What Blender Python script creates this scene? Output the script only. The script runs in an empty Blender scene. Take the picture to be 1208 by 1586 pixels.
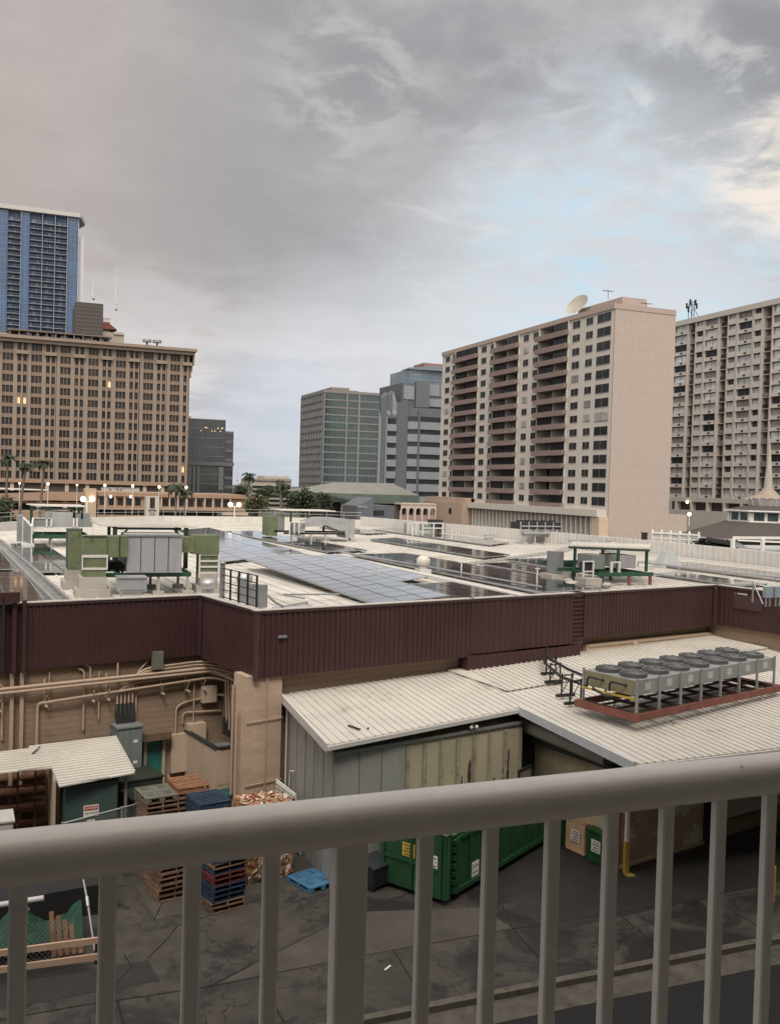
import bpy, bmesh, math, random
from mathutils import Vector, Matrix
random.seed(7)
S = bpy.context.scene
C = S.collection
R = math.radians
# ------------------------------------------------------------------ camera
HEAD, PITCH, ROLL = R(21.8), R(-1.57), R(1.6)
fw = Vector((math.sin(HEAD)*math.cos(PITCH), math.cos(HEAD)*math.cos(PITCH), math.sin(PITCH)))
r0 = Vector((math.cos(HEAD), -math.sin(HEAD), 0)); u0 = r0.cross(fw)
rt = math.cos(ROLL)*r0 + math.sin(ROLL)*u0
up = -math.sin(ROLL)*r0 + math.cos(ROLL)*u0
cam = bpy.data.cameras.new("camera"); camo = bpy.data.objects.new("camera", cam); C.objects.link(camo)
cam.sensor_fit = 'VERTICAL'; cam.sensor_height = 36; cam.lens = 36*1460/1586
cam.clip_start = 0.05; cam.clip_end = 6000
camo.matrix_world = Matrix(((rt.x, up.x, -fw.x, 0), (rt.y, up.y, -fw.y, 0), (rt.z, up.z, -fw.z, 0), (0, 0, 0, 1)))
S.camera = camo
# ------------------------------------------------------------------ exposure
S.view_settings.view_transform = 'Standard'; S.view_settings.look = 'None'
S.view_settings.gamma = 1; S.view_settings.exposure = 0.28
SUN_EL, SUN_AZ = 52, 200        # azimuth clockwise from +Y: behind the viewer
# ------------------------------------------------------------------ sky
W_ = bpy.data.worlds.new("World"); S.world = W_; W_.use_nodes = True
nt = W_.node_tree; nt.nodes.clear()
def N(t, **k):
    n = nt.nodes.new(t)
    for a, b in k.items(): setattr(n, a, b)
    return n
def L(a, b): nt.links.new(a, b)
def math_(op, a, b=None, c=None):
    n = N('ShaderNodeMath', operation=op)
    for i, v in enumerate((a, b, c)):
        if v is None: continue
        if isinstance(v, (int, float)): n.inputs[i].default_value = v
        else: L(v, n.inputs[i])
    return n.outputs[0]
def mixc(f, a, b, t='MIX'):
    n = N('ShaderNodeMix', data_type='RGBA', blend_type=t)
    for i, v in ((0, f), (6, a), (7, b)):
        if isinstance(v, (int, float)): n.inputs[i].default_value = v
        elif isinstance(v, tuple): n.inputs[i].default_value = (*v, 1)
        else: L(v, n.inputs[i])
    return n.outputs[2]
def sm(v, lo, hi, a=0.0, b=1.0):
    n = N('ShaderNodeMapRange', interpolation_type='SMOOTHSTEP')
    L(v, n.inputs[0])
    for i, x in enumerate((lo, hi, a, b)): n.inputs[i+1].default_value = x
    return n.outputs[0]
geo = N('ShaderNodeTexCoord'); dirv = geo.outputs['Generated']
sep = N('ShaderNodeSeparateXYZ'); L(dirv, sep.inputs[0])
zc = math_('ADD', math_('MAXIMUM', sep.outputs[2], 0.0), 0.16)
comb = N('ShaderNodeCombineXYZ')
L(math_('DIVIDE', sep.outputs[0], zc), comb.inputs[0]); L(math_('DIVIDE', sep.outputs[1], zc), comb.inputs[1])
def noise(scale, detail, rough, dist=0.0, vec=None, off=(0, 0, 0), stretch=(1, 1, 1)):
    m = N('ShaderNodeMapping'); L(vec or comb.outputs[0], m.inputs[0])
    m.inputs['Location'].default_value = off; m.inputs['Scale'].default_value = stretch
    n = N('ShaderNodeTexNoise'); L(m.outputs[0], n.inputs['Vector'])
    n.inputs['Scale'].default_value = scale; n.inputs['Detail'].default_value = detail
    n.inputs['Roughness'].default_value = rough; n.inputs['Distortion'].default_value = dist
    return n.outputs['Fac']
def spot(px, py, w0, w1):
    d = (fw + rt*((px-604)/1460) - up*((py-793)/1460)).normalized()
    n = N('ShaderNodeVectorMath', operation='DOT_PRODUCT'); L(dirv, n.inputs[0]); n.inputs[1].default_value = d
    return sm(n.outputs['Value'], math.cos(R(w1)), math.cos(R(w0)))
sky = N('ShaderNodeTexSky', sky_type='NISHITA'); sky.sun_disc = False
sky.sun_elevation = R(SUN_EL); sky.sun_rotation = R(SUN_AZ)
skyc = mixc(1.0, sky.outputs[0], (0.12, 0.12, 0.12), 'MULTIPLY')
big = noise(0.9, 5, .5, .3, off=(3.1, 1.7, 0))
med = noise(2.6, 8, .55, .25, off=(1.3, 5.2, 0))
fine = noise(8.0, 8, .6, .4, off=(7.3, .2, 0))
tone = math_('ADD', math_('MULTIPLY', big, .5), math_('ADD', math_('MULTIPLY', med, .34), math_('MULTIPLY', fine, .16)))
cloud = mixc(sm(tone, .40, .62), (.255, .258, .278), (.50, .495, .50))
cloud = mixc(math_('MULTIPLY', spot(20, 260, 2, 20), .75), cloud, (.44, .385, .355))
# ragged lower edge of the cloud deck, paler air below it
edge_n = math_('MULTIPLY', math_('SUBTRACT', math_('ADD', math_('MULTIPLY', big, .45), math_('MULTIPLY', med, .55)), .5), .34)
under = sm(math_('ADD', sep.outputs[2], edge_n), .225, .150)
deck = math_('MULTIPLY', spot(520, 340, 0, 17), math_('SUBTRACT', 1.0, under))
cloud = mixc(math_('MULTIPLY', deck, .6), cloud, (.30, .298, .308))
cloud = mixc(math_('MULTIPLY', under, .75), cloud, mixc(sm(med, .35, .62), (.50, .49, .505), (.66, .635, .63)))
bright = math_('MULTIPLY', spot(545, 130, 0, 6), sm(fine, .42, .62))
cloud = mixc(math_('MULTIPLY', bright, .6), cloud, (.50, .475, .47))
cloud = mixc(math_('MULTIPLY', spot(440, 690, 0, 7), .6), cloud, (.44, .50, .59))
cloud = mixc(math_('MULTIPLY', spot(600, 600, 0, 11), .5), cloud, (.60, .63, .67))
# thinner cloud with blue showing through on the right
detail = math_('ADD', math_('MULTIPLY', med, .5), math_('MULTIPLY', fine, .5))
cloud = mixc(math_('MULTIPLY', spot(940, 480, 0, 15), .8), cloud, (.60, .64, .68))
gap = math_('MULTIPLY', spot(1000, 400, 0, 13), sm(detail, .42, .66))
blue = mixc(.1, (.47, .65, .75), skyc)
cloud = mixc(math_('MULTIPLY', gap, .9), cloud, blue)
wisp = math_('MULTIPLY', spot(900, 420, 0, 16), sm(noise(5.0, 9, .62, .5, off=(2.2, 9.1, 0)), .50, .68))
cloud = mixc(math_('MULTIPLY', wisp, .55), cloud, (.62, .62, .64))
peach = math_('MULTIPLY', spot(1205, 260, 0, 4.6), sm(detail, .40, .58))
cloud = mixc(math_('MULTIPLY', peach, .85), cloud, (.88, .75, .63))
peach2 = math_('MULTIPLY', spot(1100, 180, 0, 7), sm(fine, .50, .66))
cloud = mixc(math_('MULTIPLY', peach2, .5), cloud, (.66, .60, .57))
# the open sky behind the viewer is brighter and warmer
nb = N('ShaderNodeVectorMath', operation='DOT_PRODUCT'); L(dirv, nb.inputs[0])
nb.inputs[1].default_value = Vector((-.15, -.55, .82)).normalized()
back = sm(nb.outputs['Value'], .25, 1.0)
cloud = mixc(back, cloud, (2.1, 1.9, 1.7))
low = sm(sep.outputs[2], -.02, -.10)
cloud = mixc(low, cloud, (.12, .11, .10))
bg = N('ShaderNodeBackground'); L(cloud, bg.inputs[0]); bg.inputs[1].default_value = 1.0
out = N('ShaderNodeOutputWorld'); L(bg.outputs[0], out.inputs[0])
# ------------------------------------------------------------------ sun behind cloud
sl = bpy.data.lights.new("sun", 'SUN'); sl.energy = 1.6; sl.angle = R(18); sl.color = (1, .93, .84)
so = bpy.data.objects.new("sun", sl); C.objects.link(so)
sd = Vector((math.sin(R(SUN_AZ))*math.cos(R(SUN_EL)), math.cos(R(SUN_AZ))*math.cos(R(SUN_EL)), math.sin(R(SUN_EL))))
so.rotation_euler = sd.to_track_quat('Z', 'Y').to_euler()

# ------------------------------------------------------------------ materials
def hx(r, g, b):
    f = lambda c: ((c/255+.055)/1.055)**2.4 if c > 10 else c/255/12.92
    return (f(r), f(g), f(b))
MATS = {}
def mat(name, col, rough=.7, metal=0.0, var=.12, vs=1.2, bump=0.0, bs=30, streak=0.0, spec=.5, dirt=None, dirt_s=.6, dirt_t=(.52, .7), emit=0, stretch=(1, 1, 1), rand=0.0):
    if name in MATS: return MATS[name]
    m = bpy.data.materials.new(name); m.use_nodes = True; t = m.node_tree; ns = t.nodes; ln = t.links
    b = ns['Principled BSDF']; b.inputs['Roughness'].default_value = rough; b.inputs['Metallic'].default_value = metal
    b.inputs['Specular IOR Level'].default_value = spec
    g = ns.new('ShaderNodeNewGeometry')
    mp = ns.new('ShaderNodeMapping'); ln.new(g.outputs['Position'], mp.inputs[0]); mp.inputs['Scale'].default_value = stretch
    n1 = ns.new('ShaderNodeTexNoise'); n1.inputs['Scale'].default_value = vs; n1.inputs['Detail'].default_value = 7; n1.inputs['Roughness'].default_value = .65
    ln.new(mp.outputs[0], n1.inputs['Vector'])
    rp = ns.new('ShaderNodeMapRange'); ln.new(n1.outputs['Fac'], rp.inputs[0])
    rp.inputs[1].default_value = .3; rp.inputs[2].default_value = .7; rp.inputs[3].default_value = 1-var; rp.inputs[4].default_value = 1+var
    mx = ns.new('ShaderNodeMix'); mx.data_type = 'RGBA'; mx.blend_type = 'MULTIPLY'; mx.inputs[0].default_value = 1
    mx.inputs[6].default_value = (*col, 1); ln.new(rp.outputs[0], mx.inputs[7]); last = mx.outputs[2]
    if rand:
        oi = ns.new('ShaderNodeObjectInfo'); r2 = ns.new('ShaderNodeMapRange'); ln.new(oi.outputs['Random'], r2.inputs[0])
        r2.inputs[3].default_value = 1-rand; r2.inputs[4].default_value = 1+rand
        m3 = ns.new('ShaderNodeMix'); m3.data_type = 'RGBA'; m3.blend_type = 'MULTIPLY'; m3.inputs[0].default_value = 1
        ln.new(last, m3.inputs[6]); ln.new(r2.outputs[0], m3.inputs[7]); last = m3.outputs[2]
    if dirt or streak:
        n2 = ns.new('ShaderNodeTexNoise'); n2.inputs['Detail'].default_value = 8; n2.inputs['Roughness'].default_value = .7
        mp2 = ns.new('ShaderNodeMapping'); ln.new(g.outputs['Position'], mp2.inputs[0])
        mp2.inputs['Scale'].default_value = (dirt_s*(6 if streak else 1), dirt_s*(6 if streak else 1), dirt_s*(.5 if streak else 1))
        ln.new(mp2.outputs[0], n2.inputs['Vector']); n2.inputs['Scale'].default_value = 1
        r3 = ns.new('ShaderNodeMapRange'); r3.interpolation_type = 'SMOOTHSTEP'; ln.new(n2.outputs['Fac'], r3.inputs[0])
        r3.inputs[1].default_value = dirt_t[0]; r3.inputs[2].default_value = dirt_t[1]; r3.inputs[4].default_value = streak or .8
        m4 = ns.new('ShaderNodeMix'); m4.data_type = 'RGBA'; ln.new(r3.outputs[0], m4.inputs[0]); ln.new(last, m4.inputs[6])
        dc = dirt or (col[0]*.35, col[1]*.3, col[2]*.25); m4.inputs[7].default_value = (*dc, 1); last = m4.outputs[2]
    ln.new(last, b.inputs['Base Color'])
    if bump:
        n5 = ns.new('ShaderNodeTexNoise'); n5.inputs['Scale'].default_value = bs; n5.inputs['Detail'].default_value = 6
        ln.new(g.outputs['Position'], n5.inputs['Vector'])
        bp = ns.new('ShaderNodeBump'); bp.inputs['Strength'].default_value = bump; bp.inputs['Distance'].default_value = .02
        ln.new(n5.outputs['Fac'], bp.inputs['Height']); ln.new(bp.outputs[0], b.inputs['Normal'])
    if emit:
        b.inputs['Emission Color'].default_value = (*col, 1); b.inputs['Emission Strength'].default_value = emit
    MATS[name] = m
    return m
def block_mat(name, col, mortar, bw, bh, rot, ms=.012, dirt=.35, rough=.85, stain=None, dark=.86):
    """coursed block wall: brick texture laid on the wall's own plane"""
    m = bpy.data.materials.new(name); m.use_nodes = True; t = m.node_tree; ns = t.nodes; ln = t.links
    b = ns['Principled BSDF']; b.inputs['Roughness'].default_value = rough
    g = ns.new('ShaderNodeNewGeometry'); vr = ns.new('ShaderNodeVectorRotate'); vr.rotation_type = 'Z_AXIS'
    ln.new(g.outputs['Position'], vr.inputs['Vector']); vr.inputs['Angle'].default_value = rot
    sp = ns.new('ShaderNodeSeparateXYZ'); ln.new(vr.outputs[0], sp.inputs[0])
    ad = ns.new('ShaderNodeMath'); ln.new(sp.outputs[0], ad.inputs[0]); ln.new(sp.outputs[1], ad.inputs[1])
    cb = ns.new('ShaderNodeCombineXYZ'); ln.new(ad.outputs[0], cb.inputs[0]); ln.new(sp.outputs[2], cb.inputs[1])
    br = ns.new('ShaderNodeTexBrick'); ln.new(cb.outputs[0], br.inputs['Vector'])
    br.inputs['Scale'].default_value = 1; br.inputs['Brick Width'].default_value = bw; br.inputs['Row Height'].default_value = bh
    br.inputs['Mortar Size'].default_value = ms; br.inputs['Mortar Smooth'].default_value = .3
    br.inputs['Color1'].default_value = (*col, 1); br.inputs['Color2'].default_value = (*[c*dark for c in col], 1); br.inputs['Mortar'].default_value = (*mortar, 1)
    n2 = ns.new('ShaderNodeTexNoise'); n2.inputs['Scale'].default_value = .5; n2.inputs['Detail'].default_value = 9; n2.inputs['Roughness'].default_value = .72
    ln.new(g.outputs['Position'], n2.inputs['Vector'])
    r3 = ns.new('ShaderNodeMapRange'); r3.interpolation_type = 'SMOOTHSTEP'; ln.new(n2.outputs['Fac'], r3.inputs[0])
    r3.inputs[1].default_value = .48; r3.inputs[2].default_value = .72; r3.inputs[4].default_value = dirt
    m4 = ns.new('ShaderNodeMix'); m4.data_type = 'RGBA'; ln.new(r3.outputs[0], m4.inputs[0]); ln.new(br.outputs['Color'], m4.inputs[6])
    m4.inputs[7].default_value = (*(stain or [c*.3 for c in col]), 1)
    ln.new(m4.outputs[2], b.inputs['Base Color'])
    bp = ns.new('ShaderNodeBump'); bp.inputs['Strength'].default_value = .5; bp.inputs['Distance'].default_value = .02; bp.invert = True
    ln.new(br.outputs['Fac'], bp.inputs['Height']); ln.new(bp.outputs[0], b.inputs['Normal'])
    MATS[name] = m
    return m
ROT = R(12.6); ca, sa = math.cos(ROT), math.sin(ROT)
white_roof = mat('white_roof', (.52, .495, .455), .55, var=.16, vs=.35, dirt=(.25, .22, .17), dirt_s=.5, dirt_t=(.50, .78), bump=.1, bs=6)
cream_sheet = mat('cream_sheet', (.53, .505, .46), .5, var=.10, vs=.5, dirt=(.25, .2, .15), dirt_s=.8, dirt_t=(.56, .8))
white_trim = mat('white_trim', (.55, .54, .52), .5, var=.06)
white_wall = mat('white_wall', (.50, .49, .46), .7, var=.08, streak=.25, dirt_s=.4)
maroon = mat('maroon_siding', (.046, .019, .0205), .5, var=.22, vs=.45, streak=.4, dirt_s=.25, dirt=(.035, .02, .022))
maroon_trim = mat('maroon_trim', (.055, .03, .033), .5)
tan_wall = block_mat('tan_block_wall', (.27, .195, .137), (.20, .135, .095), 3.2, .2, -ROT, dirt=.45, ms=.010, dark=.94)  # darker tan holds the recess shadow as well as real grime
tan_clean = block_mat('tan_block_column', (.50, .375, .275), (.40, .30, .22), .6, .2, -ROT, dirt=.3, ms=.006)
tan_paint = mat('tan_paint', (.46, .36, .27), .7, var=.08, dirt=(.16, .11, .07), dirt_s=.9, dirt_t=(.6, .8))
tan_pipe = mat('tan_pipe', (.38, .285, .215), .55, var=.08, vs=4)  # pipe tan lowered too, with the recess shadow in its colour
concrete = mat('concrete', (.34, .32, .29), .85, var=.15, bump=.2, bs=12)
dark_steel = mat('dark_steel', (.03, .03, .033), .5, metal=.3)
black_hose = mat('black_hose', (.02, .024, .026), .6)
grey_steel = mat('grey_steel', (.26, .27, .28), .45, metal=.4, var=.12, vs=2, streak=.3, dirt_s=.5)
galv = mat('galvanised', (.40, .41, .42), .42, metal=.6, var=.15, vs=3)
rust_red = mat('rust_red_steel', (.19, .068, .05), .6, var=.25, vs=2.5, dirt=(.10, .04, .025), dirt_s=2.2)
green_duct = mat('green_duct', (.125, .15, .08), .6, var=.22, vs=1.8, dirt=(.06, .08, .045), dirt_s=2, dirt_t=(.5, .66))
green_steel = mat('green_steel', (.014, .062, .034), .5, var=.2)
ahu_grey = mat('unit_grey', (.33, .335, .35), .5, metal=.2, var=.08, streak=.25, dirt_s=.4)
cabinet_grey = mat('cabinet_grey', (.17, .19, .19), .5, var=.1, streak=.3)
cabinet_teal = mat('cabinet_teal', (.052, .085, .078), .5, var=.15)
dark_green = mat('cabinet_dark_green', (.022, .033, .022), .6, var=.2)
teal_door = mat('teal_door', (.02, .15, .13), .5, var=.25, vs=3)
dump_green = mat('compactor_green', (.018, .076, .031), .45, var=.2, vs=2, dirt=(.02, .05, .02), dirt_s=1.5, dirt_t=(.55, .75), bump=.1, bs=5)
wood = mat('pallet_wood', (.19, .12, .08), .8, var=.35, vs=5, rand=.35)
wood_light = mat('pale_wood', (.52, .36, .24), .8, var=.2, vs=4, rand=.1)
wood_orange = mat('orange_wood', (.24, .12, .065), .75, var=.3, vs=5)
blue_plastic = mat('blue_plastic', (.06, .19, .33), .5, var=.15)
blue_paint = mat('blue_pallet_paint', (.022, .042, .078), .6, var=.3, vs=4)
red_paint = mat('red_pallet_paint', (.13, .03, .027), .65, var=.3, vs=4)
grey_plastic = mat('olive_grey_plastic', (.13, .13, .10), .65, var=.15)
card = mat('cardboard', (.33, .19, .095), .9, var=.4, vs=7)
card2 = mat('cardboard_pale', (.55, .47, .40), .9, var=.3, vs=7)
card3 = mat('cardboard_print', (.28, .05, .04), .8, var=.3, vs=7)
yellow = mat('yellow_paint', (.42, .29, .06), .5, var=.12)
white_paint = mat('white_paint', (.72, .71, .68), .5, var=.05)
red_pole = mat('red_paint', (.25, .02, .03), .5)
black_plastic = mat('black_plastic', (.018, .02, .022), .45)
net_green = mat('green_netting', (.008, .05, .03), .8, var=.3)
rail_mat = mat('railing_paint', (.74, .71, .66), .38, var=.05, vs=18, bump=.05, bs=120, dirt=(.16, .13, .10), dirt_s=26, dirt_t=(.66, .71))
glass_dark = mat('window_dark', (.022, .024, .028), .25, var=.6, vs=.35, rand=.3, spec=.25)
glass_curt = mat('window_curtain', (.24, .24, .23), .4, var=.35, vs=1.0, rand=.3)
glass_pale = mat('window_pale', (.50, .52, .52), .35, var=.3, vs=.8, rand=.2)
glass_lit = mat('window_lit', (1, .72, .42), .5, emit=.18)
lamp_glow = mat('lamp_glow', (1, .82, .50), .5, emit=5)
lamp_white = mat('lamp_white', (1, .95, .85), .5, emit=5)
shingle = mat('dark_shingle', (.055, .047, .042), .9, var=.3, vs=4, bump=.5, bs=8)

# solar glass: dark cells with thin pale grid of cell lines
def solar_mat():
    m = bpy.data.materials.new('solar_glass'); m.use_nodes = True; ns = m.node_tree.nodes; ln = m.node_tree.links; b = ns['Principled BSDF']
    tc = ns.new('ShaderNodeTexCoord'); br = ns.new('ShaderNodeTexBrick'); ln.new(tc.outputs['Object'], br.inputs['Vector'])
    br.offset = 0; br.inputs['Scale'].default_value = 1; br.inputs['Brick Width'].default_value = .165; br.inputs['Row Height'].default_value = .165
    br.inputs['Mortar Size'].default_value = .004
    br.inputs['Color1'].default_value = (.012, .015, .026, 1); br.inputs['Color2'].default_value = (.016, .019, .03, 1); br.inputs['Mortar'].default_value = (.07, .08, .10, 1)
    ln.new(br.outputs['Color'], b.inputs['Base Color']); b.inputs['Roughness'].default_value = .13
    b.inputs['Specular IOR Level'].default_value = 1.0; b.inputs['Coat Weight'].default_value = 1.0; b.inputs['Coat Roughness'].default_value = .05; b.inputs['Coat IOR'].default_value = 1.8
    oi = ns.new('ShaderNodeObjectInfo'); r = ns.new('ShaderNodeMapRange'); ln.new(oi.outputs['Random'], r.inputs[0]); r.inputs[3].default_value = .06; r.inputs[4].default_value = .2
    ln.new(r.outputs[0], b.inputs['Roughness'])
    return m
solar_glass = solar_mat()

# ------------------------------------------------------------------ mesh helpers
class MB:
    def __init__(s, T=None): s.v = []; s.f = []; s.mi = []; s.T = T; s.m = 0; s.sm = []; s.st = []
    def add(s, vs, fs, smooth=False):
        b = len(s.v); s.st.append((b, len(s.f)))
        for p in vs: s.v.append(s.T(p) if s.T else tuple(p))
        for f in fs: s.f.append([i+b for i in f]); s.mi.append(s.m); s.sm.append(smooth)
        return s
    def box(s, x0, x1, y0, y1, z0, z1):
        return s.add([(x0, y0, z0), (x1, y0, z0), (x1, y1, z0), (x0, y1, z0), (x0, y0, z1), (x1, y0, z1), (x1, y1, z1), (x0, y1, z1)],
            [(3, 2, 1, 0), (4, 5, 6, 7), (0, 1, 5, 4), (1, 2, 6, 5), (2, 3, 7, 6), (3, 0, 4, 7)])
    def bar(s, p, q, w, h, upv=(0, 0, 1)):
        p = Vector(p); q = Vector(q); d = (q-p).normalized(); u = Vector(upv)
        if abs(d.dot(u)) > .98: u = Vector((0, 1, 0))
        x = d.cross(u).normalized()*w/2; y = x.cross(d).normalized()*h/2
        a = [p-x-y, p+x-y, p+x+y, p-x+y, q-x-y, q+x-y, q+x+y, q-x+y]
        return s.add(a, [(0, 1, 2, 3), (7, 6, 5, 4), (0, 4, 5, 1), (1, 5, 6, 2), (2, 6, 7, 3), (3, 7, 4, 0)])
    def tube(s, pts, r, n=8, cap=True):
        pts = [Vector(p) for p in pts]; rs = r if isinstance(r, (list, tuple)) else [r]*len(pts)
        vs = []; fs = []
        d0 = (pts[1]-pts[0]).normalized(); ref = Vector((0, 0, 1)) if abs(d0.z) < .9 else Vector((1, 0, 0))
        for i, p in enumerate(pts):
            d = (pts[min(i+1, len(pts)-1)]-pts[max(i-1, 0)]).normalized()
            x = d.cross(ref)
            if x.length < 1e-3: x = d.cross(Vector((0, 1, .1)))
            x.normalize(); y = d.cross(x).normalized()
            for k in range(n):
                a = 2*math.pi*k/n; vs.append(p+x*math.cos(a)*rs[i]+y*math.sin(a)*rs[i])
        for i in range(len(pts)-1):
            for k in range(n): fs.append((i*n+k, i*n+(k+1) % n, (i+1)*n+(k+1) % n, (i+1)*n+k))
        s.add(vs, fs, True)
        if cap: s.add([vs[k] for k in range(n)], [tuple(range(n))]); s.add([vs[-n+k] for k in range(n)], [tuple(reversed(range(n)))])
        return s
    def cyl(s, x, y, z0, z1, r, n=12, r2=None): return s.tube([(x, y, z0), (x, y, z1)], [r, r if r2 is None else r2], n)
    def prism(s, poly, z0, z1):
        n = len(poly); z0f = z0 if callable(z0) else (lambda *a: z0); z1f = z1 if callable(z1) else (lambda *a: z1)
        vs = [(x, y, z0f(x, y)) for x, y in poly]+[(x, y, z1f(x, y)) for x, y in poly]
        return s.add(vs, [tuple(reversed(range(n))), tuple(range(n, 2*n))]+[(i, (i+1) % n, n+(i+1) % n, n+i) for i in range(n)])
    def sphere(s, c, r, n=10, sq=(1, 1, 1)):
        vs = []; fs = []; h = n//2
        for i in range(h+1):
            t = math.pi*i/h
            for k in range(n):
                a = 2*math.pi*k/n; vs.append((c[0]+r*sq[0]*math.sin(t)*math.cos(a), c[1]+r*sq[1]*math.sin(t)*math.sin(a), c[2]+r*sq[2]*math.cos(t)))
        for i in range(h):
            for k in range(n): fs.append((i*n+k, (i+1)*n+k, (i+1)*n+(k+1) % n, i*n+(k+1) % n))
        return s.add(vs, fs, True)
    def pieces(s, name, m, parent=None, off=None):
        r = []
        for i, a in enumerate(s.st):
            b = s.st[i+1] if i+1 < len(s.st) else (len(s.v), len(s.f))
            q = MB(); q.v = s.v[a[0]:b[0]]; q.f = [[k-a[0] for k in f] for f in s.f[a[1]:b[1]]]; q.mi = s.mi[a[1]:b[1]]; q.sm = s.sm[a[1]:b[1]]
            r.append(q.build(name, m, parent, off))
        return r
    def build(s, name, m, parent=None, off=None):
        me = bpy.data.meshes.new(name)
        me.from_pydata([tuple(p) for p in s.v], [], s.f)
        for mm in (m if isinstance(m, (list, tuple)) else [m]): me.materials.append(mm)
        me.polygons.foreach_set('material_index', s.mi); me.polygons.foreach_set('use_smooth', s.sm); me.update()
        o = bpy.data.objects.new(name, me); C.objects.link(o)
        if parent:
            o.parent = parent
            if off is None and parent.get('_w') is not None: o.location = -Vector(parent['_w'])
            if off is not None: o.location = off
        return o
def TM(p): return (p[0]*ca-p[1]*sa, p[0]*sa+p[1]*ca, p[2])      # mall grid -> world
def tag(o, label=None, cat=None, group=None, kind=None):
    if label: o['label'] = label
    if cat: o['category'] = cat
    if group: o['group'] = group
    if kind: o['kind'] = kind
    return o
def thing(name, label, cat, loc=(0, 0, 0), group=None, rz=0, world=False):
    """an Empty at the thing's base; world=True: its parts are written in world coordinates"""
    o = bpy.data.objects.new(name, None); C.objects.link(o); o.location = loc; o.rotation_euler = (0, 0, rz); o.empty_display_size = .3
    tag(o, label, cat, group)
    if world: o['_w'] = tuple(loc)
    return o
def struct(name, mb, m): return tag(mb.build(name, m), kind='structure')
def copy_tree(o, parent=None):
    c = o.copy(); C.objects.link(c)
    if parent: c.parent = parent
    for ch in list(o.children): copy_tree(ch, c)
    return c
def text(s_, size, m, parent, loc, rot, name='lettering', ext=.004):
    cu = bpy.data.curves.new('t', 'FONT'); cu.body = s_; cu.size = size; cu.extrude = ext; cu.align_x = 'CENTER'; cu.align_y = 'CENTER'
    t = bpy.data.objects.new('t', cu); C.objects.link(t)
    me = bpy.data.meshes.new_from_object(t); bpy.data.objects.remove(t)
    o = bpy.data.objects.new(name, me); me.materials.clear(); me.materials.append(m); C.objects.link(o)
    o.rotation_euler = rot; o.parent = parent
    w = Vector(loc)
    o.location = w-Vector(parent['_w']) if parent.get('_w') is not None else w
    return o
# reading a pixel of the photograph onto a real plane of the place
def ray(x, y): return fw + rt*((x-604)/1460) - up*((y-793)/1460)
def onY(x, y, Y): d = ray(x, y); return d*(Y/d.y)
def onX(x, y, X): d = ray(x, y); return d*(X/d.x)
def onZ(x, y, z): d = ray(x, y); return d*(z/d.z)
def dep(x, y, Z): return ray(x, y)*Z
class Fac:
    """a facade plane: axis 'Y' faces -Y (u = X), axis 'X' faces -X (u = Y); d counts outwards"""
    def __init__(s, axis, c): s.a = axis; s.c = c
    def box(s, mb, u0, u1, z0, z1, d0, d1):
        if s.a == 'Y': mb.box(u0, u1, s.c-d1, s.c-d0, z0, z1)
        else: mb.box(s.c-d1, s.c-d0, u0, u1, z0, z1)
    def u(s, px, py=650): return onY(px, py, s.c).x if s.a == 'Y' else onX(px, py, s.c).y
    def z(s, px, py): return (onY(px, py, s.c) if s.a == 'Y' else onX(px, py, s.c)).z
def panes(root, fac, rects, mats, d0, d1, name='window', limit=100, mull=0, frame=None, choose=None):
    """every window its own part; past the limit the farther ones become one"""
    def key(r):
        c = (r[0], fac.c) if fac.a == 'Y' else (fac.c, r[0])
        return (c[0]**2+c[1]**2+r[2]**2)/max(.1, (r[1]-r[0])*(r[3]-r[2]))
    rects = sorted(rects, key=key)
    def one(mb, r):
        fac.box(mb, r[0], r[1], r[2], r[3], d0, d1)
        if mull:
            mb.m = len(mats)
            n = mull if mull > 0 else 1
            for k in range(1, n+1):
                u = r[0]+(r[1]-r[0])*k/(n+1); fac.box(mb, u-.05, u+.05, r[2], r[3], d1-.02, d1+.03)
            fac.box(mb, r[0]-.05, r[1]+.05, r[2]-.08, r[2], d1-.06, d1+.05)
    ms = list(mats)+([frame] if frame else [])
    pick = choose or (lambda r: random.randrange(len(mats)))
    for r in rects[:limit]:
        mb = MB(); mb.m = pick(r); one(mb, r); o = mb.build(name, ms, root)
    if len(rects) > limit:
        mb = MB()
        for r in rects[limit:]: mb.m = pick(r); one(mb, r)
        tag(mb.build(name, ms, root), kind='stuff')

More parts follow.
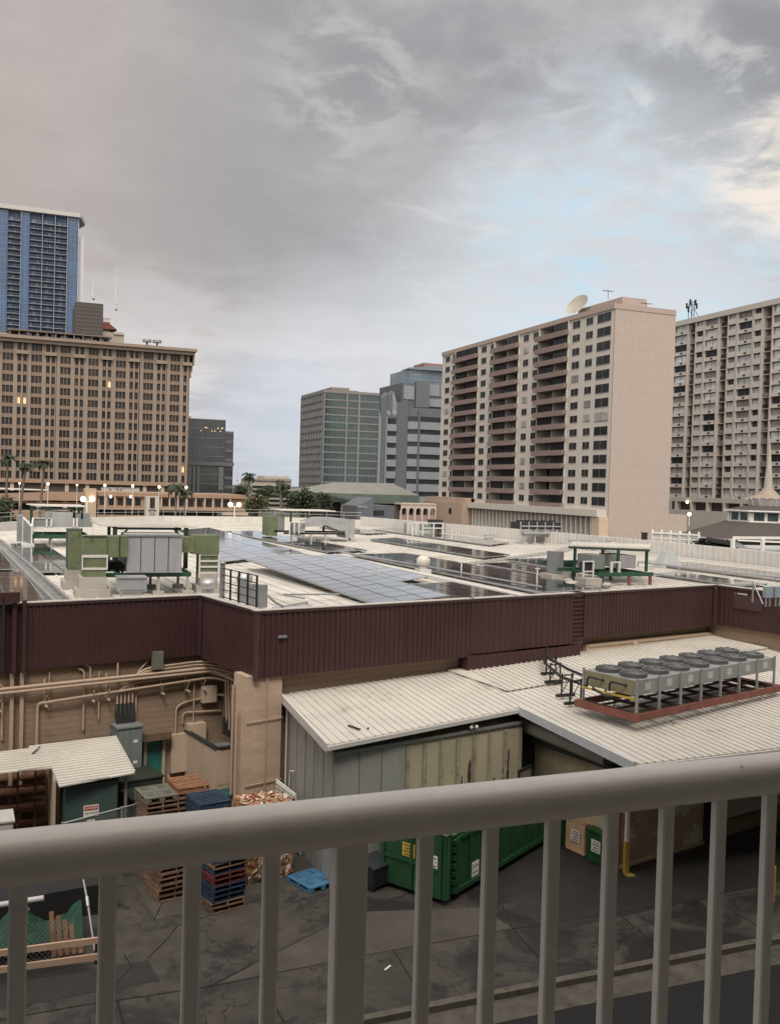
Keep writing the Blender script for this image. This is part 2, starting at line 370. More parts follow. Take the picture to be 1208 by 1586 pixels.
# ================================================================== SETTING
GZ = -11.2
def ground_mat():
    m = bpy.data.materials.new('yard_concrete'); m.use_nodes = True; ns = m.node_tree.nodes; ln = m.node_tree.links; b = ns['Principled BSDF']
    g = ns.new('ShaderNodeNewGeometry')
    def nz(sc, det, ro, dist=0):
        n = ns.new('ShaderNodeTexNoise'); n.inputs['Scale'].default_value = sc; n.inputs['Detail'].default_value = det; n.inputs['Roughness'].default_value = ro; n.inputs['Distortion'].default_value = dist
        ln.new(g.outputs['Position'], n.inputs['Vector']); return n.outputs['Fac']
    def mr(v, a, bb, c=0, d=1):
        r = ns.new('ShaderNodeMapRange'); r.interpolation_type = 'SMOOTHSTEP'; ln.new(v, r.inputs[0])
        for i, x in enumerate((a, bb, c, d)): r.inputs[i+1].default_value = x
        return r.outputs[0]
    def mx(f, a, bb):
        n = ns.new('ShaderNodeMix'); n.data_type = 'RGBA'
        for i, v in ((0, f), (6, a), (7, bb)):
            if isinstance(v, tuple): n.inputs[i].default_value = (*v, 1)
            else: ln.new(v, n.inputs[i])
        return n.outputs[2]
    c = mx(mr(nz(.9, 8, .65), .3, .7), (.040, .036, .031), (.078, .069, .058))
    c = mx(mr(nz(6, 8, .7), .35, .7, 0, .5), c, (.06, .054, .048))
    c = mx(mr(nz(.42, 8, .68, .5), .47, .56, 0, .9), c, (.024, .022, .021))       # damp / oily patches
    c = mx(mr(nz(1.3, 9, .6, .3), .60, .67, 0, .8), c, (.016, .015, .015))
    # cracks: voronoi distance to edge, warped
    mp = ns.new('ShaderNodeVectorMath'); mp.operation = 'ADD'; n3 = ns.new('ShaderNodeTexNoise'); n3.inputs['Scale'].default_value = 1.5; n3.inputs['Detail'].default_value = 5
    ln.new(g.outputs['Position'], n3.inputs['Vector']); ln.new(g.outputs['Position'], mp.inputs[0]); ln.new(n3.outputs['Color'], mp.inputs[1])
    vo = ns.new('ShaderNodeTexVoronoi'); vo.feature = 'DISTANCE_TO_EDGE'; vo.inputs['Scale'].default_value = .55; ln.new(mp.outputs[0], vo.inputs['Vector'])
    ck = mr(vo.outputs['Distance'], .003, .011, .8, 0)
    mk = ns.new('ShaderNodeMath'); mk.operation = 'MULTIPLY'; ln.new(ck, mk.inputs[0]); ln.new(mr(nz(.35, 2, .5), .40, .5), mk.inputs[1])
    c = mx(mk.outputs[0], c, (.010, .009, .008))
    ln.new(c, b.inputs['Base Color'])
    ln.new(mr(nz(.42, 6, .6, .5), .48, .62, .85, .45), b.inputs['Roughness'])
    bp = ns.new('ShaderNodeBump'); bp.inputs['Strength'].default_value = .35; bp.inputs['Distance'].default_value = .02; ln.new(nz(9, 8, .7), bp.inputs['Height']); ln.new(bp.outputs[0], b.inputs['Normal'])
    return m
yard_m = ground_mat()
asphalt = mat('asphalt', (.011, .011, .0125), .85, var=.25, vs=3, bump=.4, bs=40)
city_ground = mat('city_ground', (.07, .068, .062), .9, var=.3, vs=.05)
g_ = MB(); g_.box(-2500, 2500, -600, 3500, GZ-1.2, GZ-.35); struct('ground', g_, city_ground)
g_ = MB(); g_.box(-40, 60, 18.35, 60, GZ-.3, GZ); struct('yard', g_, yard_m)
dark_slab = mat('stained_slab', (.026, .024, .022), .75, var=.35, vs=1.4, dirt=(.022, .02, .02), dirt_s=1.1, dirt_t=(.45, .6), bump=.25, bs=12)
pale_slab = mat('pale_slab', (.070, .063, .053), .85, var=.25, vs=1.2, dirt=(.05, .045, .04), dirt_s=1.0, dirt_t=(.55, .68), bump=.25, bs=14)
# patches of other concrete poured into the yard, and the joints between slabs
g_ = MB(); g_.prism([(12.8, 20.3), (23.5, 21.1), (27, 24.0), (17.3, 23.4), (15.6, 27), (12.6, 25)], GZ+.001, GZ+.005); struct('yard_patch', g_, dark_slab)
g_ = MB(); g_.prism([(3.56, 24.1), (6.7, 24.9), (6.2, 26.6), (3.3, 26.4)], GZ+.001, GZ+.005); struct('yard_patch', g_, pale_slab)
g_ = MB(); g_.prism([(4.4, 20.55), (12.0, 20.75), (11.8, 22.1), (8.6, 22.9), (7.3, 22.3)], GZ+.001, GZ+.004); struct('yard_patch', g_, pale_slab)
g_ = MB(); g_.prism([(-.6, 21.0), (3.2, 21.1), (3.1, 22.1), (-.6, 22.0)], GZ+.001, GZ+.005); struct('yard_patch', g_, dark_slab)
j = MB()
def joint(pts, w=.035):
    for a, b in zip(pts, pts[1:]): j.bar((a[0], a[1], GZ+.007), (b[0], b[1], GZ+.007), w, .004)
joint([(-8, 20.5), (1.5, 20.62), (4.2, 20.5), (7.6, 20.7), (12, 20.78), (20, 20.6), (40, 20.7)])
joint([(2.3, 18.6), (2.25, 20.55)], .05); joint([(8.5, 18.6), (8.7, 20.7)]); joint([(11.8, 18.6), (12.0, 20.8)]); joint([(15.0, 18.6), (15.1, 20.7)]); joint([(5.4, 18.6), (5.35, 20.6)]); joint([(18.2, 18.6), (18.2, 20.7)])
joint([(4.2, 20.5), (7.4, 22.3), (9.4, 23.2), (12.5, 24.4)]); joint([(3.5, 24.1), (3.9, 25.2), (3.7, 27)]); joint([(12.0, 20.8), (12.5, 22.4)]); joint([(15.1, 20.7), (16.2, 22.6), (17, 23.3)])
joint([(3.1, 22.2), (3.6, 22.9), (4.0, 23.6), (5.4, 24.1), (6.8, 24.6)], .03); joint([(2.3, 21.3), (2.7, 21.9), (2.6, 22.6)], .03)
struct('yard_joints', j, mat('joint_dirt', (.018, .016, .014), .95))
g_ = MB(); g_.box(-60, 80, 18.15, 18.35, GZ-.3, GZ+.008); struct('kerb', g_, mat('kerb_concrete', (.12, .108, .092), .9, var=.3, vs=3, dirt=(.05, .045, .04), dirt_s=2, bump=.3, bs=14))
g_ = MB(); g_.box(-60, 80, 17.35, 18.145, GZ-.33, GZ-.13); struct('gutter', g_, mat('gutter_concrete', (.095, .086, .074), .9, var=.35, vs=2.5, dirt=(.04, .037, .034), dirt_s=1.6, bump=.3, bs=14))
g_ = MB(); g_.box(-60, 80, 2.5, 17.345, GZ-.33, GZ-.14); struct('street', g_, asphalt)

# ================================================================== OWN BUILDING AND BALCONY
own = thing('unseen_apartment_building', 'unseen apartment building behind the railing, added to shade the yard and balcony', 'building', (0, 0, GZ), world=True)  # unseen building mass behind the camera, added for its shade
o_m = mat('balcony_plaster', (.27, .25, .22), .8, var=.05)
MB().box(-60, 60, -16, -.75, GZ-.3, 24).build('wall', o_m, own)
MB().box(-2.6, 3.4, -.745, 1.46, -1.76, -1.57).build('balcony_floor', o_m, own)
MB().box(-2.6, 3.4, -.745, .75, 1.03, 1.22).build('unseen_balcony_ceiling', o_m, own)  # unseen slab added to dim the railing, cut short for overhead sky
rail = thing('balcony_railing', 'pale painted metal balcony railing in the foreground', 'railing', (0, 1.37, -1.57), world=True)
def rail_profile(mb, x0, x1, yc, zc, hw, hh, n=28, e=2.6):
    vs = []
    for x in (x0, x1):
        for k in range(n):
            a = 2*math.pi*k/n; c_, s_ = math.cos(a), math.sin(a)
            vs.append((x, yc+hw*abs(c_)**(2/e)*(1 if c_ > 0 else -1), zc+hh*abs(s_)**(2/e)*(1 if s_ > 0 else -1)))
    mb.add(vs, [(k, (k+1) % n, n+(k+1) % n, n+k) for k in range(n)], True)
mb = MB(); rail_profile(mb, -2.5, 3.3, 1.385, -.528, .037, .036); mb.build('top_rail', rail_mat, rail)
mb = MB(); mb.box(-2.5, 3.3, 1.365, 1.40, -1.50, -1.465); mb.build('bottom_rail', rail_mat, rail)
def bevel_post(w, d, nm):
    mb = MB(); b = .0028; P = [(-w/2+b, 0), (w/2-b, 0), (w/2, b), (w/2, d-b), (w/2-b, d), (-w/2+b, d), (-w/2, d-b), (-w/2, b)]
    mb.prism(P, -1.465, -.552); return mb
bal = bevel_post(.0245, .02, 'b').build('baluster', rail_mat, rail, off=(0, 0, 0))
xs = [.0155+.1194*k+(.017 if k > 4 else 0) for k in range(-20, 27)]; first = True
for k, x in enumerate(xs):
    if abs(x-.495) < .03: continue
    o = bal if first else bal.copy()
    if not first: C.objects.link(o); o.parent = rail
    first = False; o.location = (x, 0, 1.57)
for x in (-1.75, .501, 2.75):
    o = bevel_post(.052, .034, 'p').build('post', rail_mat, rail, off=(x, -.004, 1.57))

# ================================================================== MALL
def near(X):
    pts = [(-40, (30.9+(-40)*sa)/ca), (6.23, 32.94), (7.13, 28.86), (29.26, 33.8), (36.5, 1.3)]
    for (a, b), (c, d) in zip(pts, pts[1:]):
        if a <= X <= c: return b+(d-b)*(X-a)/(c-a)
    return pts[-1][1]
FARP = [(-40, 68), (-15, 74), (-1, 78), (6, 90), (14, 96), (26, 98), (34, 93), (36.5, 80), (40, 64), (41.5, 52), (42, 45), (42.5, 34), (43, 20), (43.3, 2)]
def far(X):
    for (a, b), (c, d) in zip(FARP, FARP[1:]):
        if a <= X <= c: return b+(d-b)*(X-a)/(c-a)
    return FARP[-1][1]
RZ = -4.3
mall = thing('shopping_mall', 'large low mall building with maroon metal parapet and tan block walls', 'building', (10, 31, GZ), world=True)
roofp = [TM((-30, 31.0, 0))[:2], TM((13.36, 31.0, 0))[:2], TM((13.36, 26.7, 0))[:2], TM((36.17, 26.7, 0))[:2], TM((36.17, -6, 0))[:2]]
poly = [(p[0], p[1]) for p in roofp]+[(x, y) for x, y in reversed(FARP)]
mb = MB(); mb.prism(poly, RZ-.35, RZ)
x = -30.0
while x < 43:
    dx = -.052
    # ribs run away from the viewer, 3 degrees off the street grid
    t0 = near(x)+.15; ok = True
    def xat(y): return x+dx*(y-35)
    y0 = t0
    for _ in range(3): y0 = near(xat(y0))+.2
    y1 = far(xat(80))
    for _ in range(3): y1 = far(xat(y1))-.2
    if x > 35.5: y0 = max(y0, 4)
    if y1 > y0+1: mb.bar((xat(y0), y0, RZ+.012), (xat(y1), y1, RZ+.012), .07, .05)
    x += .62
mb.build('roof', white_roof, mall)
# ribbed siding
def siding(mb, a0, a1, b, z0, z1, pitch=.2, axis='a', dirn=1, rib=.035):
    """trapezoid ribs along axis; face towards -b (axis a) or -a*dirn (axis b)"""
    n = max(1, int(round(abs(a1-a0)/pitch))); st = (a1-a0)/n
    prof = []
    for k in range(n):
        u = a0+k*st
        prof += [(u, 0), (u+st*.55, 0), (u+st*.63, rib), (u+st*.92, rib)]
    prof.append((a1, 0))
    vs = []
    for z in (z0, z1):
        for u, d in prof:
            p = (u, b-d*dirn, z) if axis == 'a' else (b-d*dirn, u, z)
            vs.append(TM(p))
    m = len(prof); t = mb.T; mb.T = None
    mb.add(vs, [(i, i+1, m+i+1, m+i) for i in range(m-1)]); mb.T = t
def parapet(nm, a0, a1, b, z0, z1, pitch=.2, axis='a', cap=True, dirn=1):
    mb = MB(TM); siding(mb, a0, a1, b, z0, z1-.12, pitch, axis, dirn)
    lo, hi = min(a0, a1), max(a0, a1)
    if axis == 'a': mb.box(lo, hi, b+.004, b+.12, z0, z1-.12)
    elif dirn == 1: mb.box(b+.004, b+.12, lo, hi, z0, z1-.12)
    else: mb.box(b-.12, b-.004, lo, hi, z0, z1-.12)
    o = mb.build(nm, maroon, mall)
    if cap:
        mb = MB(TM)
        if axis == 'a': mb.box(lo-.05, hi+.05, b-.06, b+.18, z1-.118, z1-.03)
        else: mb.box(b-.06*1, b+.18, lo+.06, hi-.0, z1-.118, z1-.03) if dirn == 1 else mb.box(b-.18, b+.06, lo, hi, z1-.118, z1-.03)
        mb.build('parapet_trim', maroon_trim, mall)
        mb = MB(TM)
        if axis == 'a': mb.box(lo-.07, hi+.07, b-.08, b+.22, z1-.028, z1)
        else: mb.box(b-.08, b+.22, lo+.22, hi-.08, z1-.028, z1-.002) if dirn == 1 else mb.box(b-.22, b+.08, lo-.3, hi-.08, z1-.028, z1-.002)
        mb.build('parapet_cap', mat('cap_flashing', (.42, .40, .37), .5, var=.15, vs=3), mall)
    return o
parapet('parapet_siding', -30, 13.26, 30.9, -6.12, -3.98)
parapet('parapet_siding', 26.6, 30.9, 13.26, -6.2, -3.98, axis='b')
parapet('parapet_siding', 13.262, 22.0, 26.6, -6.16, -4.0)
parapet('parapet_siding', 22.0, 24.1, 26.58, -6.07, -4.0, pitch=.3)
parapet('parapet_siding', 24.1, 27.05, 26.56, -6.04, -4.0, pitch=.3)
parapet('parapet_siding', 27.75, 28.7, 26.58, -5.85, -4.0, pitch=.3)
parapet('parapet_siding', 28.7, 36.0, 26.6, -5.85, -4.0, pitch=.2)
parapet('parapet_siding', -6, 26.56, 36.05, -5.8, -4.0, pitch=.25, axis='b', dirn=1)
MB(TM).box(27.05, 27.75, 26.66, 26.9, -6.0, -4.05).build('louvre_panel', maroon_trim, mall)
mb = MB(TM)
for k in range(11): mb.box(27.1, 27.7, 26.60, 26.66, -5.9+k*.17, -5.82+k*.17)
mb.build('louvre', maroon, mall)
MB(TM).box(35.985, 36.01, 24.2, 25.6, -4.95, -4.35).build('siding_patch', maroon_trim, mall)
mb = MB(TM); siding(mb, 21.75, 27.5, 26.5, -6.75, -6.1, .3); mb.box(21.75, 27.5, 26.504, 27.05, -6.75, -6.12); mb.build('lower_siding', maroon, mall)
for a in (2.5, -2.0, 9.4, 16.2, 19.1, 31.4, 33.9):
    b_ = 30.9 if a < 13 else 26.6; MB(TM).box(a-.012, a+.012, b_-.05, b_-.036, -6.1 if a < 28 else -5.84, -4.13).build('siding_joint', maroon_trim, mall)
# corner trims and downpipes on the siding
mb = MB(TM); mb.box(13.2, 13.34, 26.5, 26.64, -6.22, -4.13); mb.build('corner_trim', maroon_trim, mall)
mb = MB(TM); mb.box(13.12, 13.22, 30.76, 30.88, -6.1, -4.13); mb.build('corner_trim', maroon_trim, mall)
mb = MB(TM); mb.box(35.86, 36.0, 26.4, 26.54, -5.85, -4.13); mb.build('corner_trim', maroon_trim, mall)
for a in (6.98, 7.28):
    MB(TM).box(a-.06, a+.06, 30.72, 30.85, -6.2, -3.9).build('downpipe', maroon, mall)
    MB(TM).box(a-.055, a+.055, 30.90, 31.02, -11.2, -6.2).build('downpipe', tan_pipe, mall)
mb = MB(TM); mb.box(-30, 7.1, 30.6, 30.7, -3.95, -3.62); mb.build('parapet_upstand', maroon, mall)
mb = MB(TM)
for k in range(9): mb.tube([(6.15, 30.66, -6.05+k*.27), (6.62, 30.66, -6.05+k*.27)], .014, 6)
mb.box(6.12, 6.18, 30.6, 30.7, -6.15, -3.7); mb.box(6.60, 6.66, 30.6, 30.7, -6.15, -3.7); mb.build('wall_ladder', dark_steel, mall)
MB(TM).box(14.0, 14.3, 26.48, 26.56, -4.92, -4.84).build('wall_light', grey_steel, mall)
# walls below
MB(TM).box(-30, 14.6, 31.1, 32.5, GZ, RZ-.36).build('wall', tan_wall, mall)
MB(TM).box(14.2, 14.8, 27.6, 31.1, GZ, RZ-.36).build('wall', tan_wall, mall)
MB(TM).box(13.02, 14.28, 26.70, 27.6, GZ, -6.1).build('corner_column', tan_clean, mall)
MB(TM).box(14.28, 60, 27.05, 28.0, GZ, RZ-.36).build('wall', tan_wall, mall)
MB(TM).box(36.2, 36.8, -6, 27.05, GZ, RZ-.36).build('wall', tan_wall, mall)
MB(TM).box(28.2, 36.2, 26.80, 27.05, -6.7, -6.2).build('wall_base_band', tan_paint, mall)
MB(TM).box(28.25, 36.2, 26.75, 26.80, -6.3, -6.22).build('conduit', tan_pipe, mall)
MB(TM).box(14.4, 21.8, 26.90, 27.05, -6.9, -6.84).build('flashing', galv, mall)
MB(TM).box(30.9, 31.12, 26.70, 26.8, -6.6, -6.25).build('wall_box', tan_paint, mall)
# white parapet along the far edges
mb = MB(); 
def wall_line(mb, pts, z0, z1, w):
    for (a, b), (c, d) in zip(pts, pts[1:]):
        v = Vector((c-a, d-b)); n_ = Vector((-v.y, v.x)).normalized()*w/2
        mb.prism([(a-n_.x, b-n_.y), (c-n_.x, d-n_.y), (c+n_.x, d+n_.y), (a+n_.x, b+n_.y)], z0, z1)
wall_line(mb, FARP[6:], GZ, -3.28, .3); mb.build('far_parapet', white_wall, mall)
mb = MB(); wall_line(mb, FARP[:7], GZ, -3.62, .3); mb.build('far_parapet', white_wall, mall)
mb = MB()
for (a, b), (c, d) in zip(FARP[6:], FARP[7:]):
    v = Vector((c-a, d-b)); n = int(v.length/.45); nn = Vector((v.y, -v.x)).normalized()
    if nn.x > 0: nn = -nn
    for k in range(n):
        p = Vector((a, b))+v*((k+.5)/n)+nn*.17; mb.bar((p.x, p.y, RZ+.12), (p.x, p.y, -3.3), .1, .05, (nn.x, nn.y, 0))
mb.build('parapet_rib', white_trim, mall)
mb = MB()
wall_line(mb, [(x-.45, y) for x, y in FARP[6:]], RZ, RZ+.14, .22); mb.build('roof_kerb', white_trim, mall)
mb = MB()
for (a, b), (c, d) in zip(FARP[:7], FARP[1:7]):
    v = Vector((c-a, d-b)); n = max(1, int(v.length/1.6))
    for k in range(n): p = Vector((a, b))+v*(k/n); mb.cyl(p.x, p.y, -3.62, -2.85, .025, 5)
    for z in (-2.87, -3.2): mb.tube([(a, b, z), (c, d, z)], .022, 5)
mb.build('guard_rail', galv, mall)
# roof ridge cap, expansion joints, pipe runs
mb = MB(); mb.prism([(14.3, 80), (16.0, 54.1), (17.85, 43.4), (18.4, 32), (18.75, 32), (18.2, 43.4), (16.35, 54.1), (14.7, 80)], RZ, RZ+.2); mb.build('ridge_cap', white_trim, mall)
mb = MB(); mb.prism([(22.9, 46.4), (36.3, 57.0), (39.2, 60.6), (38.9, 61.4), (36.1, 58.0), (22.7, 47.1)], RZ, RZ+.07); mb.build('expansion_joint', mat('joint_cover', (.25, .24, .22), .6), mall)
mb = MB()
for a, b in (((-.75, 65.1), (1.85, 32.4)), ((-1.2, 65.1), (1.35, 32.4))):
    mb.bar((*a, RZ+.22), (*b, RZ+.22), .09, .09)
for k in range(30):
    t = k/29; mb.box(-.95+2.55*t-.45, -.95+2.55*t+.45, 65.1-32.7*t-.06, 65.1-32.7*t+.06, RZ, RZ+.16)
mb.build('cable_tray', galv, mall)
mb = MB()
mb.tube([(20.6, 34.2, RZ+.25), (19.6, 44, RZ+.25), (18.4, 54, RZ+.25)], .05, 6)
mb.tube([(33.9, 45.6, RZ+.28), (36.9, 31.0, RZ+.28)], .06, 6)
for t in (0, .2, .4, .6, .8, 1): mb.cyl(33.9+3*t, 45.6-14.6*t, RZ, RZ+.25, .05, 5)
mb.tube([(9.6, 31.9, RZ+.25), (9.2, 33.2, RZ+.25), (11.2, 33.0, RZ+.25), (11.4, 33.4, RZ+.2)], .035, 6)
mb.pieces('roof_pipe', galv, mall)
for i, (x, y) in enumerate([(15.0, 38.6), (20.2, 41.0), (22.4, 37.6), (13.2, 47.0), (33.5, 70), (31.3, 73)]):
    mb = MB(); mb.cyl(x, y, RZ, RZ+.75, .045, 8); mb.tube([(x-.12, y, RZ+.7), (x+.12, y, RZ+.7)], .03, 6); mb.build('vent_pipe', white_trim, mall)

# ---- pipes on the recess wall
def pipe(pts, r, m=None, nm='wall_pipe', n=8):
    P = [Vector(p) for p in pts]; outp = [P[0]]
    for a, b, c in zip(P, P[1:], P[2:]):
        d1 = (a-b); d2 = (c-b); k = min(.28, d1.length*.45, d2.length*.45); d1.normalize(); d2.normalize()
        for t in (0, .25, .5, .75, 1):
            q1 = b+d1*k*(1-t); q2 = b+d2*k*t; outp.append(q1.lerp(q2, t))
    outp.append(P[-1])
    mb = MB(TM); mb.tube(outp, r, n); return mb.build(nm, m or tan_pipe, mall)
WB = 31.1
pipe([(-12, WB-.32, -6.84), (13.85, WB-.32, -6.58), (13.95, 29.4, -6.6), (13.95, 29.3, -8.9)], .055)
pipe([(-12, WB-.32, -6.98), (13.7, WB-.32, -6.70), (13.8, 29.1, -6.75), (13.8, 29.0, -9.3)], .055)
pipe([(7.78, WB-.12, -8.6), (7.78, WB-.12, -7.25), (8.1, WB-.25, -7.22), (13.75, WB-.25, -6.94), (14.1, 30.0, -7.0), (14.1, 29.9, -9.2)], .05)
for a, zt in ((6.72, -6.6), (9.25, -6.35), (9.45, -6.2)): pipe([(a, WB-.1, -8.3 if a != 9.45 else -7.3), (a, WB-.1, zt), (a-.2, WB-.1, zt+.1)], .035)
pipe([(8.15, WB-.08, -7.5), (8.15, WB-.08, -6.3)], .03)
pipe([(9.75, WB-.1, -6.4), (9.75, WB-.1, -8.0)], .03)
pipe([(10.35, WB-.14, -6.15), (10.35, WB-.14, -6.95)], .04)
for k in range(5):
    z = -6.42-.11*k
    pipe([(10.35+.13*(4-k), WB-.16, -7.6), (10.35+.13*(4-k), WB-.16, z-.25), (10.9+.1*(4-k), WB-.2, z), (13.3+.1*k, WB-.2, z+.08), (13.95, 30.3-.25*k, z+.05), (14.0, 30.2-.25*k, -8.4-.25*k)], .04)
    pipe([(10.35+.13*(4-k), WB-.16, -7.55), (10.27+.16*(4-k), WB-.26, -7.9), (10.4+.12*(4-k), WB-.25, -8.3)], .055, black_hose, 'flexible_conduit')
pipe([(11.9, WB-.1, -6.1), (12.6, WB-.1, -6.12), (13.2, WB-.1, -5.98)], .03)
pipe([(11.45, WB-.08, -6.15), (11.0, WB-.08, -6.6), (11.02, WB-.12, -9.0)], .035)
pipe([(12.45, WB-.1, -8.85), (12.45, WB-.1, -7.9), (12.75, WB-.1, -7.75), (14.15, WB-.1, -7.6)], .035)
pipe([(13.1, WB-.1, -8.5), (13.1, WB-.1, -6.7)], .03)
pipe([(12.7, WB-.1, -8.5), (12.7, WB-.1, -8.1), (14.15, WB-.1, -8.2)], .03)
pipe([(13.86, WB-.1, -7.6), (14.15, WB-.3, -7.6), (14.12, 30, -7.7), (14.12, 29.8, -9.2)], .045)
pipe([(12.2, WB-.1, -10.2), (12.35, WB-.2, -10.9), (13.0, WB-.5, -11.1)], .05)
pipe([(12.95, 27.5, -6.5), (12.95, 27.5, GZ)], .045); pipe([(12.9, 27.1, -7.3), (12.85, 27.0, -11.0)], .05)
pipe([(13.7, 26.62, -6.2), (13.7, 26.62, -10.6)], .018); pipe([(13.02, 26.64, -7.55), (14.3, 26.64, -7.5)], .018); pipe([(13.02, 26.64, -9.55), (14.3, 26.64, -9.5)], .02)
mb = MB(TM)
for a in (6.6, 8.0, 9.5, 10.0, 11.9, 12.8, 13.4):
    mb.box(a-.03, a+.03, WB-.4, WB, -7.35, -7.3); mb.box(a-.03, a+.03, WB-.06, WB-.004, -7.4, -6.5); mb.bar((a, WB-.38, -6.98), (a, WB-.04, -7.45), .03, .03)
mb.pieces('pipe_bracket', tan_paint, mall)
mb = MB(TM)
for k in range(4): mb.tube([(14.0, 30.4-.3*k, -8.9), (14.0, 30.4-.3*k, -8.3)], .06, 6)
mb.pieces('flexible_conduit', black_hose, mall)
MB(TM).box(11.46, 11.84, 30.7, 30.83, -6.45, -5.85).build('junction_box', grey_plastic, mall)
MB(TM).box(13.36, 13.9, WB-.25, WB, -7.83, -7.25).build('junction_box', tan_paint, mall)
MB(TM).box(12.27, 12.82, WB-.2, WB, -10.17, -8.84).build('panel_box', tan_paint, mall)
MB(TM).box(12.85, 13.5, WB-.3, WB, -9.3, -8.52).build('panel_box', tan_paint, mall)
MB(TM).box(13.55, 14.15, 29.6, 30.3, -9.9, -9.15).build('junction_box', cabinet_grey, mall)
dr = MB(TM).box(11.42, 11.98, WB-.05, WB, GZ, -8.98).build('door', teal_door, mall)
mb = MB(TM); mb.box(11.32, 11.42, WB-.12, WB, GZ, -8.88); mb.box(11.98, 12.08, WB-.12, WB, GZ, -8.88); mb.box(11.42, 11.98, WB-.12, WB, -8.98, -8.88); mb.build('door_frame', tan_paint, dr)
MB(TM).box(11.1, 12.15, WB-.5, WB, -8.86, -8.62).build('door_hood', mat('rusty_hood', (.13, .09, .06), .9, var=.3, vs=4), mall)
# screen enclosure by the column
en = thing('screen_enclosure', 'tan panel enclosure open at the top beside the corner column', 'enclosure', TM((13.2, 29, GZ)), world=True)
mb = MB(TM); mb.box(12.82, 12.9, 28.5, WB-.05, GZ, -8.8); mb.build('side_panel', tan_paint, en)
mb = MB(TM); mb.box(12.82, 13.62, 28.42, 28.5, GZ, -8.8); mb.build('front_panel', tan_paint, en)
mb = MB(TM); mb.box(12.78, 12.94, 28.4, WB-.05, -8.798, -8.74); mb.box(12.94, 13.66, 28.38, 28.54, -8.798, -8.742); mb.build('rim', black_hose, en)
mb = MB(TM); mb.box(12.812, 12.819, 29.5, 29.53, GZ+.1, -8.85); mb.box(12.9, 13.6, 28.412, 28.419, -10.0, -9.97); mb.pieces('panel_seam', tan_pipe, en)

# ================================================================== LOADING DOCK
def lz(X, Y): return -7.03+.04*(Y-25)+.012*(X-8)
dock = thing('loading_dock', 'loading dock under low white ribbed metal roofs below the maroon parapet', 'building', (15, 25, GZ), world=True)
bk = [TM((a, 27.03, 0))[:2] for a in (14.42, 36.1)]
P = [(8.08, 24.14), (15.05, 26.0), (15.35, 20.38), (48, 20.38), TM((36.18, -6, 0))[:2], bk[1], bk[0]]
P = [(8.08, 24.14), (15.05, 26.0), (15.35, 20.38), (32.3, 20.38), bk[1], bk[0]]
mb = MB(); mb.prism(P, lambda x, y: lz(x, y)-.10, lz); mb.build('low_roof', cream_sheet, dock)
mb = MB(); x = 8.22
while x < 32:
    y0 = 24.14+(x-8.08)*1.86/6.97 if x < 15.05 else (26.0-(x-15.05)*18.7 if x < 15.35 else 20.38)
    if x > 15.34: y0 = 20.38
    y1 = bk[0][1]+(x-bk[0][0])*(bk[1][1]-bk[0][1])/(bk[1][0]-bk[0][0])-.05
    if x > bk[1][0]: y1 = bk[1][1]-(x-bk[1][0])*4.5
    if y1 > y0: mb.bar((x, y0-.015, lz(x, y0)+.008), (x, y1, lz(x, y1)+.008), .055, .05)
    x += .265
mb.build('roof_rib', cream_sheet, dock)
# upper sheets lapped over the lower ones
Q = [TM((21.2, 23.7, 0))[:2], TM((36.1, 23.9, 0))[:2], TM((36.1, 27.0, 0))[:2], TM((21.2, 27.0, 0))[:2]]
mb = MB(); mb.prism(Q, lambda x, y: lz(x, y)+.045, lambda x, y: lz(x, y)+.075)
x = 15.6
while x < 29.5:
    a = Vector(Q[0]); b = Vector(Q[1]); y0 = a.y+(x-a.x)*(b.y-a.y)/(b.x-a.x); y1 = bk[0][1]+(x-bk[0][0])*(bk[1][1]-bk[0][1])/(bk[1][0]-bk[0][0])-.1
    mb.bar((x, y0-.03, lz(x, y0)+.085), (x, y1, lz(x, y1)+.085), .055, .05); x += .265
mb.build('roof_overlap', cream_sheet, dock)
mb = MB(); 
mb.prism([(7.98, 24.1), (8.075, 24.13), (8.2, 29.5), (8.12, 29.5)], lambda x, y: lz(x, y)-.2, lambda x, y: lz(x, y)+.05); mb.build('edge_trim', white_trim, dock)
def edge(a, b, w, h0, h1, m, nm='edge_trim'):
    v = (Vector(b)-Vector(a)).normalized(); n = Vector((v.y, -v.x))*w
    mb = MB(); mb.prism([a, (a[0]+n.x, a[1]+n.y), (b[0]+n.x, b[1]+n.y), b][::-1], lambda x, y: lz(x, y)+h0, lambda x, y: lz(x, y)+h1); mb.build(nm, m, dock)
edge((8.0, 24.1), (15.0, 25.98), .06, -.14, -.02, white_trim)
edge((15.03, 26.0), (15.33, 20.4), .10, -.20, .06, mat('gutter_white', (.50, .52, .54), .5, var=.06, streak=.2, dirt_s=.6))
edge((15.3, 20.37), (32.3, 20.37), .06, -.15, -.025, white_trim)
mb = MB(TM); mb.box(21.0, 21.3, 18.55, 22.65, -8.15, -7.5); mb.build('lintel', dark_steel, dock)
mb = MB(TM); mb.tube([(20.95, 22.7, -7.62), (20.95, 18.9, -7.82)], .24, 14); mb.build('door_roller', mat('roller_cover', (.34, .31, .28), .6, var=.15), dock)
mb = MB(TM); mb.tube([(20.95, 18.9, -7.82), (20.95, 18.6, -7.83)], .25, 14); mb.build('roller_end', dark_steel, dock)
mb = MB(TM); mb.box(21.5, 21.6, 18.96, 22.6, GZ, -7.5)
door_m = mat('dock_door_tan', (.50, .42, .29), .75, var=.12, vs=1.5, streak=.35, dirt_s=.5, dirt=(.14, .10, .06))
mb.build('dock_door', door_m, dock)
MB(TM).box(20.95, 21.55, 22.62, 22.95, GZ, -7.35).build('post', dark_steel, dock)
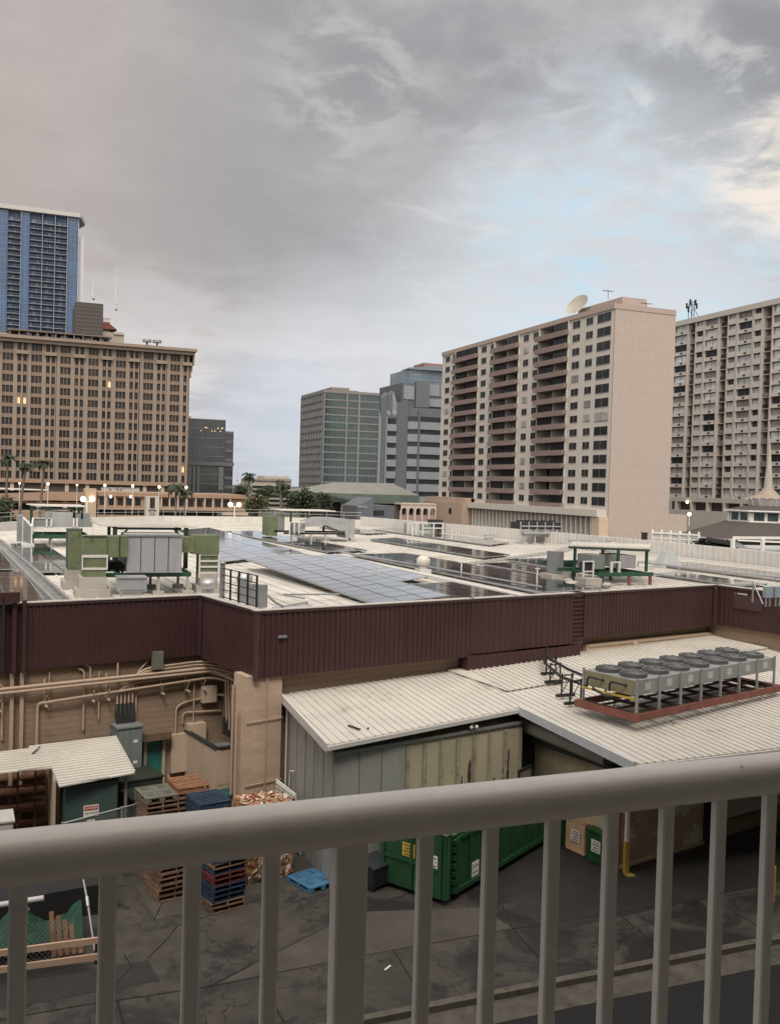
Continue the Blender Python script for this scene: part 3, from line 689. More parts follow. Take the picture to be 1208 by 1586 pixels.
patch_wall = mat('patched_wall', (.40, .32, .23), .85, var=.15, vs=1.5, dirt=(.58, .54, .48), dirt_s=.75, dirt_t=(.53, .545))
mb = MB(TM); mb.box(21.6, 25.5, 18.95, 19.3, GZ, -7.3); mb.build('patched_wall', patch_wall, dock)
mb = MB(TM); mb.box(21.6, 25.5, 18.87, 18.945, GZ, GZ+.09); mb.build('wall_kerb', tan_paint, dock)
MB(TM).box(25.5, 25.72, 18.75, 19.2, GZ, -7.3).build('post', dark_steel, dock)
MB(TM).box(25.72, 26.05, 18.7, 19.15, GZ, -7.3).build('post', red_pole, dock)
mb = MB(TM); mb.box(26.05, 34, 19.1, 19.4, GZ, -7.3); mb.build('back_wall', tan_paint, dock)
sh = MB(TM); 
for k in range(34): sh.box(26.2, 33.8, 19.02-.018*(k % 2), 19.09, GZ+.55+k*.095, GZ+.64+k*.095)
sh.build('roller_shutter', mat('shutter_steel', (.42, .38, .33), .55, var=.12, streak=.3), dock)
mb = MB(TM); mb.box(26.05, 34, 18.95, 19.09, GZ, GZ+.5); mb.build('shutter_sill', mat('dirty_sill', (.22, .16, .12), .85, var=.2, dirt=(.08, .05, .04)), dock)
mb = MB(TM); mb.box(23, 34, 14.6, 14.7, -7.6, -7.32)
mb = MB(); 
for x in (17.3, 22, 27): mb.box(x, x+.12, 20.6, 25, lz(x, 22)-.30, lz(x, 22)-.16)
mb.pieces('roof_beam', dark_steel, dock)
mb = MB(); mb.tube([(15.75, 20.6, -7.3), (15.75, 21.6, -7.3), (15.75, 22.2, -7.4)], .05, 6); mb.build('overflow_pipe', white_trim, dock)
# two dark slits torn in the roof sheets lie there as litter
for (x, y, l, a) in ((9.2, 25.3, .55, 1.9), (9.55, 25.1, .12, 1.2)):
    mb = MB(); c_ = Vector((x, y, lz(x, y)+.05)); d_ = Vector((math.cos(a), math.sin(a), 0))*l/2; mb.bar(c_-d_, c_+d_, .06, .03)
    tag(mb.build('rubber_strip', black_plastic), 'long dark strip lying on the dock roof' if l > .3 else 'tiny dark scrap beside the long strip on the dock roof', 'debris')
# cold storage box under the roof
cs = thing('cold_storage_box', 'long metal storage box, grey left half and ribbed tan right half, under the dock roof', 'storage box', (11.5, 27, GZ), world=True)
A0, A1, A2, A3 = (8.35, 24.50), (15.1, 26.05), (15.1, 30.9), (8.35, 29.4)
def ln_(t): return (A0[0]+(A1[0]-A0[0])*t, A0[1]+(A1[1]-A0[1])*t)
grey_panel = mat('grey_insulated_panel', (.30, .305, .295), .5, var=.08, vs=1.0, streak=.45, dirt_s=.45, dirt=(.10, .105, .10))
tan_panel = mat('tan_insulated_panel', (.42, .37, .265), .65, var=.1, vs=1.2, dirt=(.14, .075, .035), dirt_s=1.1, dirt_t=(.62, .72), streak=0)
mb = MB(); m_ = ln_(.345); mb.prism([A0, m_, (m_[0], 30), A3], GZ, lambda x, y: -7.46+.035*(y-24.5)); mb.build('grey_section', grey_panel, cs)
mb = MB(); mb.prism([(m_[0]+.002, m_[1]+.03), (A1[0], A1[1]+.03), A2, (m_[0]+.002, 29.9)], GZ, lambda x, y: -7.48+.035*(y-24.5)); mb.build('tan_section', tan_panel, cs)
dn = Vector((A1[1]-A0[1], -(A1[0]-A0[0]))).normalized()
rib_m = mat('panel_rib', (.30, .285, .235), .6, var=.3, vs=4, dirt=(.10, .06, .04), dirt_s=2.5)
for k in range(8):
    t = .352+k*.091; p = Vector(ln_(t)); q = Vector(ln_(t+.018)); n_ = dn*.035
    mb = MB(); mb.prism([(p.x, p.y), (p.x+n_.x, p.y+n_.y), (q.x+n_.x, q.y+n_.y), (q.x, q.y)], GZ, -7.55); mb.build('rib', rib_m, cs)
mb = MB()
for t in (.12, .23): p = Vector(ln_(t)); mb.bar((p.x+dn.x*.01, p.y+dn.y*.01, GZ), (p.x+dn.x*.01, p.y+dn.y*.01, -7.5), .02, .02)
for y in (25.4, 26.3, 27.2, 28.1): mb.box(8.335, 8.352, y, y+.02, GZ, -7.5)
mb.build('panel_seam', cabinet_grey, cs)
mb = MB()
def tr(a, b, z): mb.bar((a[0]+dn.x*.02, a[1]+dn.y*.02, z(a)), (b[0]+dn.x*.02, b[1]+dn.y*.02, z(b)), .06, .09)
tr(A0, A1, lambda p: -7.44+.035*(p[1]-24.5)); mb.bar((8.33, 24.48, -7.42), (8.33, 29.4, -7.25), .06, .09); mb.bar((8.33, 24.48, GZ), (8.33, 24.48, -7.45), .07, .07)
mb.build('edge_trim', galv, cs)
mb = MB(); mb.box(8.2, 8.24, 28.9, 28.94, GZ, -7.2); mb.tube([(8.2, 28.3, GZ), (8.2, 28.3, -9.0), (8.3, 28.2, -9.0)], .03, 6); mb.build('side_pipe', white_trim, cs)
# rust runs as thin scabs of real rust
rm = mat('rust_scab', (.07, .028, .012), .9, var=.4, vs=9)
mb = MB()
for t, z0, z1 in ((.66, -9.6, -8.75), (.70, -9.3, -8.4), (.705, -9.0, -8.3), (.74, -10.2, -9.2), (.845, -10.4, -9.0), (.50, -9.25, -9.2), (.9, -9.5, -8.6), (.93, -10.2, -8.2), (.675, -9.9, -9.3)):
    p = Vector(ln_(t))+dn*.012; w = random.uniform(.02, .05)
    n = 6
    for i in range(n):
        za = z0+(z1-z0)*i/n; zb = z0+(z1-z0)*(i+1)/n; ww = w*random.uniform(.5, 1.4); o_ = random.uniform(-.02, .02)
        mb.bar((p.x+o_, p.y, za), (p.x+o_, p.y, zb), ww, .03)
mb.pieces('rust_streak', rm, cs)
ns_ = thing('notice_board', 'weathered framed notice board hanging at the right end of the tan storage box', 'notice board', (15.1, 25.85, -9.2), world=True)
c_ = Vector((15.12, 25.72, -9.15)); ux = Vector((.93, .30, .15)).normalized()*.30; uz = Vector((-.08, -.02, .99))*.42
mb = MB(); mb.bar(c_-uz, c_+uz, .60, .05, (.3, -.93, 0)); mb.build('board', mat('weathered_board', (.20, .17, .14), .85, var=.4, vs=8, dirt=(.06, .04, .03), dirt_s=4), ns_)
mb = MB()
for sx, sz, ex, ez in ((-1, -1, 1, -1), (1, -1, 1, 1), (1, 1, -1, 1), (-1, 1, -1, -1)): mb.bar(c_+ux*sx+uz*sz+Vector((.01, -.04, 0)), c_+ux*ex+uz*ez+Vector((.01, -.04, 0)), .06, .05)
mb.build('frame', dark_steel, ns_)
fl = thing('flood_light', 'small twin flood light under the eave above the tan storage box', 'light', (14.0, 25.5, -7.1), world=True)
mb = MB(); mb.box(13.1, 13.18, 25.55, 25.75, -7.3, -7.16); mb.build('bracket', grey_steel, fl)
for dx in (-.09, .09): mb = MB(); mb.sphere((13.14+dx, 25.48, -7.27), .07, 8); mb.build('lamp_head', white_trim, fl)

# ---- roof condenser with fourteen fans
CA = R(16.5)
cond = thing('air_cooled_condenser', 'long grey roof condenser with fourteen round fans on a rust red frame', 'condenser', (17.06, 22.82, -6.95), rz=CA)
LN, WD = 7.55, 1.95
mb = MB(); mb.box(0, LN, 0, WD, 1.0, 1.44); mb.build('casing', mat('condenser_grey', (.27, .28, .28), .5, metal=.2, var=.12, vs=1.5, streak=.3, dirt_s=.6), cond)
mb = MB(); mb.box(-.02, -.001, .1, WD-.05, .98, 1.43); mb.build('end_panel', mat('olive_end_panel', (.22, .205, .12), .6, var=.15), cond)
mb = MB(); mb.box(-.12, -.02, -.02, WD+.02, .88, .925); mb.build('end_rail', yellow, cond)
mb = MB()
for y in (.35, 1.2):
    mb.tube([(-.03, y, 1.25), (-.16, y, 1.28), (-.2, y+.12, 1.3), (-.2, y+.4, 1.3), (-.16, y+.5, 1.2), (-.16, y+.5, 1.0)], .035, 8)
mb.build('coolant_pipe', dark_steel, cond)
fan_proto = None
for i in range(7):
    for jj in range(2):
        cx, cy = LN*(i+.5)/7, WD*(.27 if jj == 0 else .74)
        if fan_proto is None:
            mb = MB(); n = 20; r1, r2 = .36, .41
            vs = []; fs = []
            for k in range(n):
                a = 2*math.pi*k/n
                for r_, z in ((r2, 0), (r2, .11), (r1, .11), (r1, .0)): vs.append((r_*math.cos(a), r_*math.sin(a), z))
            for k in range(n):
                for q in range(3): fs.append((k*4+q, ((k+1) % n)*4+q, ((k+1) % n)*4+q+1, k*4+q+1))
            mb.add(vs, fs)
            f = mb.build('fan', mat('fan_ring_grey', (.11, .11, .11), .5, metal=.3), cond, off=(cx, cy, 1.445)); fan_proto = f
            mb = MB()
            mb.add([(.36*math.cos(2*math.pi*k/20), .36*math.sin(2*math.pi*k/20), .012) for k in range(20)], [tuple(range(20))]); mb.build('fan_well', black_plastic, f)
            mb = MB()
            for k in range(4):
                a = k*math.pi/2+.4; d1 = Vector((math.cos(a), math.sin(a), 0)); d2 = Vector((-d1.y, d1.x, 0))
                mb.add([d1*.05+d2*.03+Vector((0, 0, .07)), d1*.05-d2*.03+Vector((0, 0, .05)), d1*.34-d2*.11+Vector((0, 0, .04)), d1*.34+d2*.11+Vector((0, 0, .085))], [(0, 1, 2, 3)])
            mb.cyl(0, 0, .02, .13, .07, 10); mb.build('fan_blades', grey_steel, f)
            mb = MB()
            for r_ in (.12, .2, .28, .35): mb.tube([(r_*math.cos(2*math.pi*k/16), r_*math.sin(2*math.pi*k/16), .125) for k in range(17)], .005, 4, cap=False)
            for k in range(6): a = k*math.pi/3; mb.tube([(0, 0, .13), (.4*math.cos(a), .4*math.sin(a), .12)], .006, 4)
            mb.box(-.05, .05, -.03, .03, .13, .19); mb.build('fan_guard', grey_steel, f)
        else:
            f = copy_tree(fan_proto, cond); f.location = (cx, cy, 1.445)
for i in range(8):
    x = LN*i/7
    for y in (-.03, WD+.03):
        mb = MB(); mb.box(x-.035, x+.035, y-.03, y+.03, .50, 1.5); mb.box(x-.06, x+.06, y-.05, y+.05, .50, .53); mb.build('leg', galv, cond)
mb = MB()
for i in range(7): x = LN*(i+.5)/7; mb.box(x-.13, x+.13, -.006, -.001, 1.12, 1.34)
mb.pieces('data_plate', mat('plate_pale', (.42, .43, .43), .5), cond)
mb = MB(); mb.box(-.2, LN+.25, -.2, -.12, .29, .5); mb.box(-.2, LN+.25, WD+.12, WD+.2, .29, .5); mb.box(-.2, -.12, -.119, WD+.119, .29, .5); mb.box(LN+.17, LN+.25, -.119, WD+.119, .29, .5)
mb.build('base_frame', rust_red, cond)
mb = MB()
for i in range(8): x = LN*i/7; mb.box(x-.06, x+.06, -.118, WD+.118, .42, .498)
for i in range(3): mb.box(-.1, LN+.16, .3+.6*i, .36+.6*i, .36, .418)
mb.build('cross_beam', mat('dark_rusty_beam', (.06, .035, .03), .7, var=.3), cond)
mb = MB()
for x in (1.7, 6.6):
    for y in (-.16, WD+.16): mb.cyl(x, y, .0, .29, .03, 8); mb.tube([(x-.25, y-.1, .04), (x, y, .1), (x+.1, y-.25, .04)], .02, 5)
mb.build('foot', galv, cond)
# pipe run with stands leading to the condenser
pr = thing('roof_pipe_run', 'black insulated pipes on small steel stands leading to the roof condenser', 'pipe run', (17.6, 27, -6.85), world=True)
mb = MB(); mb.tube([(19.0, 31.0, -6.0), (17.95, 29.2, -6.02), (17.6, 27.3, -6.05), (17.3, 25.6, -6.0), (17.2, 24.6, -5.9)], .05, 7); mb.build('pipe', dark_steel, pr)
mb = MB(); mb.tube([(18.8, 31.0, -6.12), (17.7, 29.0, -6.15), (16.9, 26.6, -6.15), (16.8, 25.0, -6.1)], .05, 7); mb.tube([(17.0, 24.9, -6.0), (16.5, 24.2, -6.0), (16.55, 23.6, -6.1), (17.0, 23.4, -6.1)], .035, 6); mb.build('pipe', dark_steel, pr)
for (x, y) in ((18.1, 29.3), (17.6, 28.2), (16.75, 25.6), (17.0, 26.5)):
    z0 = lz(x, y)+.09
    mb = MB(); mb.box(x-.35, x+.35, y-.05, y+.05, z0, z0+.09); mb.bar((x-.15, y, z0+.09), (x-.15, y, -6.0), .04, .04); mb.bar((x+.25, y, z0+.09), (x+.25, y, -6.0), .04, .04); mb.bar((x-.15, y, -6.06), (x+.3, y, -6.06), .04, .04); mb.bar((x-.15, y, z0+.12), (x+.25, y, -6.05), .02, .02)
    mb.build('stand', dark_steel, pr)

# ================================================================== SERVICE YARD
# --- small ribbed canopy at the left
cp = thing('service_canopy', 'cream corrugated canopy with a stepped edge over the electrical yard', 'canopy', (0, 31, GZ), world=True)
wbY = lambda x: (31.02+x*sa)/ca
P = [(-9, 28.2), (-.23, 28.85), (1.16, 28.95), (1.31, 27.22), (3.40, 27.85), (3.22, wbY(3.22)-.75), (.6, wbY(.6)-.75), (.55, wbY(.55)-1.0), (-9, wbY(-9)-1.0)]
czf = lambda x, y: -8.5+.02*(y-28)
mb = MB(); mb.prism(P, lambda x, y: czf(x, y)-.04, czf); mb.build('canopy_sheet', cream_sheet, cp)
mb = MB()
def clip(poly, p, d):
    ts = []
    for a, b in zip(poly, poly[1:]+poly[:1]):
        ex, ey = b[0]-a[0], b[1]-a[1]; den = d[0]*ey-d[1]*ex
        if abs(den) < 1e-9: continue
        t = ((a[0]-p[0])*ey-(a[1]-p[1])*ex)/den; u_ = ((a[0]-p[0])*d[1]-(a[1]-p[1])*d[0])/den
        if 0 <= u_ < 1: ts.append(t)
    ts.sort(); return list(zip(ts[::2], ts[1::2]))
for k in range(34):
    p = (0, 26.2+k*.24); d_ = (.985, .172)
    for t0_, t1_ in clip(P, p, d_):
        if t1_-t0_ > .1:
            a = (p[0]+d_[0]*t0_, p[1]+d_[1]*t0_); b = (p[0]+d_[0]*(t1_+.03), p[1]+d_[1]*(t1_+.03))
            mb.bar((*a, czf(*a)+.015), (*b, czf(*b)+.015), .11, .05)
mb.build('canopy_rib', cream_sheet, cp)
mb = MB()
for (x, y) in ((3.2, 28.2), (3.1, 32.5), (-.3, 29.2), (-4, 29)): mb.box(x-.04, x+.04, y-.04, y+.04, GZ, czf(x, y)-.045)
mb.pieces('canopy_post', grey_steel, cp)
mb = MB(); mb.box(1.2, 1.26, 28.0, 32, GZ, -8.6); mb.build('partition', tan_paint, cp)
lf = MB(); lf.add([(.62, 30.2, -8.40), (.95, 31.1, -8.39), (.72, 30.25, -8.38), (.85, 30.6, -8.30)], [(0, 1, 3), (0, 3, 2)]); tag(lf.build('palm_leaf', dark_steel), 'dark fallen leaf lying on the cream canopy', 'leaf')
rack = thing('pipe_rack', 'rusty brown pipes and steel racking in the dark under the canopy', 'rack', (.4, 31, GZ), world=True)
rb = mat('rusty_brown', (.11, .05, .025), .75, var=.4, vs=3)
for k in range(5): mb = MB(); mb.tube([(-.9, 31.2+.2*k, -10.9+.45*k), (1.1, 31.3+.2*k, -10.9+.45*k)], .16, 8); mb.build('pipe', rb, rack)
mb = MB()
for x in (-.6, .25, .75): mb.box(x, x+.06, 30.6, 30.66, GZ, -8.6)
for z in (-10.3, -9.5, -8.8): mb.box(-.9, 1.1, 30.6, 30.66, z, z+.05)
mb.build('rack_frame', mat('red_oxide', (.15, .06, .035), .7, var=.3), rack)
def cabinet(nm, label, cat, loc, w, d, h, m, rz=0, lid=True, doors=2, lab=None, group=None):
    t = thing(nm, label, cat, loc, rz=rz, group=group)
    mb = MB(); mb.box(0, w, 0, d, .08, h); mb.build('housing', m, t)
    mb = MB(); mb.box(.05, w-.05, .05, d-.05, 0, .08); mb.build('plinth', concrete, t)
    if lid: mb = MB(); mb.box(-.04, w+.04, -.05, d+.04, h+.001, h+.05); mb.build('lid', m, t)
    for k in range(doors):
        x0 = w*k/doors+.03; x1 = w*(k+1)/doors-.03
        mb = MB(); mb.box(x0, x1, -.025, -.002, .14, h-.08); dd = mb.build('door', m, t)
        mb = MB(); mb.box(x1-.09, x1-.05, -.055, -.026, h*.5-.07, h*.5+.07); mb.build('handle', dark_steel, dd)
    return t
c1 = cabinet('electrical_cabinet', 'tall grey electrical cabinet against the tan wall right of the canopy', 'cabinet', TM((10.2, 30.35, GZ)), .82, .7, 2.95, cabinet_grey, rz=ROT)
mb = MB()
for z in (2.45, 1.75): mb.box(.52, .66, -.03, -.026, z, z+.09)
mb.build('label_plate', white_paint, c1)
c2 = cabinet('transformer', 'dark green ground transformer in front of the teal door', 'transformer', (3.35, 30.6, GZ), 1.35, 1.25, 1.55, dark_green, rz=ROT)
c2b = cabinet('transformer', 'low dark green transformer with pale lid edge nearest the canopy corner', 'transformer', (3.55, 29.35, GZ), 1.15, 1.05, 1.35, dark_green, rz=ROT, doors=1)
c3 = cabinet('switchgear_cabinet', 'dark teal switchgear cabinet with a red danger sign under the canopy corner', 'cabinet', (1.5, 27.75, GZ), 1.45, .9, 2.45, cabinet_teal, rz=R(6), doors=1)
mb = MB(); mb.box(.50, .92, -.05, -.03, 1.55, 1.88); sg = mb.build('danger_sign', white_paint, c3)
mb = MB(); mb.box(.52, .90, -.056, -.051, 1.74, 1.86); mb.build('sign_header', mat('sign_red', (.45, .03, .03), .5), sg)
mb = MB(); mb.box(.60, .82, -.05, -.03, 1.36, 1.46); mb.build('label_plate', white_paint, c3)
sign_red = MATS['sign_red']; ink = mat('ink', (.02, .02, .02), .6)
def txt(s_, size, m, parent, loc, rz=0): o = text(s_, size, m, parent, loc, (R(90), 0, rz)); return o
txt('DANGER', .085, white_paint, sg, (.71, -.058, 1.80)); txt('HIGH VOLTAGE', .05, ink, sg, (.71, -.052, 1.66))
c4 = cabinet('utility_cabinet', 'pale grey utility cabinet with warning labels at the left edge behind the gate', 'cabinet', (-1.2, 26.75, GZ), 1.35, .9, 1.95, mat('pale_cabinet', (.40, .40, .37), .6, var=.1, dirt=(.28, .10, .06), dirt_s=1.2, dirt_t=(.62, .72)), rz=R(3), doors=1)
mb = MB(); mb.box(.85, 1.2, -.04, -.027, 1.35, 1.62); sg = mb.build('warning_sign', white_paint, c4)
mb = MB(); mb.box(.86, 1.19, -.046, -.041, 1.54, 1.61); mb.build('sign_header', sign_red, sg)
txt('WARNING', .055, white_paint, sg, (1.02, -.05, 1.575)); txt('HIGH VOLTAGE', .034, ink, sg, (1.02, -.043, 1.46))
# --- chain-link fence
def chain(mb, a, b, z0, z1, s=.09):
    a = Vector(a); b = Vector(b); Ln = (b-a).length; d = (b-a)/Ln; h = z1-z0
    k = -h
    while k < Ln:
        for sg_ in (1, -1):
            u0, v0, u1, v1 = (k, 0, k+h, h) if sg_ == 1 else (k, h, k+h, 0)
            if u0 < 0: v0 += -u0*(1 if v1 > v0 else -1); u0 = 0
            if u1 > Ln: v1 -= (u1-Ln)*(1 if sg_ == 1 else -1); u1 = Ln
            if u1-u0 > .02: mb.bar((a.x+d.x*u0, a.y+d.y*u0, z0+v0), (a.x+d.x*u1, a.y+d.y*u1, z0+v1), .006, .006)
        k += s
f1 = thing('chain_link_fence', 'chain link fence running from the steel gate post to the pallet stacks', 'fence', (1.37, 26.45, GZ), world=True)
mb = MB(); mb.tube([(1.37, 26.45, -9.3), (3.75, 27.6, -9.3)], .025, 6); mb.build('top_rail', galv, f1)
for x, y in ((1.37, 26.45), (3.0, 27.24)): mb = MB(); mb.cyl(x, y, GZ, -9.26, .035, 8); mb.build('post', galv, f1)
mb = MB(); chain(mb, (1.37, 26.45), (3.75, 27.6), GZ+.05, -9.32); mb.build('mesh', galv, f1)
f2 = thing('chain_link_gate', 'low chain link gate with a small sign at the bottom left corner', 'gate', (.1, 26.25, GZ), world=True)
mb = MB(); mb.tube([(-1.4, 26.1, -9.32), (.1, 26.2, -9.32), (.1, 26.2, GZ+.1)], .022, 6); mb.tube([(.16, 26.2, GZ+.1), (.16, 26.2, -9.33), (1.3, 26.42, -9.33)], .022, 6); mb.build('gate_frame', galv, f2)
mb = MB(); chain(mb, (.16, 26.2), (1.3, 26.42), GZ+.1, -9.34, .07); chain(mb, (-1.4, 26.1), (.1, 26.2), GZ+.1, -9.34, .09); mb.build('mesh', galv, f2)
mb = MB(); mb.box(.62, .86, 26.24, 26.26, -9.62, -9.44); sg = mb.build('gate_sign', white_paint, f2); sg['_w'] = tuple(f2['_w'])
txt('NO', .05, ink, f2, (.74, 26.232, -9.49)); txt('PARKING', .04, ink, f2, (.74, 26.232, -9.56))

# --- pallets
def pallet_proto(m, kind='wood'):
    t = thing('wood_pallet' if kind == 'wood' else 'plastic_pallet', 'x', 'pallet')
    Lx, Ly, H = .94, 1.1, .14
    if kind == 'wood':
        mb = MB()
        for k in range(7): y = -Ly/2+k*(Ly-.1)/6; mb.box(-Lx/2, Lx/2, y+random.uniform(-.008, .008), y+.1+random.uniform(-.01, .01), H-.022, H)
        mb.build('top_deck', m, t, off=(0, 0, 0))
        for x in (-Lx/2, -.02, Lx/2-.04): mb = MB(); mb.box(x+.001, x+.039, -Ly/2+.005, Ly/2-.005, .0225, H-.0225); mb.build('stringer', m, t, off=(0, 0, 0))
        mb = MB()
        for k in range(3): y = -Ly/2+k*(Ly-.12)/2; mb.box(-Lx/2, Lx/2, y, y+.12, 0, .022)
        mb.build('bottom_deck', m, t, off=(0, 0, 0))
    else:
        mb = MB()
        for ix in range(3):
            for iy in range(3):
                x = -Lx/2+ix*(Lx-.16)/2; y = -Ly/2+iy*(Ly-.16)/2; mb.box(x+.003, x+.157, y+.003, y+.157, .03, H-.032)
        mb.pieces('block', m, t, off=(0, 0, 0))
        mb = MB(); mb.box(-Lx/2, Lx/2, -Ly/2, Ly/2, H-.03, H-.01)
        for a in (-Lx/2, Lx/2-.05): mb.box(a, a+.05, -Ly/2, Ly/2, H-.0099, H+.005)
        for a in (-Ly/2, Ly/2-.05): mb.box(-Lx/2+.0501, Lx/2-.0501, a, a+.05, H-.0099, H+.0045)
        mb.box(-.03, .03, -Ly/2+.051, Ly/2-.051, H-.0099, H+.003); mb.box(-Lx/2+.051, -.031, -.03, .03, H-.0099, H+.003); mb.box(.031, Lx/2-.051, -.03, .03, H-.0099, H+.003)
        mb.build('top_deck', m, t, off=(0, 0, 0))
        mb = MB(); 
        for a in (-Lx/2, -.05, Lx/2-.1): mb.box(a, a+.1, -Ly/2, Ly/2, 0, .029)
        mb.build('runner', m, t, off=(0, 0, 0))
        for ix in (-1, 1):
            for iy in (-1, 1):
                mb = MB(); mb.box(ix*.24-.11, ix*.24+.11, iy*.28-.02, iy*.28+.02, H-.0099, H-.006); mb.box(ix*.24-.1, ix*.24+.1, iy*.28+.12, iy*.28+.15, H-.0099, H-.006); mb.build('slot', black_plastic, t, off=(0, 0, 0))
    return t
PR = {'w': pallet_proto(wood), 'l': pallet_proto(wood_light), 'o': pallet_proto(wood_orange), 'b': pallet_proto(blue_paint), 'r': pallet_proto(red_paint),
      'g': pallet_proto(grey_plastic, 'plastic'), 'p': pallet_proto(blue_plastic, 'plastic')}
used = set()
NAMES = dict(w='bare wood pallet', l='pale wood pallet', o='orange wood pallet', b='blue painted pallet', r='red painted pallet', g='olive grey plastic pallet', p='blue plastic pallet')
ORD = ['bottom']+[n_+' from bottom' for n_ in 'second third fourth fifth sixth seventh eighth ninth tenth eleventh twelfth thirteenth fourteenth fifteenth sixteenth seventeenth'.split()]
def stack(x, y, rz, seq, where, z0=GZ):
    for k, c in enumerate(seq):
        p = PR[c]
        if c in used: p = copy_tree(p)
        used.add(c)
        p.location = (x+random.uniform(-.03, .03), y+random.uniform(-.03, .03), z0+.006+k*.146)
        p.rotation_euler = (0, 0, rz+random.uniform(-.04, .04))
        pos = 'topmost' if k == len(seq)-1 else ORD[k]
        tag(p, f'{NAMES[c]}, {pos} of {where}', 'pallet', 'stacked pallets in the yard')
stack(5.25, 24.55, R(15), 'wwbbbrrbwbwwbwww', 'the front blue and wood stack by the bales')
stack(4.1, 25.7, R(12), 'wwwwwwwwwwwwl', 'the front left bare wood stack')
stack(3.95, 27.1, R(10), 'wwwwwwwwwwwwwwwg', 'the stack topped with grey plastic')
stack(5.25, 26.2, R(12), 'wwwwbwwbwwbbwbbb', 'the back stack topped with blue')
stack(4.9, 27.7, R(8), 'wwwwwwwwwwwwwooo', 'the rearmost orange topped stack')
p = PR['p']; p.location = (7.95, 25.0, GZ+.01); p.rotation_euler = (0, 0, R(20)); tag(p, 'bright blue plastic pallet lying alone on the yard concrete', 'pallet'); used.add('p')
# --- cardboard bales
def bale(loc, rz, label, seed):
    rnd = random.Random(seed); t = thing('cardboard_bale', label, 'bale', loc, rz=rz, group='cardboard bales')
    mb = MB(); w, d, h = 1.35, 1.05, 1.02
    n = 7; vs = []; fs = []
    bm = bmesh.new(); bmesh.ops.create_cube(bm, size=1); bmesh.ops.subdivide_edges(bm, edges=bm.edges[:], cuts=6, use_grid_fill=True)
    for v in bm.verts:
        bul = 1+.10*(1-abs(v.co.z)*2)*1
        v.co = Vector((v.co.x*w*bul+rnd.uniform(-.03, .03), v.co.y*d*bul+rnd.uniform(-.03, .03), (v.co.z+.5)*h+rnd.uniform(-.02, .02)*(abs(v.co.z) > .3)))
    for v in bm.verts: v.co.z = max(0, v.co.z)
    me = bpy.data.meshes.new('bale_core'); bm.to_mesh(me); bm.free(); me.materials.append(card)
    o = bpy.data.objects.new('bale_core', me); C.objects.link(o); o.parent = t
    mb = MB()
    for k in range(420):
        f = rnd.random(); mb.m = rnd.choice([0, 0, 0, 1, 1, 2])
        if f < .45: c_ = Vector((rnd.uniform(-w/2, w/2), rnd.uniform(-d/2, d/2), h+.02)); nrm = Vector((rnd.uniform(-.6, .6), rnd.uniform(-.6, .6), 1))
        elif f < .7: c_ = Vector((rnd.uniform(-w/2, w/2), -d/2-.06, rnd.uniform(0, h))); nrm = Vector((rnd.uniform(-.5, .5), -1, rnd.uniform(-.4, .4)))
        elif f < .85: c_ = Vector((-w/2-.06, rnd.uniform(-d/2, d/2), rnd.uniform(0, h))); nrm = Vector((-1, rnd.uniform(-.5, .5), rnd.uniform(-.4, .4)))
        else: c_ = Vector((w/2+.06, rnd.uniform(-d/2, d/2), rnd.uniform(0, h))); nrm = Vector((1, rnd.uniform(-.5, .5), rnd.uniform(-.4, .4)))
        nrm.normalize(); tx = nrm.cross(Vector((rnd.uniform(-1, 1), rnd.uniform(-1, 1), rnd.uniform(-1, 1)))).normalized(); ty = nrm.cross(tx)
        a, b = rnd.uniform(.03, .13), rnd.uniform(.02, .06)
        mb.add([c_-tx*a-ty*b, c_+tx*a-ty*b, c_+tx*a+ty*b+nrm*.03, c_-tx*a+ty*b], [(0, 1, 2, 3)])
    tag(mb.build('cardboard_scraps', [card, card2, card3], t), kind='stuff')
    for x in (-.4, 0, .4):
        mb = MB(); e = .09; mb.tube([(x, -d/2-e, .02), (x, -d/2-e, h+.02), (x, d/2+e, h+.02), (x, d/2+e, .02)], .008, 5); mb.build('baling_wire', dark_steel, t)
bale((6.75, 26.15, GZ+.01), R(14), 'compressed cardboard bale at the bottom beside the pallet stacks', 3)
bale((6.78, 26.18, GZ+1.08), R(11), 'compressed cardboard bale with loose red and white scraps on top', 5)
bn = thing('green_bin', 'small teal green bin between the pallets and the tan enclosure', 'bin', (6.6, 29.9, GZ), rz=R(14))
mb = MB(); mb.prism([(-.3, -.3), (.3, -.3), (.34, .32), (-.34, .32)], 0, 1.1); mb.build('bin_body', mat('bin_green', (.02, .09, .07), .5), bn)
mb = MB(); mb.prism([(-.33, -.34), (.33, -.34), (.37, .36), (-.37, .36)], 1.101, 1.18); mb.build('bin_lid', mat('bin_lid_green', (.015, .07, .055), .5), bn)
lv = thing('louvred_panel', 'white louvred panel leaning against the grey storage box', 'panel', (8.1, 27.6, GZ), world=True)
mb = MB(); mb.add([(7.72, 28.2, -9.2), (7.98, 26.95, -9.3), (8.18, 26.95, GZ+.05), (7.92, 28.25, GZ+.05), (7.76, 28.22, -9.2), (8.02, 26.97, -9.3), (8.22, 26.97, GZ+.05), (7.96, 28.27, GZ+.05)], [(0, 1, 2, 3), (7, 6, 5, 4), (0, 4, 5, 1), (1, 5, 6, 2), (2, 6, 7, 3), (3, 7, 4, 0)]); mb.build('panel', white_paint, lv)
mb = MB()
for k in range(16):
    t_ = (k+.7)/16.5; a = Vector((7.72, 28.15, -9.2)).lerp(Vector((7.92, 28.2, GZ+.05)), t_); b = Vector((7.98, 27.0, -9.3)).lerp(Vector((8.18, 27.0, GZ+.05)), t_)
    mb.bar(a+Vector((-.02, 0, 0)), b+Vector((-.02, 0, 0)), .03, .05)
mb.build('louvre', white_trim, lv)

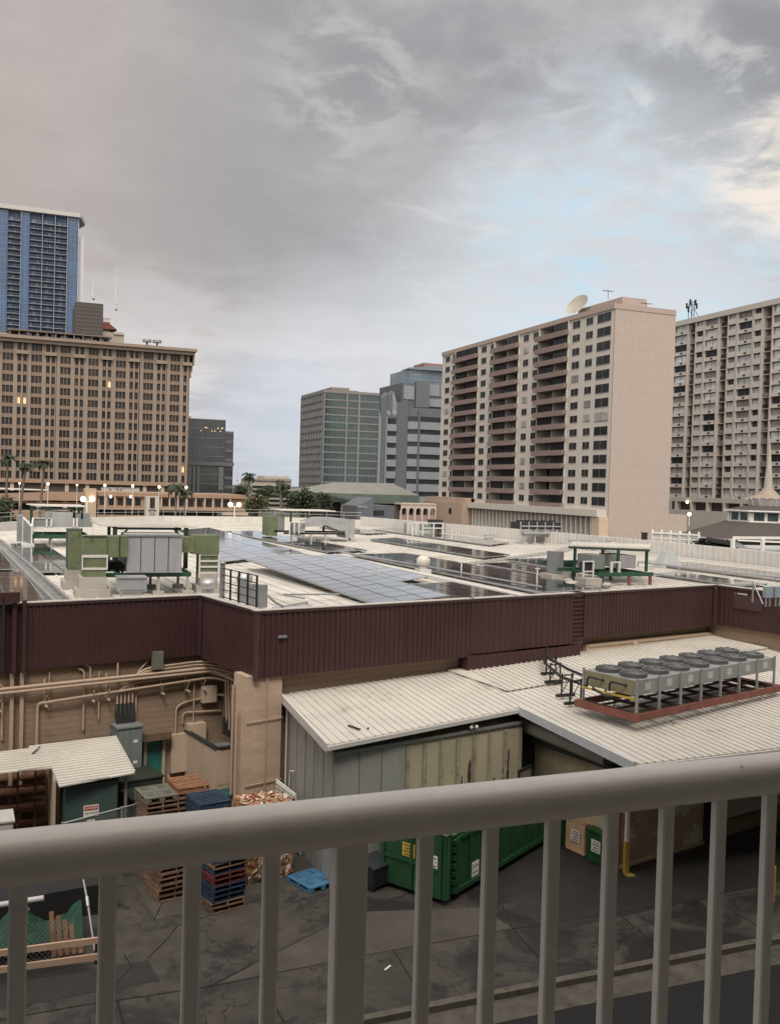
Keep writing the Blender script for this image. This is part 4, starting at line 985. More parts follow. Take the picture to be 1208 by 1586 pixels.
# --- green compactor container
DA = R(31.5)
dp = thing('waste_compactor', 'big green roll-off waste compactor container standing on the wet yard', 'compactor', (10.86, 22.46, GZ), rz=DA)
DL, DW, DH = 5.9, 2.1, 1.85
def dm(p): return p
mb = MB(); mb.box(.25, DL, .03, DW-.03, .22, DH-.05); mb.build('container_body', dump_green, dp)
mb = MB(); mb.add([(.3, .0, DH-.06), (3.2, 0, DH+.02), (3.2, DW, DH+.02), (.3, DW, DH-.06), (.3, 0, DH-.01), (3.2, 0, DH+.06), (3.2, DW, DH+.06), (.3, DW, DH-.01)], [(3, 2, 1, 0), (4, 5, 6, 7), (0, 1, 5, 4), (1, 2, 6, 5), (2, 3, 7, 6), (3, 0, 4, 7)]); mb.build('top_plate', mat('compactor_top_green', (.06, .14, .06), .5, var=.15, dirt=(.05, .09, .04), dirt_s=2), dp)
mb = MB(); mb.box(0, .25, -.02, DW+.02, .16, DH+.08); mb.build('end_door', dump_green, dp)
mb = MB(); mb.box(-.05, .3, -.06, DW+.06, DH+.081, DH+.15); mb.build('door_header', mat('pale_green_edge', (.20, .30, .15), .5), dp)
mb = MB()
for k in range(3): mb.box(-.06, .0-.001, .10+k*.95, .18+k*.95, .2, DH)
mb.box(-.045, -.0015, .181, DW-.1, .9, .97); mb.build('door_rib', dump_green, dp)
mb = MB()
for k in range(7):
    z = .3+k*.22; mb.box(.28, .5, -.09, -.021, z, z+.12); mb.tube([(.39, -.1, z-.04), (.39, -.1, z+.16)], .03, 6)
mb.box(.02, .1, -.10, -.021, .2, DH); mb.box(.52, .6, -.08, .029, .2, DH-.1); mb.build('hinge', dump_green, dp)
mb = MB()
for k in range(6): x = 1.2+k*.85; mb.box(x, x+.08, -.03, .029, .25, DH-.12)
mb.box(.61, DL, -.05, .029, .2, .32); mb.box(.61, DL, -.04, .029, DH-.2, DH-.1); mb.build('side_rib', dump_green, dp)
mb = MB(); mb.box(.3, DL, .3, .42, .08, .22); mb.box(.3, DL, DW-.42, DW-.3, .08, .22); mb.build('skid_rail', dark_steel, dp)
mb = MB()
for x in (.5, DL-.5):
    for y in (.25, DW-.25): mb.tube([(x, y-.08, .1), (x, y+.08, .1)], .1, 10)
mb.build('roller', dark_steel, dp)
mb = MB(); mb.box(DL, DL+1.3, .2, DW-.2, .1, 1.5); mb.build('hopper', dump_green, dp)
mb = MB(); mb.tube([(DL+.2, 1.4, 1.55), (DL+.7, 1.4, 1.9), (DL+1.2, 1.3, 1.55)], [.25, .42, .2], 12); mb.build('hopper_hood', mat('hood_green', (.03, .20, .05), .5), dp)
mb = MB()
for k in range(4): mb.box(DL-.1+k*.35, DL+.02+k*.35, -.02, .199, .15, 1.45)
mb.build('hopper_rib', dump_green, dp)
yl = mat('label_yellow', (.55, .40, .06), .6)
def label(parent, x0, x1, z0, z1, face, m, lines=4):
    mb = MB()
    if face == 'end': mb.box(-.012, -.003, x0, x1, z0, z1)
    else: mb.box(x0, x1, .008, .0295, z0, z1)
    o = mb.build('label', m, parent); mb = MB()
    for k in range(lines):
        z = z1-(z1-z0)*(k+.7)/(lines+.4)
        if face == 'end': mb.box(-.018, -.013, x0+.04, x1-.04-.05*(k % 2), z-.012, z+.012)
        else: mb.box(x0+.03, x1-.03-.05*(k % 2), .003, .0075, z-.01, z+.01)
    mb.build('label_print', ink, o)
label(dp, 1.0, 1.42, 1.05, 1.42, 'end', yl); label(dp, 1.72, 1.98, 1.35, 1.52, 'end', white_paint, 2); label(dp, .25, .42, .95, 1.30, 'end', white_paint, 3)
label(dp, 1.4, 1.75, .35, .75, 'side', white_paint, 2); label(dp, 2.5, 2.8, 1.15, 1.6, 'side', yl, 4); label(dp, 4.4, 4.7, 1.3, 1.6, 'side', white_paint, 2)
bb = thing('tool_bin', 'black plastic bin on small wheels beside the green compactor', 'bin', (9.55, 24.25, GZ), rz=R(25))
mb = MB(); mb.prism([(-.34, -.28), (.34, -.28), (.38, .3), (-.38, .3)], .12, lambda x, y: .62+.25*(y+.3)); mb.build('bin_body', black_plastic, bb)
mb = MB(); mb.prism([(-.36, -.31), (.36, -.31), (.4, .33), (-.4, .33)], lambda x, y: .625+.25*(y+.3), lambda x, y: .67+.25*(y+.3)); mb.build('bin_lid', mat('bin_lid_black', (.03, .035, .04), .4), bb)
for x in (-.28, .28): mb = MB(); mb.tube([(x-.04, -.18, .1), (x+.04, -.18, .1)], .1, 10); mb.tube([(x-.04, .2, .1), (x+.04, .2, .1)], .1, 10); mb.build('wheel', black_plastic, bb)

# --- collection boxes at the dock door
def cbox(x, y, m, label_, seed, open_=False):
    t = thing('collection_box', label_, 'box', (x, y, GZ), rz=R(12), group='collection boxes by the dock door')
    w, d, h = .95, .78, .95
    mb = MB()
    if open_:
        mb.box(0, w, 0, d, .05, .12); mb.box(.001, .08, .001, d-.001, .1201, h); mb.box(w-.08, w-.001, .001, d-.001, .1201, h); mb.box(.0801, w-.0801, d-.08, d-.001, .1201, h)
        mb.build('box_body', m, t); mb = MB(); mb.box(.0, w, .0, d, h+.001, h+.06); mb.build('box_top', m, t)
        mb = MB(); mb.bar((-.012, .05, .15), (-.012, d-.05, .9), .02, .05); mb.bar((.1, -.012, .15), (w-.1, -.012, .9), .02, .05); mb.box(-.03, -.001, 0, .07, .05, .95); mb.box(-.03, -.001, d-.07, d, .05, .95); mb.box(-.03, -.001, .071, d-.071, .05, .12); mb.build('frame', wood_light, t)
    else:
        mb.box(0, w, 0, d, .05, h); mb.build('box_body', m, t)
        mb = MB(); mb.box(-.04, w+.04, -.04, d+.04, h+.001, h+.06); mb.build('box_top', m, t)
        mb = MB(); mb.box(.05, .15, .05, d-.05, 0, .049); mb.box(w-.15, w-.05, .05, d-.05, 0, .049); mb.build('skid', dark_steel, t)
    mb = MB(); mb.box(-.045, -.0305, d*.25, d*.72, .38, .75); lb = mb.build('label', white_paint, t)
    mb = MB()
    for k in range(4): mb.box(-.05, -.0455, d*.30, d*(.66-.06*(k % 2)), .43+k*.08, .455+k*.08)
    mb.build('label_print', ink, lb)
    mb = MB(); mb.box(w*.3, w*.65, d*.3, d*.65, h+.0605, h+.066); lt = mb.build('top_label', white_paint, t)
    mb = MB(); mb.box(w*.38, w*.57, d*.38, d*.57, h+.0665, h+.07); mb.build('label_print', ink, lt)
cbox(16.1, 25.2, dump_green, 'dark green collection box farthest back by the dock door', 1)
cbox(16.4, 24.2, wood_light, 'open pale wooden crate box between the two green collection boxes', 2, True)
cbox(16.5, 23.25, dump_green, 'green collection box with white labels nearest the white post', 3)
lc = thing('low_wood_crate', 'low reddish wood crate behind the green compactor', 'crate', (15.2, 26.0, GZ), rz=R(20))
mb = MB()
for k in range(4): mb.box(0, .9, 0, .03, .05+k*.2, .19+k*.2); mb.box(-.03, 0, .03, .8, .05+k*.2, .19+k*.2)
mb.build('slats', wood, lc)
mb = MB(); mb.box(0.001, .9, .031, .8, 0, .75); mb.build('crate_liner', card, lc)
wp = thing('white_post', 'slim white roof post with a yellow painted foot', 'post', (16.92, 22.84, GZ))
mb = MB(); mb.box(-.05, .05, -.05, .05, .95, 4.05); mb.build('shaft', white_paint, wp)
mb = MB(); mb.box(-.07, .07, -.07, .07, 0, .95); mb.build('foot', yellow, wp)
mb = MB(); mb.box(-.12, .14, -.3, -.1, 0, .03); mb.build('base_plate', yellow, wp)
rp = thing('red_post', 'dark red pipe standing next to the white roof post', 'post', (16.72, 22.95, GZ))
mb = MB(); mb.cyl(0, 0, 1.0, 3.9, .05, 8); mb.build('shaft', red_pole, rp)
mb = MB(); mb.cyl(0, 0, 0, 1.0, .055, 8); mb.build('foot', wood_orange, rp)
bo = thing('bollard', 'yellow bollard at the right edge beside the street', 'bollard', (19.7, 19.95, GZ))
mb = MB(); mb.cyl(0, 0, 0, .95, .075, 12); mb.sphere((0, 0, .95), .075, 12, (1, 1, .6)); mb.build('bollard_body', yellow, bo)
# --- timber barrier, netting and debris at lower left
ba = thing('timber_barrier', 'pinkish timber barrier of two long rails at the lower left', 'barrier', (0, 22.3, GZ), world=True)
br_m = mat('pink_timber', (.50, .34, .25), .7, var=.12, vs=3)
for z in (-10.62, -11.0):
    mb = MB(); mb.bar((-3.5, 22.45, z), (2.02, 22.25, z), .06, .14); mb.build('rail', br_m, ba)
for x, y in ((-2.6, 22.5), (.35, 22.4), (1.95, 22.33)): mb = MB(); mb.box(x-.03, x+.03, y-.02, y+.04, GZ, -10.58); mb.build('post', dark_steel, ba)
nn_ = thing('netting_heap', 'dark green netting draped over wire mesh behind the timber barrier', 'netting', (0, 24, GZ), world=True)
mb = MB(); nx, ny = 26, 12; vs = []; fs = []
rr = random.Random(4)
for i in range(nx):
    for k in range(ny):
        x = -3.2+4.9*i/(nx-1); y = 22.9+1.7*k/(ny-1)
        z = GZ+.15+.75*math.sin(math.pi*min(1, (k+.6)/ny))*(.6+.4*math.sin(i*.8))+rr.uniform(-.05, .07); vs.append((x, y, z))
for i in range(nx-1):
    for k in range(ny-1): fs.append((i*ny+k, (i+1)*ny+k, (i+1)*ny+k+1, i*ny+k+1))
mb.add(vs, fs); mb.build('netting', net_green, nn_)
mb = MB(); chain(mb, (-3, 22.85), (1.5, 22.75), GZ+.02, GZ+.95, .12); mb.build('wire_mesh', grey_steel, nn_)
pb = thing('broken_pallet', 'broken orange wood pallet propped up behind the timber barrier', 'pallet', (1.35, 22.75, GZ), world=True)
for k in range(5):
    x = 1.05+.15*k; hh = .95-.12*k
    mb = MB(); mb.bar((x, 22.85, GZ+.05), (x-.06, 23.15, GZ+.05+hh), .10, .025, (0, 1, 0)); mb.build('slat', wood_orange, pb)
mb = MB(); mb.bar((1.0, 22.98, GZ+.35), (1.72, 22.98, GZ+.3), .03, .09); mb.bar((1.0, 22.9, GZ+.12), (1.72, 22.9, GZ+.12), .03, .09); mb.build('cross_slat', wood, pb)
sp_ = thing('scaffold_pole', 'grey steel pole leaning behind the broken pallet', 'pole', (1.95, 22.9, GZ), world=True)
mb = MB(); mb.tube([(1.95, 22.75, GZ+.1), (1.82, 23.5, GZ+1.0), (1.75, 23.9, GZ+1.35)], .03, 7); mb.build('pole_tube', grey_steel, sp_)
mb = MB(); mb.tube([(1.83, 23.4, GZ+.9), (1.81, 23.56, GZ+1.07)], .045, 7); mb.build('coupler', galv, sp_)
wpi = thing('white_pipe', 'thick pale pipe resting on a stand at the left edge', 'pipe', (0, 24, GZ), world=True)
mb = MB(); mb.tube([(-3.0, 24.5, -10.55), (.85, 23.95, -10.2)], .07, 10); mb.build('pipe_tube', mat('pale_pipe', (.45, .46, .46), .5), wpi)
mb = MB(); mb.tube([(.4, 24.0, -10.28), (.4, 24.0, GZ)], .05, 7); mb.tube([(.3, 23.9, -10.5), (.5, 24.1, -10.5)], .07, 7); mb.build('stand', grey_steel, wpi)
dk = thing('dark_machine', 'black shrouded machine standing in shade behind the netting', 'machine', (1.5, 25.0, GZ), rz=R(8))
mb = MB(); mb.prism([(-1.9, -.2), (1.1, -.2), (1.1, .9), (-1.9, .9)], 0, lambda x, y: .8+.15*(y)); mb.build('cover', mat('black_sheet', (.012, .012, .013), .7, var=.3, bump=.5, bs=6), dk)
for x in (-1.6, .8): mb = MB(); mb.tube([(x-.06, -.25, .16), (x+.06, -.25, .16)], .16, 10); mb.build('wheel', black_plastic, dk)
lt_ = MB(); lt_.bar((8.15, 19.9, GZ+.015), (8.35, 20.05, GZ+.015), .05, .012); tag(lt_.build('litter', white_paint), 'small pale scrap of litter on the yard slab', 'litter')

# ================================================================== ON THE MALL ROOF
def solar(label, A, B, D, nu, nv, z=RZ+.13, rb=0.0, rd=0.0):
    """A near corner, B the corner across, D the far corner; panels nu across, nv along"""
    A = Vector((*A, z)); B = Vector((*B, z+rb)); D = Vector((*D, z+rd))
    eu = (B-A)/nu; ev = (D-A)/nv
    t = thing('solar_array', label, 'solar panels', tuple(A), group='solar arrays on the mall roof')
    g = .025
    a = eu.normalized()*g; b = ev.normalized()*g
    mb = MB(); q = [a+b, eu-a+b, eu-a+ev-b, a+ev-b]; h = Vector((0, 0, .035))
    mb.add([p for p in q]+[p+h for p in q], [(3, 2, 1, 0), (4, 5, 6, 7), (0, 1, 5, 4), (1, 2, 6, 5), (2, 3, 7, 6), (3, 0, 4, 7)])
    cnt = 0; proto = None; rest = MB()
    for j_ in range(nv):
        for i in range(nu):
            p = eu*i+ev*j_+Vector((0, 0, random.uniform(0, .006)))
            if cnt < 100:
                if proto is None: proto = mb.build('solar_panel', solar_glass, t, off=p)
                else: o = proto.copy(); C.objects.link(o); o.parent = t; o.location = p
            else: rest.add([v_+p for v_ in ([p_ for p_ in q]+[p_+h for p_ in q])], [(3, 2, 1, 0), (4, 5, 6, 7), (0, 1, 5, 4), (1, 2, 6, 5), (2, 3, 7, 6), (3, 0, 4, 7)])
            cnt += 1
    if rest.v: tag(rest.build('solar_panel', solar_glass, t, off=(0, 0, 0)), kind='stuff')
    mr_ = MB(); W = B-A; V = D-A
    for f in (.02, .33, .66, .98): mr_.bar(W*f+Vector((0, 0, -.03)), W*f+V+Vector((0, 0, -.03)), .05, .05)
    nW = W.normalized()*.01; nV = V.normalized()*.02
    mr_.bar(-nV+Vector((0, 0, .02)), W-nV+Vector((0, 0, .02)), .03, .04); mr_.bar(-nW+Vector((0, 0, .02)), V-nW+Vector((0, 0, .02)), .03, .04)
    mr_.bar(V+nV+Vector((0, 0, .02)), W+V+nV+Vector((0, 0, .02)), .03, .04); mr_.bar(W+nW+Vector((0, 0, .02)), W+V+nW+Vector((0, 0, .02)), .03, .04)
    mr_.build('mounting_rail', galv, t, off=(0, 0, 0))
    return t
solar('dark solar array at the left edge of the roof nearest the maroon parapet', (-4.5, 31.9), (1.05, 32.5), (-5.1, 43.0), 5, 7)
solar('dark solar array at the left edge behind the nearest one', (-5.2, 44.3), (.15, 44.9), (-6.0, 55.4), 5, 7)
solar('dark solar array between the cable tray and the big green duct unit', (1.15, 43.4), (3.1, 43.5), (-.1, 61.7), 2, 12)
solar('pale reflecting solar strip left of the ridge beyond the green duct unit', (12.75, 50.6), (15.85, 53.4), (11.6, 73.0), 2, 14, rb=.10, rd=.3)
solar('short pale solar strip between the main duct unit and the reflecting strip', (10.2, 48.4), (12.6, 50.3), (9.6, 58.5), 2, 7, rb=.10, rd=.2)
solar('long pale blue solar array at the middle of the roof behind the parapet', (11.85, 30.55), (14.95, 31.3), (10.6, 45.6), 3, 15, rb=.18, rd=.38)
solar('pale blue solar strip between the long array and the white ridge', (14.75, 37.3), (17.35, 38.6), (13.75, 47.4), 2, 8, rb=.12, rd=.25)
solar('small dark solar array where the white ridge meets the parapet', (15.15, 31.6), (18.15, 32.4), (14.8, 36.2), 3, 4, rb=.02, rd=.02)
solar('dark solar array right of the ridge, far half', (18.0, 55.2), (21.1, 56.5), (16.4, 78), 3, 14)
solar('dark solar array right of the ridge, near half behind the parapet', (19.9, 33.2), (23.9, 34.1), (18.8, 53.2), 4, 16)
solar('narrow dark solar strip beside the duct unit with the thin grey stack', (24.6, 38.5), (26.6, 39.2), (24.0, 46.5), 2, 6)
solar('far dark solar array nearest the arched wall', (32.9, 62), (36.3, 65.4), (31.8, 84.0), 3, 14)
solar('far dark solar array in front of the one by the arched wall', (26.4, 50.6), (29.4, 52.8), (25.7, 68.2), 3, 11)
solar('dark solar array behind the canopied unit on the right', (27.1, 42.2), (30.3, 43.0), (27.0, 49.2), 3, 5)
solar('dark solar array along the white wall at the right edge', (36.0, 31.5), (39.6, 32.6), (35.0, 45.6), 3, 9)
solar('dark solar strip behind the maroon corner on the right', (31.3, 34.3), (33.4, 34.9), (30.9, 40.2), 2, 4)
solar('dark solar strip at the right edge nearest the maroon corner', (33.6, 24.3), (35.6, 24.9), (32.9, 33.2), 2, 6)
solar('far small dark solar array by the low green roof', (28.2, 76), (31.0, 78), (27.8, 88), 2, 7)

def fx(px, Y, py=860): return onY(px, py, Y).x
# --- main green duct unit
ub = thing('air_handling_unit', 'big rooftop unit with green ducts, a wide grey panelled box and a white canopy', 'rooftop unit', (5, 36.5, RZ), world=True)
def bx(root, nm, m, x0, x1, y0, y1, z0, z1):
    mb = MB(); mb.box(x0, x1, y0, y1, z0, z1); return mb.build(nm, m, root)
def seams(root, x0, x1, y, z0, z1, n, nm='panel_seam', m=None):
    mb = MB()
    for k in range(1, n): x = x0+(x1-x0)*k/n; mb.box(x-.012, x+.012, y-.012, y-.002, z0+.01, z1-.01)
    mb.build(nm, m or dark_steel, root)
a0, a1 = fx(129, 35.4), fx(165, 35.4); b1 = fx(197, 35.6); c1x = fx(282, 35.6); d1x = fx(338, 36.2); d0x = fx(308, 36.2)
o = bx(ub, 'duct', green_duct, a0, a1, 35.3, 36.3, -3.74, -2.10); 
mb = MB(); mb.box(a0-.03, a1+.03, 35.27, 35.299, -2.86, -2.76); mb.box(a0-.03, a1+.03, 35.27, 35.299, -3.30, -3.22); mb.box(a0-.04, a0-.0, 35.25, 35.33, -3.3, -2.76); mb.box(a1, a1+.05, 35.25, 35.33, -3.3, -2.76); mb.pieces('duct_flange', white_trim, ub)
bx(ub, 'duct', green_duct, a1+.002, b1, 35.45, 36.3, -2.86, -2.10)
mb = MB(); mb.box(a1+.45, a1+.49, 35.43, 35.449, -2.88, -2.08); mb.box(a0-.01, a1+.01, 35.28, 35.299, -2.12, -2.08); mb.build('duct_seam', dark_green, ub)
bx(ub, 'duct', dark_green, fx(105, 38.2), fx(126, 38.2), 38.0, 39.4, -3.75, -2.02)
bx(ub, 'duct', green_duct, fx(105, 38.2)+.005, fx(126, 38.2)-.005, 37.96, 37.998, -3.7, -2.05)
o = bx(ub, 'fan_housing', ahu_grey, b1+.004, c1x, 35.6, 37.8, -3.42, -2.06); seams(ub, b1, c1x, 35.6, -3.42, -2.06, 4)
mb = MB(); mb.box(b1-.03, c1x+.03, 35.55, 35.6, -2.10, -2.03); mb.box(b1-.03, c1x+.03, 35.55, 35.598, -3.45, -3.40); mb.build('housing_edge', galv, ub)
bx(ub, 'duct', green_duct, c1x+.06, c1x+.5, 35.9, 36.6, -2.72, -2.14); bx(ub, 'duct', green_duct, d0x-.3, d1x, 36.0, 36.8, -2.78, -2.08)
bx(ub, 'duct_joint', galv, c1x+.002, c1x+.058, 35.85, 36.65, -2.8, -2.1)
bx(ub, 'duct', green_duct, d0x+.02, d1x-.02, 36.1, 36.8, -3.55, -2.782)
mb = MB()
for z in (-2.86, -3.10, -3.32, -3.55): mb.box(d0x, d1x+.02, 36.05, 36.098, z, z+.07)
for x in (d0x-.02, d1x-.02): mb.box(x, x+.06, 36.0, 36.049, -3.7, -2.8)
mb.pieces('duct_flange', white_trim, ub)
mb = MB()
for (x0, x1, y0, y1) in ((a0-.25, a1+.15, 35.1, 36.5), (fx(98, 38.2), fx(131, 38.2), 37.8, 39.6), (d0x-.1, d1x+.1, 35.95, 36.95)):
    mb.prism([(x0, y0), (x1, y0), (x1, y1), (x0, y1)], RZ, RZ+.30); mb.box(x0+.12, x1-.12, y0+.1, y1-.1, RZ+.3, -3.56)
mb.pieces('roof_curb', concrete, ub)
gb = MB(); gx0, gx1 = fx(148, 36), fx(294, 36)
for y in (35.7, 37.9): gb.box(gx0, gx1, y, y+.12, -3.62, -3.46)
for k in range(5): x = gx0+(gx1-gx0)*k/4; gb.box(x-.05, x+.05, 35.821, 37.899, -3.6, -3.47)
gb.build('base_frame', green_steel, ub)
for k in range(4):
    for y in (35.75, 37.95): x = gx0+.1+(gx1-gx0-.2)*k/3; mb = MB(); mb.box(x-.05, x+.05, y-.04, y+.04, RZ+.16, -3.621); mb.box(x-.2, x+.2, y-.14, y+.14, RZ, RZ+.16); mb.build('leg', concrete, ub)
cy0, cy1 = 37.2, 40.0
cx0, cx1 = fx(157, 37.2, 818), fx(306, 37.2, 818)
mb = MB(); mb.prism([(cx0, cy0), (cx1, cy0), (cx1-.3, cy1), (cx0-.2, cy1)], lambda x, y: -1.84+.02*(y-37), lambda x, y: -1.80+.02*(y-37)); mb.build('canopy', cream_sheet, ub)
mb = MB()
for k in range(16): y = cy0+.05+k*.18; mb.box(cx0-.15, cx1-.25, y, y+.06, -1.80+.02*(y-37), -1.765+.02*(y-37))
mb.build('canopy_rib', cream_sheet, ub)
mb = MB(); mb.box(cx0+.5, cx1-.6, cy0+.1, cy0+.2, -1.95, -1.86); mb.box(cx0+.5, cx1-.6, cy1-.3, cy1-.2, -1.95, -1.84)
for x in (fx(178, 37.3), fx(288, 37.3)): mb.box(x-.08, x+.08, 37.25, 37.4, -3.46, -1.86); mb.bar((x, 37.3, -2.4), (x+(.5 if x < 5 else -.5), 37.3, -1.9), .07, .07); mb.box(x-.06, x+.06, 39.7, 39.8, -3.5, -1.84)
mb.box(fx(178, 37.3), fx(178, 37.3)+.1, 37.41, 39.69, -1.95, -1.86)
mb.build('canopy_frame', mat('dark_green_frame', (.02, .045, .03), .5), ub)
mb = MB()
mb.add([(fx(183, 36.2), 36, -2.95), (fx(193, 36.2), 36, -2.75), (fx(197, 36.2), 36, -2.75), (fx(197, 36.2), 36, -3.2), (fx(193, 36.2), 36, -3.2), (fx(183, 36.2), 36.6, -2.95), (fx(193, 36.2), 36.6, -2.75), (fx(197, 36.2), 36.6, -2.75), (fx(197, 36.2), 36.6, -3.2), (fx(193, 36.2), 36.6, -3.2)], [(0, 1, 2, 3, 4), (9, 8, 7, 6, 5), (0, 5, 6, 1), (1, 6, 7, 2), (4, 3, 8, 9), (0, 4, 9, 5)])
mb.build('intake_hood', galv, ub)
mb = MB()
for x in (fx(166, 36), fx(172, 36), fx(186, 36)): mb.tube([(x, 36.9, -3.5), (x, 36.9, -2.4)], .05, 6)
mb.tube([(fx(166, 36), 37.0, -3.3), (fx(196, 36), 37.0, -3.3)], .08, 7); mb.box(fx(168, 36), fx(194, 36), 36.4, 37.3, -3.4, -3.1); mb.build('pump_pipes', dark_steel, ub)
def small_unit(label, px0, px1, Y, ztop, dpt=.9, m=ahu_grey, cat='rooftop unit', nm='exhaust_fan_box', curb=.38):
    x0, x1 = fx(px0, Y), fx(px1, Y); t = thing(nm, label, cat, ((x0+x1)/2, Y, RZ), world=True)
    bx(t, 'housing', m, x0, x1, Y, Y+dpt, RZ+curb+.001, ztop); bx(t, 'roof_curb', white_trim, x0+.12, x1-.12, Y+.1, Y+dpt-.1, RZ, RZ+curb)
    mb = MB(); mb.box(x0-.03, x1+.03, Y-.03, Y+dpt+.03, ztop+.001, ztop+.04); mb.box(x0+.05, x1-.05, Y-.02, Y-.002, RZ+curb+.06, RZ+curb+.09); mb.build('lid', galv, t); return t
small_unit('low grey fan box on a white curb in front of the green duct unit', 185, 229, 33.6, -3.46)
# mushroom ventilators
def mush(label, px, Y, r, h, m=galv):
    x = fx(px, Y, 890); t = thing('roof_ventilator', label, 'ventilator', (x, Y, RZ), group='roof ventilators')
    mb = MB(); mb.box(-r*.9, r*.9, -r*.9, r*.9, 0, h*.3); mb.build('roof_curb', white_trim, t)
    mb = MB(); mb.cyl(0, 0, h*.301, h*.55, r*.6, 12); mb.build('neck', m, t)
    mb = MB(); mb.tube([(0, 0, h*.5), (0, 0, h*.6), (0, 0, h*.85), (0, 0, h), (0, 0, h*1.03)], [r*.8, r, r, r*.6, .02], 14); mb.build('hood', m, t)
mush('galvanised ventilator beside the right leg of the green duct unit', 323, 34.3, .33, .75)
mush('galvanised ventilator behind the black roof ladder rail', 379, 35.2, .30, .85)
mush('pale ventilator with a rounded hood right of the white ridge', 655, 42.4, .34, .9, cream_sheet)
rl = thing('roof_ladder_rail', 'black steel guard rail at the parapet corner with grey boxes behind it', 'railing', (7.0, 31, RZ), world=True)
q0 = Vector((6.72, 32.1)); q1 = Vector((7.25, 29.35)); mb = MB()
for k in range(5):
    p = q0.lerp(q1, k/4); mb.box(p.x-.03, p.x+.03, p.y-.03, p.y+.03, RZ, RZ+1.35)
for z in (.35, .6, .85, 1.1, 1.33): mb.tube([(q0.x, q0.y, RZ+z), (q1.x, q1.y, RZ+z)], .018, 6)
mb.build('rail_frame', dark_steel, rl)
mb = MB(); mb.prism([(q0.x-.08, q0.y-.05), (q0.x+.08, q0.y-.05), (q0.x+.08, q0.y+.08), (q0.x-.08, q0.y+.08)], RZ, RZ+1.5); mb.tube([(q0.x, q0.y, RZ+1.5), (q0.x, q0.y, RZ+1.62)], [.12, .01], 6); mb.build('end_post', grey_steel, rl)
db = thing('disconnect_boxes', 'cluster of galvanised switch boxes and conduits behind the roof rail', 'switch box', (7.6, 30.9, RZ), world=True)
for x, y, w, h in ((7.15, 31.5, .35, .8), (7.35, 30.8, .4, .7), (7.5, 30.1, .3, .75)): bx(db, 'switch_box', galv, x, x+w, y, y+.2, RZ+.2, RZ+.2+h)
mb = MB(); 
for x, y in ((7.2, 31.6), (7.45, 31.6), (7.4, 30.9), (7.7, 30.9), (7.6, 30.2)): mb.tube([(x, y, RZ), (x, y, RZ+.3)], .025, 6)
mb.tube([(7.8, 30.1, RZ+.6), (8.1, 30.2, RZ+.35), (8.6, 31.0, RZ+.1), (9.8, 32.2, RZ+.08)], .04, 6); mb.build('conduit', galv, db)
sk = MB(); sk.prism([(8.3, 29.9), (9.8, 30.3), (9.5, 31.5), (8.2, 31.0)], RZ+.05, RZ+.09); tag(sk.build('roof_patch', ahu_grey), 'flat grey metal sheet lying on the roof beside the switch boxes', 'sheet')
# --- far left unit with framed screens
ua = thing('air_handling_unit', 'far left rooftop unit with dark framed screens, green base and a white canopy', 'rooftop unit', (2, 62, RZ), world=True)
f_ = lambda px: fx(px, 62, 810)
bx(ua, 'fan_housing', grey_steel, f_(27), f_(37), 61.6, 64.5, -4.0, -2.45)
bx(ua, 'fan_housing', ahu_grey, f_(70), f_(83), 62.5, 64.5, -3.1, -1.95); bx(ua, 'fan_housing', ahu_grey, f_(80), f_(112), 61.3, 64.0, -3.15, -2.2)
bx(ua, 'fan_housing', grey_steel, f_(114), f_(141), 62.4, 64.4, -3.1, -2.3)
mb = MB()
for p0, p1 in ((51, 72), (72, 79), (113, 118), (118, 143)): mb.box(f_(p0)+.06, f_(p1)-.06, 60.9, 60.95, -3.05, -2.55)
mb.add([(f_(36), 60.9, -3.95), (f_(48), 59.9, -3.95), (f_(48), 59.9, -3.0), (f_(36), 60.9, -2.55)], [(0, 1, 2, 3)]); mb.pieces('screen', cabinet_grey, ua)
mb = MB()
for p_ in (51, 72, 79, 113, 118, 143): mb.box(f_(p_)-.05, f_(p_)+.05, 60.84, 60.96, -4.0 if p_ in (51, 143) else -3.1, -2.5)
mb.box(f_(51)+.051, f_(79), 60.84, 60.9, -2.55, -2.5); mb.box(f_(51)+.051, f_(143)-.051, 60.84, 60.9, -3.12, -3.06)
for q_, r_ in (((f_(36), 60.9, -4), (f_(36), 60.9, -2.5)), ((f_(36), 60.9, -2.5), (f_(49), 59.9, -3.0)), ((f_(49), 59.9, -3), (f_(49), 59.9, -4)), ((f_(49), 59.9, -3), (f_(51), 60.9, -2.55))): mb.bar(q_, r_, .08, .08)
mb.build('screen_frame', white_trim, ua)
mb = MB(); mb.box(f_(50), f_(135), 60.6, 60.75, -3.75, -3.5); mb.box(f_(50), f_(135), 63.5, 63.65, -3.75, -3.5)
for k in range(6): x = f_(50)+(f_(135)-f_(50))*k/5; mb.box(x-.05, x+.05, 60.751, 63.499, -3.72, -3.55)
mb.build('base_frame', green_steel, ua)
for k in range(4):
    for y in (60.68, 63.58): x = f_(52)+(f_(133)-f_(52))*k/3; mb = MB(); mb.cyl(x, y, RZ, -3.75, .06, 6); mb.build('leg', galv, ua)
bx(ua, 'roof_curb', white_trim, f_(34), f_(53), 59.6, 61.4, RZ, RZ+.28)
mb = MB(); x0_, x1_ = fx(42, 62.5, 780), fx(135, 62.5, 785); mb.prism([(x0_+.5, 62.3), (x1_, 62.3), (x1_-.2, 66), (x0_, 66)], -1.86, -1.80); mb.build('canopy', cream_sheet, ua)
mb = MB()
for x in (f_(50), f_(116), f_(128)): mb.box(x-.06, x+.06, 62.4, 62.52, -3.5, -1.861); mb.box(x-.06, x+.06, 65.4, 65.52, -4.2, -1.861)
